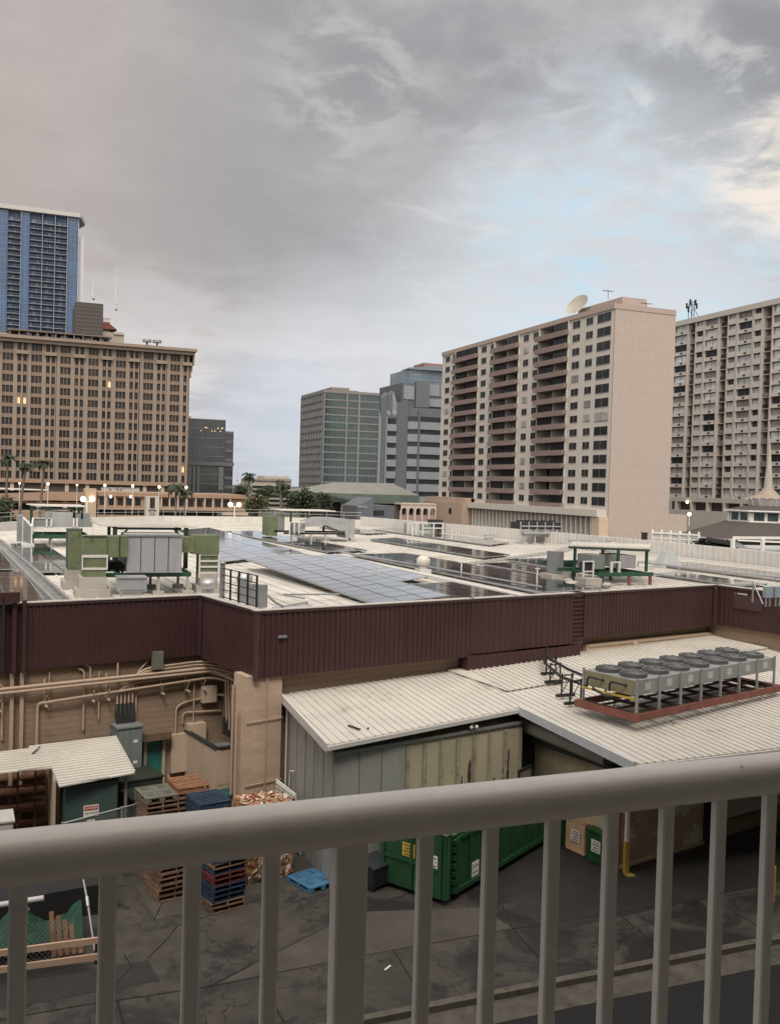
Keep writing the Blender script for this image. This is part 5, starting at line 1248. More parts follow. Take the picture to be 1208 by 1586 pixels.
mb.box(f_(50), f_(128), 62.4, 62.5, -2.05, -1.95); mb.build('canopy_frame', MATS['dark_green_frame'], ua)
# --- middle far unit
uc = thing('air_handling_unit', 'middle far rooftop unit with a galvanised elbow duct and one green duct', 'rooftop unit', (22, 68, RZ), world=True)
f_ = lambda px: fx(px, 68, 810)
bx(uc, 'duct', green_duct, f_(427), f_(441), 70, 72, -4.05, -2.55); bx(uc, 'fan_housing', grey_steel, f_(441.2), f_(452), 70, 72, -3.7, -2.55)
mb = MB(); y0, y1 = 67.0, 69.2
poly = [(f_(465), -2.95), (f_(490), -2.50), (f_(517), -2.50), (f_(543), -2.62), (f_(543), -4.0), (f_(530), -4.0), (f_(528), -3.45), (f_(520), -3.45), (f_(500), -3.05), (f_(467), -3.20)]
n = len(poly); mb.add([(x, y0, z) for x, z in poly]+[(x, y1, z) for x, z in poly], [(i, (i+1) % n, n+(i+1) % n, n+i) for i in range(n)][::1]+[tuple(range(n))[::-1], tuple(range(n, 2*n))]); mb.build('duct', galv, uc)
seams(uc, f_(490), f_(543), 67.0, -3.0, -2.66, 7, 'duct_seam', grey_steel)
bx(uc, 'fan_housing', ahu_grey, f_(458), f_(468), 67.2, 69, -3.9, -2.9)
mb = MB(); mb.box(f_(436), f_(545), 67.2, 67.35, -3.75, -3.62); mb.box(f_(436), f_(545), 70, 70.15, -3.75, -3.62); mb.build('base_frame', dark_steel, uc)
for p_ in (448, 478, 500, 537):
    mb = MB(); mb.box(f_(p_)-.07, f_(p_)+.07, 67.2, 67.34, RZ+.12, -3.751); mb.box(f_(p_)-.3, f_(p_)+.3, 67.0, 67.5, RZ, RZ+.12); mb.build('leg', concrete, uc)
mb = MB(); mb.prism([(fx(436, 69.5, 790), 69.5), (fx(520, 69.5, 790), 69.5), (fx(516, 69.5, 790), 72.5), (fx(434, 69.5, 790), 72.5)], -2.10, -2.03); mb.build('canopy', cream_sheet, uc)
mb = MB()
for p_ in (460, 512): mb.box(f_(p_)-.07, f_(p_)+.07, 69.6, 69.75, -3.7, -2.101)
mb.build('canopy_frame', MATS['dark_green_frame'], uc)
mb = MB()
for p_ in (443, 450, 457): mb.tube([(f_(p_), 66.9, -3.7), (f_(p_), 66.9, -2.9), (f_(p_)+.4, 66.9, -2.8)], .06, 6)
mb.build('coolant_pipe', white_trim, uc)
# --- right unit under ribbed canopy
ur = thing('air_handling_unit', 'right rooftop unit under a ribbed white canopy on green posts', 'rooftop unit', (27, 38, RZ), world=True)
Yr = 36.4; f_ = lambda px, Y=Yr: fx(px, Y, 880)
bx(ur, 'duct', grey_steel, fx(857, 39), fx(873, 39), 39, 39.6, -4.0, -2.92)
bx(ur, 'fan_housing', ahu_grey, f_(969), f_(996), 37.0, 38.6, -3.55, -2.95); bx(ur, 'fan_housing', cabinet_grey, f_(931), f_(952), 37.2, 38.4, -3.6, -2.95)
bx(ur, 'screen', dark_steel, f_(906), f_(919), 36.5, 36.9, -3.62, -3.22)
mb = MB()
for p0 in (904, 919): mb.box(f_(p0)-.03, f_(p0)+.03, 36.4, 36.48, -3.9, -3.15)
mb.box(f_(904)+.031, f_(919)-.031, 36.4, 36.48, -3.2, -3.15); mb.box(f_(904)+.031, f_(919)-.031, 36.4, 36.48, -3.66, -3.61)
mb.box(f_(948), f_(951), 36.5, 36.6, -3.7, -3.2); mb.box(f_(960), f_(963), 36.5, 36.6, -3.7, -3.2); mb.box(f_(951)+.001, f_(960)-.001, 36.5, 36.6, -3.26, -3.2); mb.build('pipe_frame', white_trim, ur)
mb = MB(); mb.box(f_(924), f_(1008), 36.2, 36.32, -3.86, -3.68); mb.box(f_(905), f_(1000), 38.6, 38.72, -3.82, -3.66)
for k in range(5): x = f_(926)+(f_(1004)-f_(926))*k/4; mb.box(x-.05, x+.05, 36.321, 38.599, -3.82, -3.70)
mb.box(fx(838, 41), fx(905, 41), 40.8, 41.0, -3.7, -3.5); mb.box(fx(838, 41), fx(870, 41), 39.9, 40.0, -3.75, -3.55)
mb.build('base_frame', green_steel, ur)
for x, y in ((f_(930), 36.26), (f_(972), 36.26), (f_(1004), 36.26), (f_(930), 38.66), (f_(990), 38.66)): mb = MB(); mb.box(x-.06, x+.06, y-.05, y+.05, RZ, -3.87 if y < 37 else -3.83); mb.build('leg', rust_red if x > f_(960) else green_steel, ur)
mb = MB(); P4 = [(fx(880, 38.6, 845), 38.6), (fx(1006, 36.5, 852), 36.5), (fx(1008, 38.9, 848), 38.9), (fx(890, 41, 843), 41.0)]
mb.prism(P4, -2.62, -2.57); mb.build('canopy', cream_sheet, ur)
mb = MB()
for k in range(22):
    t_ = (k+.5)/22; a = Vector(P4[0]).lerp(Vector(P4[1]), t_); b = Vector(P4[3]).lerp(Vector(P4[2]), t_); mb.bar((a.x, a.y, -2.56), (b.x, b.y, -2.56), .07, .05)
mb.build('canopy_rib', cream_sheet, ur)
for p_, y in ((890, 38.5), (1001, 36.8), (957, 36.9), (933, 40)): mb = MB(); x = fx(p_, y); mb.box(x-.06, x+.06, y-.05, y+.05, -4.2 if y > 38 else -3.69, -2.621); mb.build('canopy_post', green_steel, ur)
mb = MB(); mb.bar((P4[0][0], P4[0][1], -2.68), (P4[1][0], P4[1][1], -2.68), .1, .1); mb.bar((P4[3][0], P4[3][1], -2.68), (P4[2][0], P4[2][1], -2.68), .1, .1); mb.build('canopy_frame', MATS['dark_green_frame'], ur)
mb = MB(); mb.box(fx(853, 39)-.1, fx(877, 39)+.2, 38.7, 39.8, RZ, RZ+.3); mb.box(f_(900), f_(925), 36.0, 36.9, RZ, RZ+.38); mb.pieces('roof_curb', concrete, ur)
for i, (p0, Y, r_) in enumerate(((885, 36.6, .3), (940, 35.9, .22), (880, 38.0, .2))):
    mb = MB(); mb.sphere((fx(p0, Y, 898), Y, RZ+.1), r_, 9, (1.3, 1, .5)); tag(mb.build('sand_bag', concrete), ['pale sandbag on the roof under the thin grey duct', 'pale sandbag on the roof in front of the right unit', 'small pale sandbag behind the others by the right unit'][i], 'sandbag')
# --- bank of dark fans by the far wall
ud = thing('cooling_bank', 'dark bank of cooling fans on stands against the far white parapet', 'cooling unit', (39.5, 67, RZ), world=True)
x0, x1 = fx(796, 66, 820), fx(858, 66, 820)
bx(ud, 'fan_housing', dark_steel, x0, x1, 65, 66.6, -3.1, -2.55)
mb = MB()
for k in range(6): mb.box(x0+(x1-x0)*k/5-.04, x0+(x1-x0)*k/5+.04, 64.94, 64.99, -3.6, -2.5)
mb.box(x0, x1, 64.9, 64.939, -2.9, -2.8); mb.build('housing_frame', galv, ud)
mb = MB(); mb.tube([(x0+.2, 65, -3.42), (x1-.3, 65, -3.42)], .17, 8); mb.build('header_pipe', grey_steel, ud)
for k in range(4):
    x = x0+.4+(x1-x0-.8)*k/3; mb = MB(); mb.box(x-.06, x+.06, 65, 65.12, RZ, -3.1); mb.box(x-.25, x+.25, 64.85, 65.3, RZ, RZ+.12); mb.build('leg', concrete, ud)
for k in range(5): mb = MB(); x = x0+(x1-x0)*(k+.5)/5; mb.cyl(x, 65.8, -2.549, -2.40, .3, 10); mb.build('fan', black_plastic, ud)
ue = thing('rooftop_frames', 'pale pipe frames and small dark units on the roof before the arched wall', 'rooftop unit', (36, 80, RZ), world=True)
mb = MB(); g2 = lambda px: fx(px, 78, 812)
for p_ in (632, 638, 645, 655, 672, 686): mb.box(g2(p_)-.06, g2(p_)+.06, 78, 78.12, RZ, -3.2)
mb.box(g2(632), g2(686), 77.98, 78.0, -3.3, -3.2); mb.box(g2(655), g2(686), 77.97, 78.0, -3.75, -3.65); mb.build('pipe_frame', white_trim, ue)
bx(ue, 'fan_housing', dark_steel, g2(672), g2(688), 78.3, 79.4, -3.8, -2.95); bx(ue, 'fan_housing', mat('pale_green_unit', (.22, .26, .22), .6), g2(657), g2(670), 78.3, 79.0, -3.95, -3.4)
bx(ue, 'fan_housing', ahu_grey, g2(632), g2(634), 78.3, 79.0, RZ, -3.3)
for i, (p0, p1, Y, zt) in enumerate(((753, 764, 71, -3.95), (905, 914, 59, -3.62), (918, 926, 58, -3.72), (934, 943, 57.2, -3.62), (945, 955, 56.0, -3.45), (885, 895, 60.5, -3.7), (760, 766, 69, -3.95))):
    if i == 6: continue
    lab = ['small grey box alone on the roof before the slatted podium', 'pale condenser box under the white parapet, second from the left of the row', 'pale condenser box third in the row under the white parapet', 'pale condenser box fourth in the row under the white parapet', 'pale condenser box at the right end of the row under the white parapet', 'pale condenser box at the left end of the row under the white parapet'][i]
    small_unit(lab, p0, p1, Y, zt, .6, m=mat('pale_unit', (.50, .49, .46), .6, var=.08), nm='condenser_box', curb=.15)
# pyramid hood by the wall
x = fx(1034, 45, 850)
ph = thing('roof_hood', 'grey tapered metal hood against the white wall at the right', 'hood', (x, 45, RZ))
mb = MB(); mb.add([(-.75, -.5, 0), (.75, -.5, 0), (.75, .5, 0), (-.75, .5, 0), (-.3, -.2, .95), (.25, -.2, .95), (.25, .2, .95), (-.3, .2, .95)], [(0, 1, 5, 4), (1, 2, 6, 5), (2, 3, 7, 6), (3, 0, 4, 7), (4, 5, 6, 7), (3, 2, 1, 0)]); mb.build('hood_shell', mat('hood_grey', (.33, .35, .35), .6, var=.08), ph)
mb = MB(); mb.box(-.8, .8, -.55, .55, -.0, .05); mb.build('base_flange', galv, ph)
eb = thing('electrical_boxes', 'pair of blue grey switch boxes with a leaning bracket at the right edge', 'switch box', (34.8, 27.2, RZ), world=True)
Yb = 28.6
for p0, p1 in ((1187, 1197), (1201, 1213)): bx(eb, 'switch_box', mat('box_blue_grey', (.22, .27, .31), .5), fx(p0, Yb, 900), fx(p1, Yb, 900), Yb, Yb+.2, -3.95, -3.52)
mb = MB(); 
for p0 in (1189, 1195, 1204, 1210): mb.box(fx(p0, Yb, 900)-.02, fx(p0, Yb, 900)+.02, Yb+.05, Yb+.1, RZ, -3.951)
mb.bar((fx(1166, 30, 900), 30, RZ), (fx(1166, 30, 900), 30, -3.45), .05, .05); mb.bar((fx(1166, 30, 900), 30, -3.5), (fx(1182, 29.4, 900), 29.4, RZ), .04, .04); mb.build('bracket', galv, eb)

# --- lamps on masts
def globe_lamp(label, x, y, z0, h, heads, r=.2, col=lamp_glow, group='lit globe lamps'):
    t = thing('street_lamp', label, 'lamp', (x, y, z0), group=group)
    mb = MB(); mb.cyl(0, 0, 0, h, .07, 8, .05); mb.build('pole', white_trim, t)
    if len(heads) > 1: mb = MB(); mb.tube([(heads[0], 0, h-.05), (heads[-1], 0, h-.05)], .04, 6); mb.build('arm', white_trim, t)
    for hx_ in heads: mb = MB(); mb.sphere((hx_, 0, h+r*.7), r, 12); mb.build('lamp_globe', col, t)
    return t
p = onY(363, 812, 90); globe_lamp('lit twin globe lamp on the far roof edge before the low brown building', p.x, 90, RZ, 1.95, (-.42, .42), .22)
p = onY(135, 800, 74); globe_lamp('lit twin lamp beside the far left rooftop unit', p.x, 74, RZ, 2.55, (-.28, .36), .2)

# ================================================================== CITY BEYOND
# --- pale condominium with balcony stacks (long face on X = 101.5, end wall on Y = 146.4)
cm = mat('condo_cream', (.47, .445, .405), .8, var=.05, vs=.4, streak=.15, dirt_s=.25)
cpk = mat('condo_pink', (.20, .15, .138), .8, var=.06, vs=.5)
cside = block_mat('condo_end_panels', (.36, .305, .27), (.30, .25, .22), 1.35, 2.63, 0, ms=.03, dirt=.35, dark=.975, stain=(.36, .27, .22))
condo = thing('condominium_tower', 'cream and pink condominium slab with stacked balconies and a dish on its roof', 'building', (108, 180, GZ), world=True)
F = Fac('X', 101.5)
FL0, FH, NF = -3.25, 2.632, 14
zt = FL0+NF*FH      # top of the walls
stacks = [(161.0, 172.4), (180.6, 192.2), (199.8, 212.4)]
mb = MB(); segs = [(146.4, 161.0), (172.4, 180.6), (192.2, 199.8), (212.4, 220.5)]
for a, b in segs: F.box(mb, a, b, FL0, zt, -3, 0)
mb.build('wall', cm, condo)
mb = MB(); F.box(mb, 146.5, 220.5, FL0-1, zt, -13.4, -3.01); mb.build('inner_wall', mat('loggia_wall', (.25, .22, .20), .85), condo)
mb = MB(); mb.box(101.6, 115.1, 146.0, 146.39, GZ, zt+.001); mb.box(115.1, 119.4, 146.0, 150, GZ, -3.9); mb.pieces('end_wall', cside, condo)
mb = MB(); F.box(mb, 145.9, 220.6, zt+.002, zt+.95, -13.65, .25); mb.build('roof_parapet', mat('condo_fascia', (.33, .265, .235), .8, var=.06), condo)
wr = []
for k in range(NF):
    z = FL0+k*FH
    for a, b in ((152.9, 155.1), (157.3, 159.8), (172.8, 174.9), (176.9, 179.0), (192.3, 194.1), (196.3, 198.6), (212.6, 214.1), (216.0, 218.4)):
        wr.append((a, b, z+.95, z+2.2))
for k in range(NF):     # wide corner windows / loggias
    z = FL0+k*FH
    wr.append((147.1, 151.4, z+.75, z+2.3))
fr_m = mat('window_frame_dark', (.13, .125, .12), .6)
panes(condo, F, wr, [glass_dark]*9+[glass_curt], .01, .05, mull=1, frame=fr_m, limit=100)
for s_i, (a, b) in enumerate(stacks):
    mb = MB()
    F.box(mb, a, a+.25, FL0, zt, -3, .3); F.box(mb, b-.25, b, FL0, zt, -3, .3); F.box(mb, (a+b)/2-.12, (a+b)/2+.12, FL0, zt, -3, -.05); mb.build('balcony_side_wall', cm, condo)
    for k in range(NF):
        z = FL0+k*FH
        mb = MB(); F.box(mb, a+.26, b-.26, z-.18, z, -3, .9) if k else None
        F.box(mb, a-.2+(.0), b+.2, z+(-.2 if k else 0), z+.85, .95, 1.15); F.box(mb, a-.2, a+.0, z, z+.85, .31, .949); F.box(mb, b, b+.2, z, z+.85, .31, .949)
        bal_ = mb.build('balcony', cpk, condo)
        half = [(a+.3, (a+b)/2-.15), ((a+b)/2+.15, b-.3)]
        for h0, h1 in half:
            mb = MB()
            t_ = random.random()
            mb.m = 0 if t_ < .62 else (1 if t_ < .85 else 2)
            if t_ < .75: F.box(mb, h0, h1, z+.86, z+2.42, .2 if t_ < .5 else -2.6, .25 if t_ < .5 else -2.55)
            else: F.box(mb, h0, h1, z+.1, z+2.3, -2.7, -2.6)
            if t_ < .5:
                mb.m = 3
                for q in range(1, 4): u = h0+(h1-h0)*q/4; F.box(mb, u-.05, u+.05, z+.86, z+2.42, .26, .3)
            mb.build('balcony_glazing', [glass_dark, glass_curt, glass_pale, dark_steel], bal_)
mb = MB(); F.box(mb, 148.8, 163, zt+.951, zt+3.0, -9, -3.5); mb.build('machine_room', MATS['condo_fascia'], condo)
# podium with slats
mb = MB(); F.box(mb, 146.42, 199.4, -4.55, FL0-.01, -2, 2.2); mb.build('podium_band', cm, condo)
mb = MB(); F.box(mb, 146.42, 199.4, GZ, -4.56, -3, 0.2); mb.build('podium_wall', mat('podium_dark', (.13, .11, .10), .85, var=.2), condo)
for k in range(30):
    u = 149.2+k*1.68
    mb = MB(); F.box(mb, u-.16, u+.16, -9.2, -4.561, .5, 1.6); mb.build('podium_fin', cm, condo)
mb = MB(); F.box(mb, 145.95, 148.5, GZ, -4.561, -.05, 1.9); mb.build('podium_pier', MATS['tan_paint'], condo)
lowb = thing('podium_annex', 'plain tan low annex with one small window left of the slatted podium', 'building', (96, 205, GZ), world=True)
an = mat('annex_tan', (.36, .27, .215), .85, var=.06, vs=.6)
mb = MB(); mb.box(98.0, 103, 199.6, 222, GZ, -3.4); mb.box(98.6, 103, 199.6, 222, -3.399, -2.3); mb.build('wall', an, lowb)
mb = MB(); mb.box(97.93, 97.99, 205.2, 206.6, -6.2, -4.9); mb.build('window', glass_dark, lowb)
dish = thing('satellite_dish', 'large pale satellite dish on the condominium roof edge', 'satellite dish', (104, 161.5, zt+.95))
mb = MB(); mb.box(-.35, .35, -.35, .35, 0, .4); mb.tube([(0, 0, .4), (0, 0, 2.2)], .18, 8); mb.bar((0, .4, .4), (-.4, 0, 2.1), .12, .12); mb.build('mast', grey_steel, dish)
mb = MB(); n = 24; rings = 5; vs = []; fs = []; nrm = Vector((-.80, -.25, .55)).normalized(); tx = nrm.cross(Vector((0, 0, 1))).normalized(); ty = tx.cross(nrm)
c0 = Vector((-.3, 0, 2.2))
vs.append(c0)
for i in range(1, rings+1):
    r_ = 2.45*i/rings
    for k in range(n): a = 2*math.pi*k/n; vs.append(c0+tx*r_*math.cos(a)+ty*r_*math.sin(a)+nrm*(.11*r_*r_))
for k in range(n): fs.append((0, 1+k, 1+(k+1) % n))
for i in range(rings-1):
    for k in range(n): fs.append((1+i*n+k, 1+(i+1)*n+k, 1+(i+1)*n+(k+1) % n, 1+i*n+(k+1) % n))
mb.add(vs, fs, True); mb.build('reflector', mat('dish_cream', (.33, .30, .25), .6, var=.06), dish)
mb = MB(); 
for k in range(3): a = k*2.1+.3; mb.tube([c0+tx*2.3*math.cos(a)+ty*2.3*math.sin(a)+nrm*.55, c0+nrm*1.7], .04, 5)
mb.sphere(c0+nrm*1.7, .15, 6); mb.build('feed_horn', grey_steel, dish)
for i, (x, y, h) in enumerate(((104, 152, 3.0), (109, 146.8, 1.6))):
    an_ = thing('roof_antenna', ['thin television antenna beside the dish on the condominium roof', 'small television antenna on the condominium end wall'][i], 'antenna', (x, y, zt+.95+(2.05 if i == 0 else 0)))
    mb = MB(); mb.cyl(0, 0, 0, h*.55, .05, 5); mb.build('mast', dark_steel, an_)
    mb = MB(); mb.tube([(-1.2, 0, h*.5), (1.2, 0, h*.5)], .04, 5)
    for k in range(5): mb.tube([(-1.1+.5*k, -.5, h*.5), (-1.1+.5*k, .5, h*.5)], .03, 4)
    mb.build('aerial', dark_steel, an_)

# --- right condominium (grid with loggias, face on X = 162)
rc = thing('apartment_slab', 'tall beige apartment slab with a grid of picture windows and dark shafts', 'building', (170, 180, GZ), world=True)
F = Fac('X', 162.0); rm = mat('slab_beige', (.42, .39, .36), .8, var=.06, vs=.4, streak=.15, dirt_s=.3); rw = mat('slab_spandrel', (.46, .43, .40), .8, var=.05)
R0, RH, NR = -.75, 2.66, 17
ztop = R0+NR*RH
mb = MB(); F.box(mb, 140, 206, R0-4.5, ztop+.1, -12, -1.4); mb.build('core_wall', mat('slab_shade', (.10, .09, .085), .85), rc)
mb = MB(); F.box(mb, 139.6, 206.5, ztop-.3, ztop+1.0, -12.2, .6); mb.build('roof_band', rm, rc)
bays = [(200.0, 205.6, 'w'), (197.0, 199.9, 'd'), (193.9, 197.0, 's'), (188.5, 193.7, 'w'), (185.2, 188.4, 'd'), (182.2, 185.2, 's'), (176.8, 181.9, 'w'), (173.8, 176.6, 's'), (171.0, 173.8, 'd'), (165.2, 170.6, 'w'), (162.2, 165, 's'), (159.5, 162.2, 'd'), (154, 159.3, 'w'), (151, 153.8, 's'), (148.2, 151, 'd'), (142.8, 148, 'w')]
pm = MB(); sp = MB(); sl_ = MB(); wins = []; wins2 = []
for a, b, t_ in bays:
    if t_ != 'd':
        F.box(pm, a-.12, a+.22, R0, ztop-.3, -1.4, .35); F.box(pm, b-.22, b+.12, R0, ztop-.3, -1.4, .35)
    for k in range(NR):
        z = R0+k*RH
        if t_ == 'w': F.box(sp, a+.221, b-.221, z, z+.82, -.6, .1); F.box(sl_, a+.1, b-.1, z-.14, z-.001, -.6, .3); wins.append((a+.5, b-.5, z+.84, z+2.35))
        elif t_ == 's': F.box(sp, a+.221, b-.221, z, z+1.15, -.4, .3); wins2.append((a+.45, b-.45, z+1.2, z+2.25)); F.box(sl_, a+.1, b-.1, z-.14, z-.001, -.6, .35)
        else: F.box(sl_, a-.1, b+.1, z-.14, z+.02, -1.4, -.35)
pm.build('pier', rm, rc); sp.build('spandrel', rw, rc); sl_.build('floor_slab', rm, rc)
panes(rc, F, wins+wins2, [glass_pale, glass_pale, glass_curt, glass_pale, glass_curt, glass_dark], -.25, -.2, mull=1, frame=fr_m, limit=100)
ac = [(r[0]+1.6, r[0]+2.3, r[2]-.62, r[2]-.3) for r in wins]
panes(rc, F, ac, [dark_steel], .101, .3, name='air_conditioner', limit=100)
panes(rc, F, [(a+.3, b-.2, R0+k*RH+.2, R0+k*RH+1.0) for a, b, t_ in bays if t_ == 'd' for k in range(NR) if random.random() < .7], [cabinet_grey, dark_steel, glass_dark], -.6, -.5, name='loggia_screen', limit=60)
mb = MB(); 
for k in range(11): F.box(mb, 142+k*6, 142.7+k*6, -5.2, R0-.001, -1, .4)
F.box(mb, 139, 206, R0-1.1, R0-.002, -1.2, .38); F.box(mb, 139, 206, GZ, -4.0, -1.2, .6); mb.pieces('base_wall', rm, rc)
mb = MB(); F.box(mb, 160.5, 169.5, ztop+1.001, ztop+4.2, -9, -3); mb.build('machine_room', rw, rc)
rcl = MB(); rcl.sphere((161.3, 197.4, -2.0), .35, 10); tag(rcl.build('wall_lamp', lamp_glow), 'bright lamp at the foot of the beige apartment slab', 'lamp')
at_ = thing('roof_mast', 'cluster of dark mobile aerials on the left end of the beige apartment slab', 'antenna', (163, 200.5, ztop+1), world=False)
mb = MB()
for dx, dy, h in ((0, 0, 5), (0, 1.2, 4.2), (0, -1.0, 4.8), (.5, .5, 3.8)): mb.cyl(dx, dy, 0, h, .09, 5)
for a, b in (((0, 0, 4.2), (0, 1.2, 3)), ((0, -1, 4.6), (0, 1.2, 4)), ((0, -1, 3), (0, 0, 2)), ((0, -3.0, 0), (0, -.5, 3.5)), ((0, 1.2, 2.5), (0, -1, 1)), ((0, 2, 3.6), (0, -1.6, 3.9))): mb.tube([a, b], .07, 5)
mb.build('mast_frame', dark_steel, at_)
for y, z in ((1.9, 3.9), (-1.5, 4.2), (.6, 4.7), (-2.0, 3.2), (1.2, 2.9)): mb = MB(); mb.box(-.2, .1, y-.2, y+.2, z-.7, z+.7); mb.build('aerial_panel', dark_steel, at_)

# --- brown office block (face on Y = 270)
bo_ = thing('office_block', 'wide brown precast office block with flared cornice and narrow windows', 'building', (20, 280, GZ), world=True)
F = Fac('Y', 270.0); bm_ = mat('precast_brown', (.225, .18, .145), .85, var=.07, vs=.5, streak=.3, dirt_s=.35, dirt=(.17, .115, .075)); bsp = mat('precast_spandrel', (.19, .14, .105), .85, var=.08, vs=.6)
B0, BH, NB = -1.55, 2.835, 13
btop = B0+NB*BH
per = 7.18
groups_w = []; narrow = []
piers = MB(); spn = MB(); cor = MB(); brk = MB()
x0w = -3.1
W1 = []; W2 = []
for i in range(-2, 8):
    a = x0w+i*per*.99 if i < 0 else [-3.1, 4.0, 11.3, 18.5, 25.7, 33.1, 40.4, 47.8][i]
    b = a+2.65
    # wide opening (three lights) a..b ; then pier, narrow, fin, narrow, pier
    n1 = (b+1.05, b+1.85); n2 = (b+2.55, b+3.35)
    if a > 45.5: continue
    ed = 45.6
    for u0_, u1_ in ((a-.92, a), (b, n1[0]), (n2[1], a+per-.92)):
        if u1_ > ed: u1_ = ed
        if u1_ > u0_: F.box(piers, u0_, u1_, B0-1.2, btop, -.4, .38)
    if n1[1]+.6 < ed+2: F.box(piers, n1[1]+.12, min(n2[0]-.12, ed), B0-1.2, btop, -.4, .5)
    for k in range(NB):
        z = B0+k*BH
        F.box(spn, a, b, z-.02, z+.95, -.4, .16)
        F.box(spn, n1[0], min(n1[1]+.119, ed), z-.02, z+.95, -.4, .16)
        for q in range(3): W1.append((a+.06+q*.89, a+.06+q*.89+.76, z+.97, z+2.78))
        W2.append((n1[0]+.04, n1[1], z+.97, z+2.78))
        if n2[1] < ed+.3: F.box(spn, n2[0]-.119, n2[1], z-.02, z+.95, -.4, .16); W2.append((n2[0], n2[1]-.04, z+.97, z+2.78))
    for q in (1, 2): F.box(spn, a+.82+.89*(q-1), a+.95+.89*(q-1), B0, btop, -.2, .12)
    F.box(brk, b+.6, min(n2[1]+.35, 46.4), btop-3.0, btop-2.1, .51, 1.3)
piers.build('pier', bm_, bo_); spn.build('spandrel', bsp, bo_); brk.pieces('corbel', bm_, bo_)
mb = MB(); F.box(mb, -22, 45.4, GZ, btop, -20, -.41); mb.build('core_wall', mat('precast_dark', (.06, .045, .035), .8), bo_)
mb = MB(); mb.box(45.41, 45.9, 270.2, 289, GZ+5, btop); mb.build('end_wall', bm_, bo_)
random.seed(11)
def pick_b(r): return 2 if (abs(r[2]-(B0+7*BH+.97)) < .1 and r[0] < 12 and random.random() < .2) or random.random() < .002 else (1 if random.random() < .12 else 0)
panes(bo_, F, W1+W2, [glass_dark, mat('window_brown', (.05, .035, .03), .3, var=.4, spec=.25), glass_lit], -.3, -.2, limit=100, choose=pick_b)
mb = MB(); F.box(mb, -22, 46.6, btop+.001, btop+.9, -20, 1.6); F.box(mb, -22, 47.4, btop+.901, btop+1.7, -20.5, 2.4)
mb.box(46.61, 47.0, 269, 289, btop-2.6, btop+.9); mb.build('cornice', bm_, bo_)
mb = MB(); mb.box(45.91, 46.6, 269.9, 272, btop-4.4, btop-2.6); mb.box(45.91, 46.3, 269.95, 271.6, btop-6.2, btop-4.401); mb.build('cornice_bracket', bm_, bo_)
mb = MB(); F.box(mb, -22, 20, btop+1.701, btop+2.7, -14, -3); F.box(mb, -22, 41.3, btop+1.701, btop+4.0, -18, -14.01); mb.build('penthouse', mat('penthouse_tan', (.33, .27, .20), .85, var=.06), bo_)
mb = MB(); F.box(mb, -2, 24.5, btop+3.2, btop+3.5, -14, 0.3)
for k in range(12): F.box(mb, -1.6+k*2.3, -1.3+k*2.3, btop+1.701, btop+3.199, -.3, 0)
mb.build('roof_screen', mat('screen_brown', (.15, .12, .10), .8), bo_)
mu = MB(); rn = random.Random(2)
for k in range(11):
    u = .5+k*2.1+rn.uniform(-.3, .3)
    F.box(mu, u, u+rn.uniform(.9, 1.8), btop+1.9, btop+2.0+rn.uniform(.4, 1.1), -.9, -.8)
mu.build('mural', mat('faded_blue_mural', (.15, .17, .22), .8, var=.5, vs=.9), bo_)
for i, (x, y) in enumerate(((40.3-4.5, 286), (40.3-1.6, 286))):
    t = thing('roof_fan', ['left cooling fan on the roof of the brown office block', 'right cooling fan on the roof of the brown office block'][i], 'fan', (x, y-1, btop+4.0))
    mb = MB(); mb.cyl(0, 0, 0, 1.0, .25, 8); mb.build('stand', dark_steel, t); mb = MB(); mb.cyl(0, 0, 1.0, 1.7, 1.3, 14); mb.build('fan_ring', grey_steel, t)

# --- blue glass tower
bt = thing('blue_glass_tower', 'very tall blue glass residential tower with columns of balconies', 'building', (10, 510, GZ), world=True)
F = Fac('Y', 500.0); bglass = mat('blue_glass', (.03, .075, .16), .18, var=.35, vs=.12, spec=.6); bdark = mat('balcony_shade', (.045, .08, .14), .6, var=.4, vs=.5)
bwhite = mat('tower_white', (.26, .29, .34), .6)
mb = MB(); F.box(mb, -20, 28.6, GZ, 130.3, -25, -1.2); mb.build('core', bdark, bt)
for a, b in ((-20, -4.2), (1.7, 5.6), (23.2, 28.3)): mb = MB(); F.box(mb, a, b, GZ, 129.5, -1.19, 0); mb.build('glass_wall', bglass, bt)
mb = MB()
for a, b in ((-20, -4.2), (1.7, 5.6), (23.2, 28.3)):
    for k in range(46): F.box(mb, a, b, 127-k*2.82-.12, 127-k*2.82+.02, .001, .06)
    n = int((b-a)/1.4)
    for k in range(1, n): F.box(mb, a+(b-a)*k/n-.06, a+(b-a)*k/n+.06, GZ, 129.4, .001, .05)
mb.build('mullion', mat('blue_mullion', (.12, .2, .32), .4), bt)
cnt = 0
for ci, (a, b) in enumerate(((-4.1, 1.6), (5.8, 11.4), (11.7, 17.3), (17.6, 23.1))):
    mb = MB(); F.box(mb, b-.05, b+.2, GZ, 129.5, -1.2, .9); mb.build('fin', bwhite, bt)
    rest = MB()
    for k in range(46):
        z = 127.1-k*2.82
        m_b = MB() if (z > 68) else rest
        F.box(m_b, a, b-.06, z-2.82, z-2.62, -1.19, 1.2 if ci else 1.6)
        if m_b is not rest: m_b.build('balcony', bwhite, bt); 
    tag(rest.build('balcony', bwhite, bt), kind='stuff')
    mb = MB()
    for k in range(22):
        z = 127.1-k*2.82
        if random.random() < .8: u = a+random.uniform(.2, 3.4); F.box(mb, u, u+random.uniform(.5, 1.6), z-2.4, z-.7, -1.1, -1.0)
        F.box(mb, a, b-.06, z-1.55, z-1.48, 1.1, 1.19)
    mb.pieces('balcony_railing', mat('tower_grey', (.16, .17, .19), .5), bt)
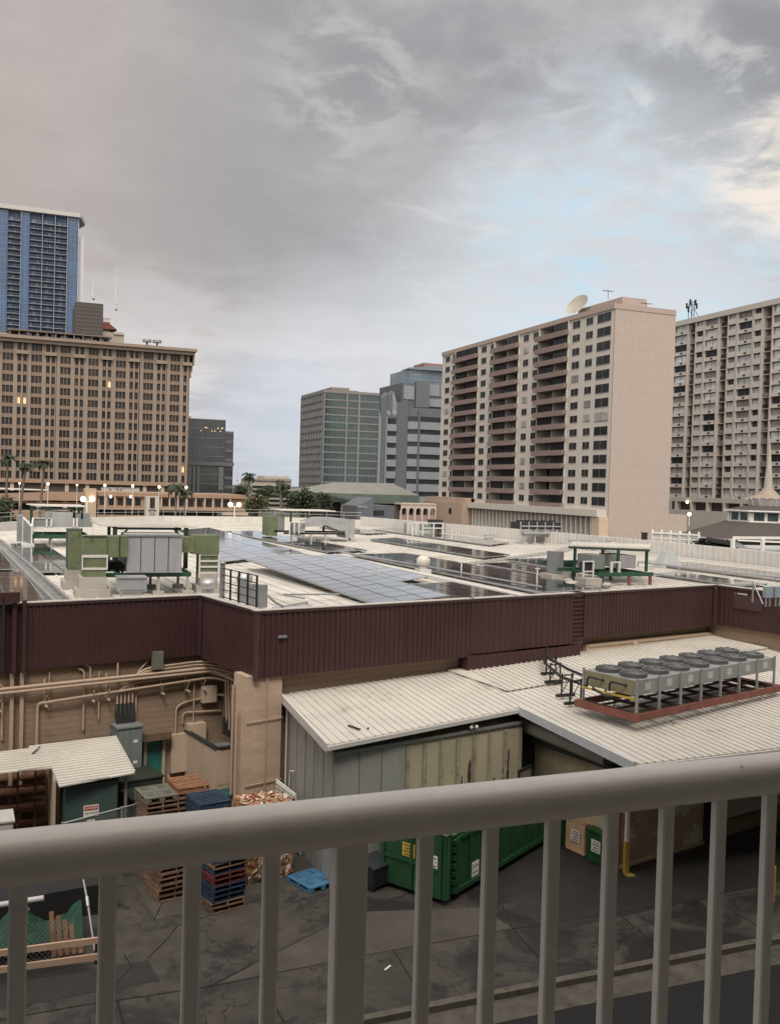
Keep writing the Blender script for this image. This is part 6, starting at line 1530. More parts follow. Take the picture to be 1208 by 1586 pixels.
mb = MB(); mb.box(28.61, 31.2, 503, 525, GZ, 121); mb.box(28.31, 28.6, 500.2, 503, GZ, 129.5); mb.build('side_wall', mat('tower_side', (.50, .51, .53), .6, var=.06), bt)
mb = MB(); F.box(mb, -21, 29.2, 129.51, 131.6, -25, 1.6); mb.add([(29.21, 498.6, 129.6), (29.21, 498.6, 131.4), (32.2, 512, 131.4), (32.2, 512, 129.2), (29.21, 524, 131.4), (29.21, 524, 129.6)], [(0, 3, 2, 1), (1, 2, 4), (3, 0, 5), (2, 3, 5, 4)]); mb.build('roof_brim', mat('roof_brim_grey', (.40, .39, .38), .6), bt)
# --- grey tower and stepped tower behind
gt = thing('grey_tower', 'dark grey tower top peeking between the blue tower and the stepped roof', 'building', (0, 340, GZ), world=True)
mb = MB(); Yg = 340; mb.box(onY(127, 500, Yg).x-2, onY(160, 500, Yg).x, Yg, Yg+20, GZ, onY(150, 470, Yg).z); mb.build('wall', mat('grey_tower_wall', (.055, .05, .047), .8, var=.1), gt)
mb = MB(); 
for k in range(14): z = onY(150, 474, Yg).z-k*1.3; mb.box(onY(127, 500, Yg).x-2, onY(160, 500, Yg).x-.3, Yg-.05, Yg-.01, z-.4, z)
mb.build('floor_band', mat('grey_tower_band', (.085, .078, .072), .8), gt)
tt = thing('stepped_tower', 'pale tower top with a sloping red roof and terraces behind the brown block', 'building', (0, 360, GZ), world=True)
Yt = 360; q = lambda px, py: onY(px, py, Yt)
mb = MB(); mb.box(q(160, 0).x, q(203, 0).x, Yt, Yt+20, GZ, q(190, 516).z); mb.box(q(160, 0).x, q(181, 0).x, Yt+1, Yt+18, q(190, 516).z, q(165, 498).z); mb.build('wall', mat('stepped_wall', (.36, .31, .27), .8, var=.12), tt)
z1_, z2_ = q(170, 500).z, q(192, 512).z
mb = MB(); mb.add([(q(160, 0).x, Yt-.5, z1_), (q(178, 0).x, Yt-.5, z1_), (q(192, 0).x, Yt-.5, z2_), (q(160, 0).x, Yt-.5, z2_), (q(160, 0).x, Yt+10, z1_), (q(178, 0).x, Yt+10, z1_), (q(192, 0).x, Yt+10, z2_), (q(160, 0).x, Yt+10, z2_)], [(3, 2, 1, 0), (1, 2, 6, 5), (4, 5, 6, 7), (0, 1, 5, 4)]); mb.build('roof', mat('red_roof', (.16, .05, .04), .8), tt)
mb = MB()
for k in range(7): x = q(161+k*3, 0).x; mb.box(x, x+.35, Yt+.5, Yt+.7, q(165, 498).z, q(165, 493).z)
mb.box(q(160, 0).x, q(183, 0).x, Yt+.5, Yt+.8, q(165, 494).z, q(165, 492).z); mb.box(q(187, 0).x, q(203, 0).x, Yt-.5, Yt-.1, q(190, 519).z, q(190, 515).z); mb.build('terrace_rail', mat('terrace_pale', (.42, .38, .34), .8), tt)
def mast(label, px, py0, py1, Y):
    a = onY(px, py0, Y); b = onY(px, py1, Y); t = thing('radio_mast', label, 'mast', tuple(b))
    mb = MB(); mb.tube([(0, 0, 0), (0, 0, (a.z-b.z))], [.28, .10], 6); mb.build('mast_pole', white_trim, t)
    mb = MB(); h = a.z-b.z; mb.sphere((.25, -.2, h*.22), .5, 8); mb.box(-.5, .5, -.1, .1, h*.30, h*.32); mb.build('aerial', grey_steel, t)
mast('tall thin radio mast on the stepped tower roof', 179, 412, 498, 362); mast('short thin mast on the dark grey tower', 144, 437, 470, 342)
mast('thin distant mast in the sky gap left of the palm', 367, 715, 752, 500)

# --- dark glass office right of the brown block
dg = thing('dark_glass_office', 'low black glass office block with stepped right side beside the brown block', 'building', (60, 300, GZ), world=True)
Yd = 300; q = lambda px, py: onY(px, py, Yd); F = Fac('Y', Yd)
dgm = mat('black_glass', (.035, .042, .05), .2, var=.5, vs=.12, spec=.6)
xa, xb, xc = q(285, 700).x, q(350, 650).x, q(363, 680).x
mb = MB(); F.box(mb, xa, xb, GZ, q(320, 649).z, -20, 0); F.box(mb, xb, xc, GZ, q(356, 668).z, -18, -1); mb.build('glass_wall', dgm, dg)
mb = MB(); zt_ = q(320, 649).z
for k in range(12): F.box(mb, xa, xb, zt_-k*2.9-.35, zt_-k*2.9, .001, .12)
for k in range(1, 9): F.box(mb, xa+(xb-xa)*k/9-.07, xa+(xb-xa)*k/9+.07, zt_-15, zt_, .121, .18)
F.box(mb, xa, xc, q(320, 718).z-.6, q(320, 718).z+.6, .2, .6)
for k in range(10): F.box(mb, xb+.01, xc, q(356, 668).z-k*2.9-.9, q(356, 668).z-k*2.9, -.99, -.8)
mb.build('floor_band', mat('dark_band', (.10, .105, .11), .5), dg)
mb = MB()
for k in range(4): F.box(mb, xa+.2+k*1.35, xa+.9+k*1.35, GZ, q(320, 723).z, .2, .5)
F.box(mb, xb-2, xb-.5, GZ, q(320, 723).z, .2, .5); mb.build('column', mat('dark_column', (.13, .13, .13), .7), dg)
mb = MB(); F.box(mb, q(293, 0).x, q(315, 0).x, zt_+.001, q(300, 643).z, -12, -5); mb.build('machine_room', mat('mr_tan', (.35, .31, .27), .8), dg)
rl_ = [(xa+random.uniform(5, xb-xa-1), 0, q(320, 663+random.choice([0, 0, 5])).z) for _ in range(10)]
panes(dg, F, [(a, a+.35, z, z+.3) for a, _, z in rl_], [glass_lit], .19, .22, name='office_light')

# --- green glass office (corner at X 127, Y 400)
go_ = thing('green_glass_office', 'grey framed office block with bands of green glass standing alone', 'building', (140, 410, GZ), world=True)
F = Fac('Y', 400.0); FX = Fac('X', 127.0)
gm = mat('office_concrete', (.17, .17, .165), .8, var=.06); gg = mat('green_glass', (.028, .052, .056), .14, var=.45, vs=.08, spec=.7)
gtop = 41.9; fh = 3.33
mb = MB(); mb.box(127.3, 153.5, 400.3, 434.3, GZ, gtop-1.2); mb.build('core', mat('core_dark', (.06, .065, .065), .6), go_)
mb = MB()
for a, b in ((127.0, 127.5), (137.4, 138.2), (143.1, 144.1), (153.0, 153.9)): F.box(mb, a, b, GZ, gtop-1.21, -.3, .35)
F.box(mb, 126.7, 154.1, gtop-1.2, gtop, -34.5, .4)
for k in range(13): F.box(mb, 127.501, 152.999, gtop-1.2-(k+1)*fh, gtop-1.2-(k+1)*fh+.55, -.2, .25)
mb.build('frame', gm, go_)
WR = []
for k in range(13):
    z = gtop-1.2-(k+1)*fh
    for a, b in ((127.6, 137.3), (138.3, 143.0), (144.2, 152.9)): WR.append((a, b, z+.6, z+fh-.05))
panes(go_, F, WR, [gg], .0, .08, limit=100, mull=6, frame=mat('green_mullion', (.12, .15, .15), .5))
mb = MB()
for k in range(9): FX.box(mb, 400.4+k*4.2, 400.9+k*4.2, GZ, gtop-1.21, -.3, .5)
for k in range(14): FX.box(mb, 400.91, 434.3, gtop-1.2-k*fh-.45, gtop-1.2-k*fh, -.3, .4)
mb.build('side_frame', mat('side_frame_grey', (.13, .13, .13), .8), go_)
WR = []
for k in range(13):
    for i in range(8): WR.append((401.1+i*4.2, 404.5+i*4.2, gtop-1.2-(k+1)*fh+.2, gtop-1.2-k*fh-.6))
panes(go_, FX, WR, [mat('side_panel', (.24, .25, .255), .5, var=.25, vs=.3)], -.25, .0, name='side_panel', limit=100)
mb = MB(); mb.box(133, 141.5, 408, 425, gtop, gtop+2.2); mb.box(141.51, 146, 408, 425, gtop, gtop+1.2); mb.build('machine_room', mat('mr_brown', (.18, .14, .13), .8), go_)
xs_ = [onY(p_, 752, 399.6) for p_ in (503, 507, 511, 519, 522)]
panes(go_, F, [(p_.x, p_.x+.9, p_.z, p_.z+.7) for p_ in xs_], [lamp_white], .26, .3, name='lobby_light')

# --- grey office with chamfered towers
gr_ = thing('grey_striped_office', 'stepped grey office with white bands, dark window strips and slanted tops', 'building', (110, 265, GZ), world=True)
gy = mat('office_grey', (.095, .108, .122), .8, var=.05); gl = mat('office_band', (.20, .22, .24), .8, var=.05, streak=.1, dirt_s=.3); gd = mat('office_strip', (.02, .022, .026), .25, var=.4)
# plan in world: faces run along the street grid with chamfers
F = Fac('Y', 262.0)
def q(px, py): return onY(px, py, 262.0)
X = lambda px, py=700: q(px, py).x
def zz_(py, px=640): return q(px, py).z
px_ = lambda x: 400+x/3.775
py_ = lambda y: 540+y/3.775
XA, XB, XC, XD, XE, XF = X(px_(725)), X(px_(750)), X(px_(805)), X(px_(850)), X(px_(903)), X(px_(1085))
# left grey slab, left bay, slanted grey pier, chamfer bay, corner line, right bay
mb = MB(); mb.prism([(XA, 264), (XB, 262.6), (XB+1.5, 268), (XA+1.5, 268)], GZ, lambda x, y: zz_(py_(300))-.0+(x-XA)*.9); mb.build('left_pier', gy, gr_)
mb = MB(); mb.prism([(XC, 262), (XD, 259.5), (XD+9, 285), (XC+9, 285)], GZ, lambda x, y: zz_(py_(330))+(x-XC)*.55); mb.prism([(XD+.001, 260), (XE, 258.6), (XF, 258.6), (XF+9, 285), (XD+9.001, 285)], GZ, zz_(py_(350))); mb.prism([(XB+.001, 262.4), (XC-.001, 262.2), (XC+9-.001, 285), (XB+9.001, 285)], GZ, zz_(py_(395))); mb.build('core', gy, gr_)
mb = MB(); mb.prism([(XB, 262.5), (XC, 262.2), (XC+1.2, 263.5), (XC+3.3, 268), (XB+3, 268)], zz_(py_(395))+.01, lambda x, y: zz_(py_(395))+(y-262)*1.2+.3); mb.build('sloped_roof', gl, gr_)
for k in range(8):
    zb = zz_(py_(430)+k*18.0); z1 = zb-.0
    def band(nm, m, a, ya, b, yb, z0, z1, o_=.12):
        mb = MB(); mb.add([(a, ya-o_, z0), (b, yb-o_, z0), (b, yb-o_, z1), (a, ya-o_, z1), (a, ya, z0), (b, yb, z0), (b, yb, z1), (a, ya, z1)], [(0, 1, 2, 3), (7, 6, 5, 4), (0, 4, 5, 1), (3, 2, 6, 7), (0, 3, 7, 4), (1, 5, 6, 2)]); return mb.build(nm, m, gr_)
    # left bay: windows over white panel
    zc_ = zz_(540+430/3.775+k*18.15)
    band('window_strip', gd, XB+.3, 262.4, XC-.3, 262.2, zc_-.9, zc_+.9, .10); band('spandrel', gl, XB+.1, 262.4, XC-.1, 262.2, zc_-3.0, zc_-.95, .5)
    zc_ = zz_(540+415/3.775+k*19.1)
    band('window_strip', gd, XD+.2, 259.98, XE-.2, 258.7, zc_-.75, zc_+.75, .08); band('spandrel', gl, XD+.1, 259.98, XE-.15, 258.7, zc_-3.05, zc_-.8, .5)
    band('window_strip', gd, XE+.3, 258.6, XF, 258.6, zc_-.75, zc_+.75, .08); band('spandrel', gl, XE+.3, 258.6, XF, 258.6, zc_-3.05, zc_-.8, .5)
band('corner_rib', gy, XE-.15, 258.65, XE+.3, 258.6, GZ, zz_(py_(370)), .9)
mb = MB(); mb.box(X(px_(825)), XF, 261, 280, zz_(py_(350))+.01, zz_(py_(205))); mb.prism([(X(px_(898)), 260), (X(px_(965)), 258.7), (X(px_(965)), 262), (X(px_(898)), 262)], zz_(py_(345)), zz_(py_(195))); mb.build('upper_block', gy, gr_)
mb = MB(); mb.box(X(px_(832)), X(px_(893)), 260.7, 260.99, zz_(py_(300)), zz_(py_(222))); mb.box(X(px_(970)), X(px_(1040)), 260.7, 260.99, zz_(py_(272)), zz_(py_(205))); mb.box(X(px_(1045)), XF, 260.7, 260.99, zz_(py_(272)), zz_(py_(205))); mb.box(X(px_(968)), XF, 260.4, 260.99, zz_(py_(335)), zz_(py_(290))); mb.pieces('upper_panel', gl, gr_)
mb = MB(); mb.box(X(px_(915)), X(px_(968)), 260.6, 260.8, zz_(py_(368)), zz_(py_(342))); mb.box(X(px_(985)), XF, 260.1, 260.3, zz_(py_(358)), zz_(py_(338))); mb.build('window_strip', gd, gr_)
mb = MB(); mb.prism([(XA, 263.9), (XB+1.6, 262.1), (XB+2.2, 265), (XA+.8, 266.5)], zz_(py_(400)), lambda x, y: zz_(py_(315))+(x-XA)*1.0); mb.build('slanted_top', gy, gr_)
bb_ = thing('blue_glass_office', 'blue glass building top with a brown penthouse behind the grey office', 'building', (130, 300, GZ), world=True)
Yq = 320; qq = lambda px, py: onY(px_(px), py_(py), Yq)
mb = MB(); mb.box(qq(893, 0).x, qq(1100, 0).x, Yq, Yq+20, GZ, qq(980, 125).z); mb.build('glass_wall', mat('pale_blue_glass', (.10, .15, .20), .15, var=.3, vs=.2, spec=.7), bb_)
mb = MB(); zt_ = qq(980, 118).z; mb.prism([(qq(880, 0).x, Yq-.5), (qq(1100, 0).x, Yq-2), (qq(1100, 0).x, Yq+10), (qq(900, 0).x, Yq+10)], zt_-.6, lambda x, y: zt_+(x-qq(880, 0).x)*.12-.1)
for k in range(12): x = qq(905+k*16, 0).x; mb.box(x-.1, x+.1, Yq-.15, Yq-.01, qq(980, 200).z, zt_-.6)
for p_ in (140, 165, 190): mb.box(qq(893, 0).x, qq(1100, 0).x, Yq-.2, Yq-.155, qq(980, p_).z-.12, qq(980, p_).z)
mb.build('glass_frame', mat('frame_blue_grey', (.14, .17, .20), .5), bb_)
mb = MB(); mb.box(qq(985, 0).x, qq(1100, 0).x, Yq+2, Yq+12, zt_-.3, qq(1000, 80).z); mb.build('penthouse', mat('penthouse_brown', (.22, .13, .10), .8), bb_)

# --- low copper green roofed hall, concrete annexes, arcade
hall = thing('low_hall', 'low hall with a broad weathered green hipped roof among trees', 'building', (75, 220, GZ), world=True)
cg = mat('copper_green_roof', (.09, .12, .105), .8, var=.25, vs=.35, streak=.3, dirt_s=.3)
a, b, c, d = onY(px_(325), py_(862), 218), onY(px_(622), py_(872), 212), onY(px_(720), py_(880), 212), onY(px_(560), py_(785), 228)
tp0 = Vector((d.x-4, 232, d.z)); tp1 = Vector((d.x+12, 232, d.z+.2))
mb = MB(); mb.add([(a.x, 218, a.z+.9), (b.x, 212, b.z+.9), (c.x+10, 212, b.z+.9), tuple(tp1), tuple(tp0), (c.x+10, 245, b.z+.9), (a.x, 245, a.z+.9)], [(0, 1, 4), (1, 2, 3, 4), (0, 4, 6), (2, 5, 3), (6, 4, 3, 5)]); mb.build('roof', mat('hall_roof_grey', (.17, .175, .155), .85, var=.15, vs=.3), hall)
mb = MB(); mb.add([(a.x, 218, a.z+.9), (b.x, 212, b.z+.9), (b.x, 212, b.z-1.3), (a.x+1.5, 218.5, a.z-1.3), (c.x+10, 212, b.z+.9), (c.x+10, 212, b.z-1.3)], [(0, 3, 2, 1), (1, 2, 5, 4)]); mb.build('roof_fascia', cg, hall)
mb = MB(); mb.box(a.x+5, c.x+8, 220, 240, GZ, b.z-1.0); mb.build('wall', mat('hall_dark', (.05, .05, .048), .8), hall)
for p_ in (495, 535, 560): mb = MB(); x = onY(px_(p_), 800, 216).x; mb.box(x-.5, x+.5, 215.5, 216.5, GZ, b.z-1.0); mb.build('column', mat('hall_column', (.22, .17, .15), .85), hall)
cn = thing('concrete_annex', 'blocky grey concrete annex with slanted corner below the striped office', 'building', (85, 200, GZ), world=True)
Yc = 200; q3 = lambda px, py: onY(px_(px), py_(py), Yc)
mb = MB(); mb.prism([(q3(603, 0).x, Yc), (q3(690, 0).x, Yc-1), (q3(690, 0).x, Yc+10), (q3(603, 0).x, Yc+10)], GZ, lambda x, y: q3(603, 920).z+(x-q3(603, 0).x)*.55); mb.box(q3(690, 0).x+.01, q3(832, 0).x, Yc, Yc+12, GZ, q3(700, 918).z); mb.build('wall', gy, cn)
mb = MB(); mb.box(q3(692, 0).x, q3(762, 0).x, Yc-.1, Yc-.01, q3(700, 975).z, q3(700, 945).z); mb.build('window', gd, cn)
mb = MB(); mb.prism([(q3(605, 0).x, Yc-.2), (q3(640, 0).x, Yc-.55), (q3(655, 0).x, Yc-.6), (q3(625, 0).x, Yc-.4)], q3(605, 930).z, lambda x, y: q3(605, 918).z); mb.build('sloped_panel', gl, cn)
ar = thing('arcade_building', 'low pale arcade with five arches above the white parapet', 'building', (60, 150, GZ), world=True)
Ya = 150; q4 = lambda px, py: onY(px_(px), py_(py), Ya)
am = mat('arcade_cream', (.40, .34, .29), .85, var=.06)
axa, axb = q4(833, 950).x, q4(1040, 950).x; ztp, zsp, zbt = q4(900, 912).z, q4(900, 955).z, q4(900, 1010).z
mb = MB(); n = 5; wA = (axb-axa)/n
for i in range(n):
    x0 = axa+i*wA; r_ = wA*.36; xc_ = x0+wA/2; zs_ = q4(900, 948).z
    mb.box(x0, xc_-r_, Ya, Ya+.6, zbt-3, zs_); mb.box(xc_+r_, x0+wA, Ya, Ya+.6, zbt-3, zs_)
    pts = [(x0, zs_)]+[(xc_-r_*math.cos(math.pi*k/8), zs_+r_*1.0*math.sin(math.pi*k/8)) for k in range(9)]+[(x0+wA, zs_)]
    top = [(x0, ztp)]+[(xc_-r_+2*r_*k/8, ztp) for k in range(9)]+[(x0+wA, ztp)]
    m = len(pts)
    mb.add([(x, Ya, z) for x, z in pts]+[(x, Ya, z) for x, z in top]+[(x, Ya+.6, z) for x, z in pts], [(k, k+1, m+k+1, m+k) for k in range(m-1)]+[(k+1, k, 2*m+k, 2*m+k+1) for k in range(m-1)])
mb.build('arcade_wall', am, ar)
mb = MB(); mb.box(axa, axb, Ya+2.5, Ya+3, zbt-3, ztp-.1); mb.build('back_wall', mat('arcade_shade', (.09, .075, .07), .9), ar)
mb = MB(); mb.box(axa, axb, Ya-.1, Ya+3.1, ztp, ztp+.25); mb.build('roof_slab', am, ar)
for i in range(n): x = axa+(i+.5)*wA; mb = MB(); mb.box(x-wA*.34, x+wA*.34, Ya+.1, Ya+.3, zbt-3, q4(900, 972).z); mb.build('parapet_panel', mat('arcade_pink', (.25, .17, .15), .85), ar)

# --- brown parking structure with ramp (face on Y = 190)
pk = thing('parking_structure', 'long low brown parking structure with a sloping ramp below the office block', 'building', (20, 195, GZ), world=True)
F = Fac('Y', 190.0); pm_ = mat('parking_brown', (.27, .18, .125), .85, var=.08, vs=.5, streak=.3, dirt_s=.4); pdk = mat('parking_dark', (.035, .03, .027), .9); plt = mat('parking_pale', (.42, .33, .25), .85, var=.06)
q5 = lambda px, py: onY(px, py, 190.0)
xR = q5(380, 780).x
mb = MB(); F.box(mb, -14, xR-1, GZ, q5(300, 768).z, -18, -2); mb.build('deck_interior', pdk, pk)
mb = MB(); F.box(mb, q5(166, 0).x, xR, q5(300, 771).z, q5(300, 765).z, -18, .6)
F.box(mb, q5(166, 0).x, xR, q5(300, 791).z, q5(300, 787).z, -2, .9); F.box(mb, q5(166, 0).x, xR, q5(300, 787).z+.001, q5(300, 771).z-.001, -2, 0); F.box(mb, q5(166, 0).x, xR+3, GZ, q5(300, 799).z, -2, .5); mb.build('facade_wall', pm_, pk)
panes(pk, F, [(q5(p_, 0).x, q5(p_+8.5, 0).x, q5(300, 784.5).z, q5(300, 773.5).z) for p_ in (170, 184, 198, 212, 226, 269, 281, 295, 309, 323, 337, 351, 364)], [glass_dark], .001, .05)
mb = MB()
for p_ in (176, 190, 205, 219, 263, 276, 289, 303, 317, 331, 344, 358, 371): F.box(mb, q5(p_+3.5, 0).x-.12, q5(p_+3.5, 0).x+.12, q5(300, 787).z, q5(300, 771).z, .051, .5)
mb.build('fin', plt, pk)
mb = MB(); F.box(mb, q5(146, 0).x, q5(164, 0).x, GZ, q5(155, 757).z, -4, 1.2); mb.build('stair_tower', mat('stair_tan', (.36, .28, .205), .85, var=.06), pk)
mb = MB(); z0, z1 = q5(0, 771).z, q5(90, 762).z; xa_, xb_ = -14, q5(146, 0).x-.01; xm = q5(92, 0).x
mb.add([(xa_, 189, z0-1.0), (xm, 189, z1-1.6), (xb_, 189, z1-1.6), (xb_, 189, z1), (xm, 189, z1), (xa_, 189, z0+.2), (xa_, 192, z0-1.0), (xm, 192, z1-1.6), (xb_, 192, z1-1.6), (xb_, 192, z1), (xm, 192, z1), (xa_, 192, z0+.2)], [(0, 1, 4, 5), (1, 2, 3, 4), (5, 4, 10, 11), (4, 3, 9, 10), (1, 0, 6, 7), (2, 1, 7, 8)]); mb.build('ramp_wall', pm_, pk)
mb = MB(); mb.add([(xa_, 189.3, q5(0, 757).z), (q5(90, 0).x, 189.3, q5(90, 760).z), (xa_, 205, q5(0, 757).z+.2), (q5(90, 0).x, 205, q5(90, 760).z)], [(0, 1, 3, 2)]); mb.build('ramp_deck', mat('ramp_pale', (.45, .43, .40), .8), pk)
mb = MB(); F.box(mb, -14, q5(146, 0).x-.02, GZ, q5(60, 790).z, -.5, .4); F.box(mb, -14, q5(146, 0).x-.02, q5(60, 777).z-.3, q5(60, 777).z, -1, .3)
mb.build('lower_wall', pm_, pk)
for p_ in (30, 75, 116): mb = MB(); F.box(mb, q5(p_, 0).x-.4, q5(p_, 0).x+.4, GZ, q5(0, 768).z, -.6, .2); mb.build('column', plt, pk)
# white banner strip and the shop level above
sh_ = thing('shop_level', 'shop storey with a white banner strip and plants below the office block', 'building', (20, 225, GZ), world=True)
F = Fac('Y', 225.0); q6 = lambda px, py: onY(px, py, 225.0)
mb = MB(); F.box(mb, -18, q6(292, 0).x, GZ, q6(200, 751.5).z, -12, 0); mb.build('wall', mat('shop_shade', (.06, .048, .04), .85), sh_)
mb = MB(); F.box(mb, -18, q6(292, 0).x, q6(200, 751.4).z, q6(200, 747).z, -12, .8); mb.build('canopy_edge', pm_, sh_)
mb = MB(); F.box(mb, q6(172, 0).x, q6(232, 0).x, q6(200, 762).z, q6(200, 755).z, .05, .15); mb.build('banner', mat('banner_pale', (.42, .40, .38), .8), sh_)
mb = MB()
for p_ in (184, 196, 201): F.box(mb, q6(p_, 0).x, q6(p_+3.5, 0).x, q6(200, 760.5).z, q6(200, 757).z, .151, .18)
mb.pieces('banner_patch', mat('banner_print', (.22, .14, .16), .8), sh_)
for p_ in (32, 87, 118, 150, 240, 268): mb = MB(); F.box(mb, q6(p_, 0).x-.4, q6(p_, 0).x+.4, GZ, q6(200, 751.5).z, .001, .4); mb.build('column', plt, sh_)
# pale pillar sign on the near side
ps = thing('pillar_tower', 'pale concrete pillar tower with a dark louvred slot', 'tower', (18, 130, GZ), world=True)
Yp = 130; q7 = lambda px, py: onY(px, py, Yp)
mb = MB(); mb.box(q7(243, 0).x, q7(249, 0).x, Yp, Yp+1.7, GZ, q7(250, 769).z); mb.box(q7(257, 0).x, q7(262.5, 0).x, Yp, Yp+1.7, GZ, q7(250, 769).z); mb.box(q7(249, 0).x+.001, q7(257, 0).x-.001, Yp+.4, Yp+1.6, GZ, q7(250, 769).z-.05); mb.pieces('pillar', mat('pillar_pale', (.44, .40, .35), .85, var=.06), ps)
mb = MB()
for k in range(8): z = q7(250, 771+k*2.0).z; mb.box(q7(249, 0).x+.01, q7(257, 0).x-.01, Yp+.2, Yp+.39, z-.1, z)
mb.box(q7(247, 0).x, q7(259, 0).x, Yp-.1, Yp-.001, q7(250, 791.5).z, q7(250, 790).z); mb.build('louvre', pdk, ps)
# street lamps on the structure
for i, (px, py, hy) in enumerate(((31, 748, 35), (75, 749, 38), (120, 750.5, 24), (163, 751.5, 30), (206, 752.5, 30), (247, 754, 30), (289, 754.5, 22))):
    b = onY(px, py, 186.0)
    globe_lamp(['leftmost small lit lamp above the ramp', 'bright lamp above the ramp between two palms', 'small lit lamp above the ramp end', 'bright lamp above the stair tower', 'bright lamp in front of the white banner', 'bright lamp right of the white banner', 'bright lamp by the right end of the brown office'][i], b.x, 186, b.z-5.5, 5.3, (0,), .24 if i in (1, 3, 4, 5, 6) else .16, lamp_glow, 'lit lamps along the parking structure')
for i, (px, py) in enumerate(((172, 769.5), (203, 769.5))):
    b = onY(px, py, 189.2); mb = MB(); mb.sphere((b.x, 189.2, b.z), .22, 8); tag(mb.build('wall_lamp', lamp_white), ['white wall lamp at the left end of the brown parking facade', 'white wall lamp second from the left on the brown parking facade'][i], 'lamp')
b = onY(143, 770.5, 188.5); mb = MB(); mb.sphere((b.x, 188.4, b.z), .35, 10, (1.5, 1, .4)); tag(mb.build('canopy_lamp', lamp_glow), 'wide glowing ceiling lamp under the ramp beside the stair tower', 'lamp')
b = onY(1067, 797, 95); globe_lamp('round lit globe lamp beside the pavilion roof', b.x, 95, b.z-1.4, 1.3, (0,), .22, lamp_white, 'lit globe lamps')
# plain dark kiosk near the twin lamp
kk = thing('roof_kiosk', 'dark low plant box beyond the twin globe lamp', 'plant box', (25, 104, GZ), world=True)
Yk = 101; mb = MB(); mb.box(onY(345, 800, Yk).x, onY(383, 800, Yk).x, Yk, Yk+3, GZ, onY(360, 796, Yk).z); mb.build('housing', mat('kiosk_dark', (.09, .085, .08), .85), kk)
mb = MB(); mb.box(onY(344, 800, Yk).x, onY(384, 800, Yk).x, Yk-.2, Yk-.001, onY(360, 798, Yk).z, onY(360, 796, Yk).z+.15); mb.build('roof_slab', plt, kk)
# small distant office behind the palm
so_ = thing('distant_office', 'pale distant office with a banded facade seen past the palms', 'building', (95, 380, GZ), world=True)
Yo = 380; q8 = lambda px, py: onY(px, py, Yo)
mb = MB(); mb.box(q8(408, 0).x, q8(470, 0).x, Yo, Yo+20, GZ, q8(430, 742).z); mb.box(q8(430, 0).x, q8(470, 0).x, Yo+3, Yo+15, q8(430, 742).z, q8(430, 737.5).z); mb.build('wall', mat('far_office_tan', (.36, .33, .28), .85), so_)
mb = MB(); mb.box(q8(407, 0).x, q8(470, 0).x, Yo-.6, Yo-.01, q8(430, 745).z, q8(430, 741.5).z)
for k in range(5): z = q8(430, 757+k*7).z; mb.box(q8(408, 0).x, q8(470, 0).x, Yo-.4, Yo-.01, z-.8, z)
mb.build('band', mat('far_office_band', (.24, .225, .2), .85), so_)
mb = MB()
for k in range(7): z = q8(430, 753+k*7).z; mb.box(q8(409, 0).x, q8(469, 0).x, Yo-.02, Yo-.005, z-1.2, z)
mb.build('window_strip', gd, so_)

# --- pavilion with spire
pv = thing('pavilion', 'white octagonal pavilion with dark shingle roofs and a tall pointed spire', 'pavilion', (79, 75, GZ), world=True)
pc = onY(1190, 700, 78); PX, PY = pc.x+2.0, 80.0
q9 = lambda px, py: onY(1000+px/5.81, 700+py/5.81, 78)
def ring(mb, r0_, z0, r1_, z1, n=8, off=math.pi/8):
    vs = [(PX+r0_*math.cos(off+2*math.pi*k/n), PY+r0_*math.sin(off+2*math.pi*k/n), z0) for k in range(n)]+[(PX+r1_*math.cos(off+2*math.pi*k/n), PY+r1_*math.sin(off+2*math.pi*k/n), z1) for k in range(n)]
    mb.add(vs, [(k, (k+1) % n, n+(k+1) % n, n+k) for k in range(n)]+[tuple(range(n))[::-1], tuple(range(n, 2*n))])
zE, zW, zU, zC, zS, zT = -4.4, -2.75, -1.62, -1.02, -.2, .88
MBr = MB(); ring(MBr, 9.8, zE, 4.6, zW); MBr.build('lower_roof', shingle, pv)
mb = MB(); ring(mb, 4.1, zW, 4.1, zU); mb.build('clerestory_wall', white_paint, pv)
for k in range(8):
    a0_ = math.pi/8+2*math.pi*k/8; a1_ = a0_+math.pi/4
    p = Vector((PX+4.1*math.cos(a0_), PY+4.1*math.sin(a0_))); q_ = Vector((PX+4.1*math.cos(a1_), PY+4.1*math.sin(a1_))); nn = ((p+q_)/2-Vector((PX, PY))).normalized()*.03
    for t0_, t1_ in ((.12, .45), (.55, .88)):
        u = p.lerp(q_, t0_)+nn; v = p.lerp(q_, t1_)+nn; mb = MB(); mb.add([(u.x, u.y, zW+.18), (v.x, v.y, zW+.18), (v.x, v.y, zU-.12), (u.x, u.y, zU-.12)], [(0, 1, 2, 3)]); mb.build('window', mat('leaded_glass', (.05, .075, .08), .2, var=.6, vs=2.5), pv)
    mb = MB(); mb.bar((p.x, p.y, zW), (p.x, p.y, zU), .25, .25); mb.build('post', white_paint, pv)
mb = MB(); ring(mb, 4.7, zU, 4.7, zU+.14); mb.build('eave', white_paint, pv)
mb = MB(); ring(mb, 4.65, zU+.141, 2.2, zC); mb.build('upper_roof', shingle, pv)
mb = MB(); ring(mb, 1.7, zC, 2.2, zS); mb.build('lantern', white_paint, pv)
mb = MB()
for k in range(16): a_ = 2*math.pi*k/16; mb.bar((PX+1.85*math.cos(a_), PY+1.85*math.sin(a_), zC), (PX+2.3*math.cos(a_), PY+2.3*math.sin(a_), zS), .1, .12)
mb.build('lantern_bracket', white_trim, pv)
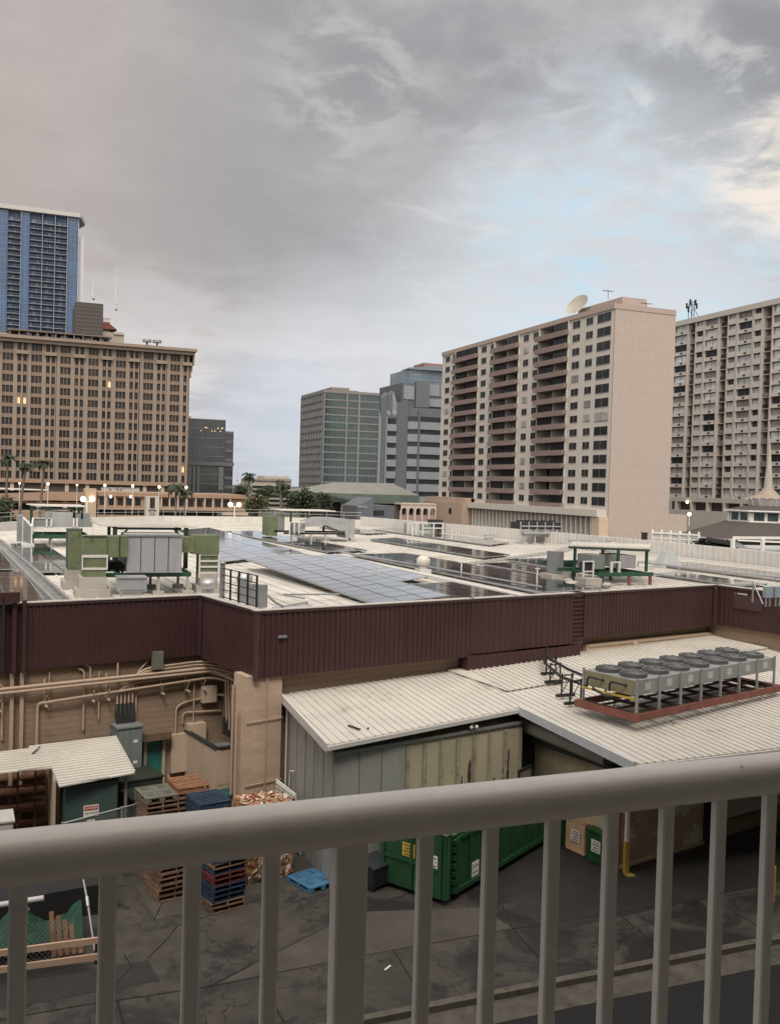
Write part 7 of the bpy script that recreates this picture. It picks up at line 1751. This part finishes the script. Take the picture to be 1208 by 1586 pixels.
mb = MB(); ring(mb, 2.25, zS+.001, 1.15, zS+.40, 12); ring(mb, 1.15, zS+.401, .5, zT, 12); mb.build('spire_skirt', mat('spire_copper', (.25, .205, .16), .6, var=.12), pv)
mb = MB(); ring(mb, .48, zT+.001, .04, 6.2, 10); mb.build('spire', mat('spire_pale', (.33, .32, .28), .6, var=.1), pv)
mb = MB(); ring(mb, 9.85, zE-.16, 9.85, zE-.001); mb.build('gutter', white_paint, pv)
mb = MB(); ring(mb, 8.6, GZ, 8.6, zE-.161, 8); mb.build('wall', mat('pavilion_shade', (.13, .13, .125), .8), pv)
for k in range(8):
    a0_ = math.pi/8+2*math.pi*k/8; mb = MB(); mb.box(PX+9.4*math.cos(a0_)-.15, PX+9.4*math.cos(a0_)+.15, PY+9.4*math.sin(a0_)-.15, PY+9.4*math.sin(a0_)+.15, GZ, zE-.161); mb.build('column', white_paint, pv)
# white trellis wall beside the pavilion
tw = thing('trellis_wall', 'ornate white lattice wall with small finials behind the white parapet', 'wall', (46, 55, GZ), world=True)
pa, pb_ = Vector((42.25, 55.3)), Vector((43.9, 52.4))
def tp(t): return pa.lerp(pb_, t)
Z0, Z1 = -3.6, -2.78
mb = MB(); a = tp(0); b = tp(1); mb.bar((a.x, a.y, Z1), (b.x, b.y, Z1), .18, .1); mb.bar((a.x, a.y, -3.15), (b.x, b.y, -3.15), .1, .06); mb.bar((a.x, a.y, -3.9), (b.x, b.y, -3.9), .12, .9)
for k in range(6): p = tp(k/5); mb.box(p.x-.07, p.x+.07, p.y-.07, p.y+.07, GZ, Z1+.08); mb.sphere((p.x, p.y, Z1+.14), .08, 8)
mb.build('frame', white_paint, tw)
mb = MB()
for k in range(5):
    a = tp(k/5+.02); b = tp((k+1)/5-.02); m_ = tp(k/5+.1)
    mb.bar((a.x, a.y, -3.18), (m_.x, m_.y, -3.42), .05, .07); mb.bar((b.x, b.y, -3.18), (m_.x, m_.y, -3.42), .05, .07); mb.bar((a.x, a.y, -2.95), (b.x, b.y, -2.95), .04, .05)
    for j_ in range(6): t_ = k/5+.02+.026*j_; u = tp(t_+.01); mb.bar((u.x, u.y, -3.13), (u.x, u.y, Z1), .04, .05)
mb.build('lattice', white_trim, tw)
hd = thing('clipped_hedge', 'dark clipped hedge under the pavilion eave at the right', 'hedge', (53, 50, GZ), world=True)
mb = MB(); rn = random.Random(9)
pa2, pb2 = Vector((44.0, 52.4)), Vector((45.0, 50.0))
for k in range(2600):
    t_ = rn.random(); p = pa2.lerp(pb2, t_); c_ = Vector((p.x+rn.uniform(-.3, .3), p.y+rn.uniform(-.2, .2), rn.uniform(-3.9, -3.02)))
    u = Vector((rn.uniform(-1, 1), rn.uniform(-1, 1), rn.uniform(-1, 1))).normalized()*.09; v = u.cross(Vector((rn.uniform(-1, 1), rn.uniform(-1, 1), rn.uniform(-1, 1)))).normalized()*.07
    mb.add([c_-u-v, c_+u-v, c_+u+v, c_-u+v], [(0, 1, 2, 3)])
mb.build('hedge_leaves', mat('hedge_dark', (.020, .022, .018), .8, var=.5, vs=3), hd)
mb = MB(); mb.prism([(43.95, 52.3), (44.95, 50.1), (45.15, 50.2), (44.15, 52.4)], GZ, -3.15); mb.build('hedge_body', black_plastic, hd)
wa = thing('awning', 'pale curved awning beneath the pavilion eave at the far right', 'awning', (58, 50, GZ), world=True)
mb = MB(); y_ = 48.0; X0 = onY(1137, 840, y_).x; X1_ = onY(1215, 850, y_).x+4
prof = [(0, -2.9), (.25, -2.95), (.6, -3.12), (1.2, -3.35), (2.0, -3.45), (X1_-X0, -3.5)]
mb.add([(X0+x, y_, z) for x, z in prof]+[(X0+x, y_+3, z+.1) for x, z in prof]+[(X0+x, y_, z-.35 if x > 0 else z-.5) for x, z in prof], [(k, k+1, 7+k, 6+k) for k in range(5)]+[(12+k, 13+k, k+1, k) for k in range(5)]); mb.build('awning_sheet', mat('awning_grey', (.33, .34, .35), .7), wa)
mb = MB()
for p_ in (1134, 1180): x = onY(p_, 850, 47.8).x; mb.box(x-.1, x+.1, 47.7, 47.9, GZ, -2.75)
mb.box(X0-.3, X1_, 47.75, 47.85, -2.76, -2.6); mb.build('post', white_paint, wa)
dkb = thing('dark_cabinet', 'dark narrow cabinet at the left end of the lattice wall', 'cabinet', (41.9, 55.7, GZ), world=True)
mb = MB(); mb.box(41.75, 42.05, 55.6, 55.9, GZ, -2.85); mb.build('housing', black_plastic, dkb); mb = MB(); mb.box(41.7, 42.1, 55.55, 55.95, -2.849, -2.80); mb.build('lid', dark_steel, dkb)

# --- trees
leaf_a = mat('leaf_dark', (.030, .042, .022), .8, var=.6, vs=.8); leaf_b = mat('leaf_mid', (.055, .075, .030), .8, var=.5, vs=.8); leaf_c = mat('leaf_flower', (.22, .12, .07), .8, var=.4, vs=1)
bark = mat('bark', (.12, .10, .08), .9, var=.3, vs=2)
def tree(label, px, pyb, pyt, wpx, Y, leafs, n=1700, seed=1, trunk=.3, flat=.8, group='trees beyond the mall roof'):
    rn = random.Random(seed); top = onY(px, pyt, Y); x = top.x; r_ = wpx/2*(top.dot(fw))/1460
    t = thing('broadleaf_tree', label, 'tree', (x, Y, GZ), group=group); H = top.z-GZ; zc_ = H-r_*flat
    cl = [Vector((rn.uniform(-.6, .6)*r_, rn.uniform(-.6, .6)*r_, zc_+rn.uniform(-.55, .6)*r_*flat)) for _ in range(16)]
    mb = MB(); mb.tube([(0, 0, 0), (.1, 0, zc_*.5), (0, .1, zc_)], [trunk*1.3, trunk, trunk*.5], 7)
    for c_ in cl[:7]: mb.tube([(0, .05, zc_*.7), c_*.6+Vector((0, 0, zc_*.4)), c_], [trunk*.5, trunk*.3, trunk*.1], 5)
    mb.build('trunk', bark, t)
    mb = MB()
    for k in range(n):
        c_ = rn.choice(cl); d_ = Vector((rn.gauss(0, 1), rn.gauss(0, 1), rn.gauss(0, 1))).normalized()*(rn.random()**.4)*r_*.42; p = c_+d_
        s_ = r_*rn.uniform(.03, .07); u = Vector((rn.uniform(-1, 1), rn.uniform(-1, 1), rn.uniform(-.4, .4))).normalized()*s_; v = u.cross(Vector((rn.uniform(-1, 1), rn.uniform(-1, 1), rn.uniform(-1, 1)))).normalized()*s_*.7
        mb.m = rn.choice(leafs); mb.add([p-u-v, p+u-v, p+u+v, p-u+v], [(0, 1, 2, 3)])
    mb.build('crown', [leaf_a, leaf_b, leaf_c], t)
tree('round flowering tree right of the low brown building', 398, 800, 764, 44, 150, [1, 1, 1, 2, 0], 3000, 21, flat=.9)
tree('dark tree at the far left edge beside the ramp', -8, 800, 768, 70, 120, [0, 0, 1], 2600, 22)
tree('dark tree behind the flowering tree', 375, 800, 748, 34, 210, [0, 0, 0, 1], 1800, 23)
tree('tall dark tree before the distant office', 437, 800, 740, 26, 215, [0, 0, 0, 1], 1800, 24, flat=1.4)
tree('dark spreading tree left of the green hall roof', 470, 800, 757, 60, 195, [0, 0, 1, 0], 2400, 25)
tree('dark low tree under the green hall roof', 497, 800, 762, 40, 205, [0, 0, 1, 0], 1500, 26)
tree('dark tree between the flowering tree and the distant office', 414, 800, 752, 34, 230, [0, 0, 1, 0], 1500, 27)
tree('dark low tree behind the twin globe lamp', 345, 800, 757, 30, 225, [0, 0, 0, 1], 1200, 28)
def palm(label, px, pyt, Y, crown_px, seed, lean=0.3):
    rn = random.Random(seed); top = onY(px, pyt+crown_px*.45, Y); s_ = crown_px*(top.dot(fw))/1460
    t = thing('palm_tree', label, 'palm', (top.x-lean, Y, GZ), group='palm trees beyond the mall roof'); H = top.z-GZ
    mb = MB(); mb.tube([(0, 0, 0), (lean*.2, 0, H*.4), (lean*.8, 0, H*.85), (lean, 0, H)], [.28, .2, .16, .14], 8); mb.build('trunk', bark, t)
    mb = MB(); n = 19
    for k in range(n):
        az = 2*math.pi*k/n+rn.uniform(-.2, .2); el = rn.uniform(-.2, 1.15); L_ = s_*.62*rn.uniform(.85, 1.1)
        pts = []; p = Vector((lean, 0, H)); e = el
        for i in range(9): pts.append(p.copy()); p = p+Vector((math.cos(az)*math.cos(e), math.sin(az)*math.cos(e), math.sin(e)))*L_/8; e -= .26
        mb.tube(pts, [.045]*8+[.01], 4, cap=False)
        sd_ = Vector((-math.sin(az), math.cos(az), 0))
        for i in range(1, 9):
            for h_ in (0, .33, .66):
                a = pts[i-1].lerp(pts[i], h_); w = L_*.26*math.sin(math.pi*min(1, (i+h_)/9.6)**.8)+.05; d_ = (pts[i]-pts[i-1])*.42
                for sg_ in (1, -1): e_ = a+sd_*sg_*w+Vector((0, 0, -w*.55))+d_; mb.add([a, a+d_, e_], [(0, 1, 2)])
    mb.build('crown', leaf_a, t)
    mb = MB(); mb.sphere((lean, 0, H-.15), .32, 7); mb.build('crown_shaft', bark, t)
palm('leftmost palm before the brown office block', 13, 698, 150, 27, 1)
palm('palm standing second from the left before the office block', 40, 710, 140, 28, 2, .9)
palm('palm standing third from the left before the office block', 69, 706, 150, 25, 3, .6)
palm('dark palm behind the pale pillar tower', 273, 739, 150, 34, 4, 0)
palm('lower palm at the right of the pillar tower', 287, 752, 155, 26, 5, 0)
palm('tall palm alone against the sky gap', 386, 726, 160, 24, 6, 0)
palm('dark palm before the distant office', 436, 739, 180, 24, 7, .2)
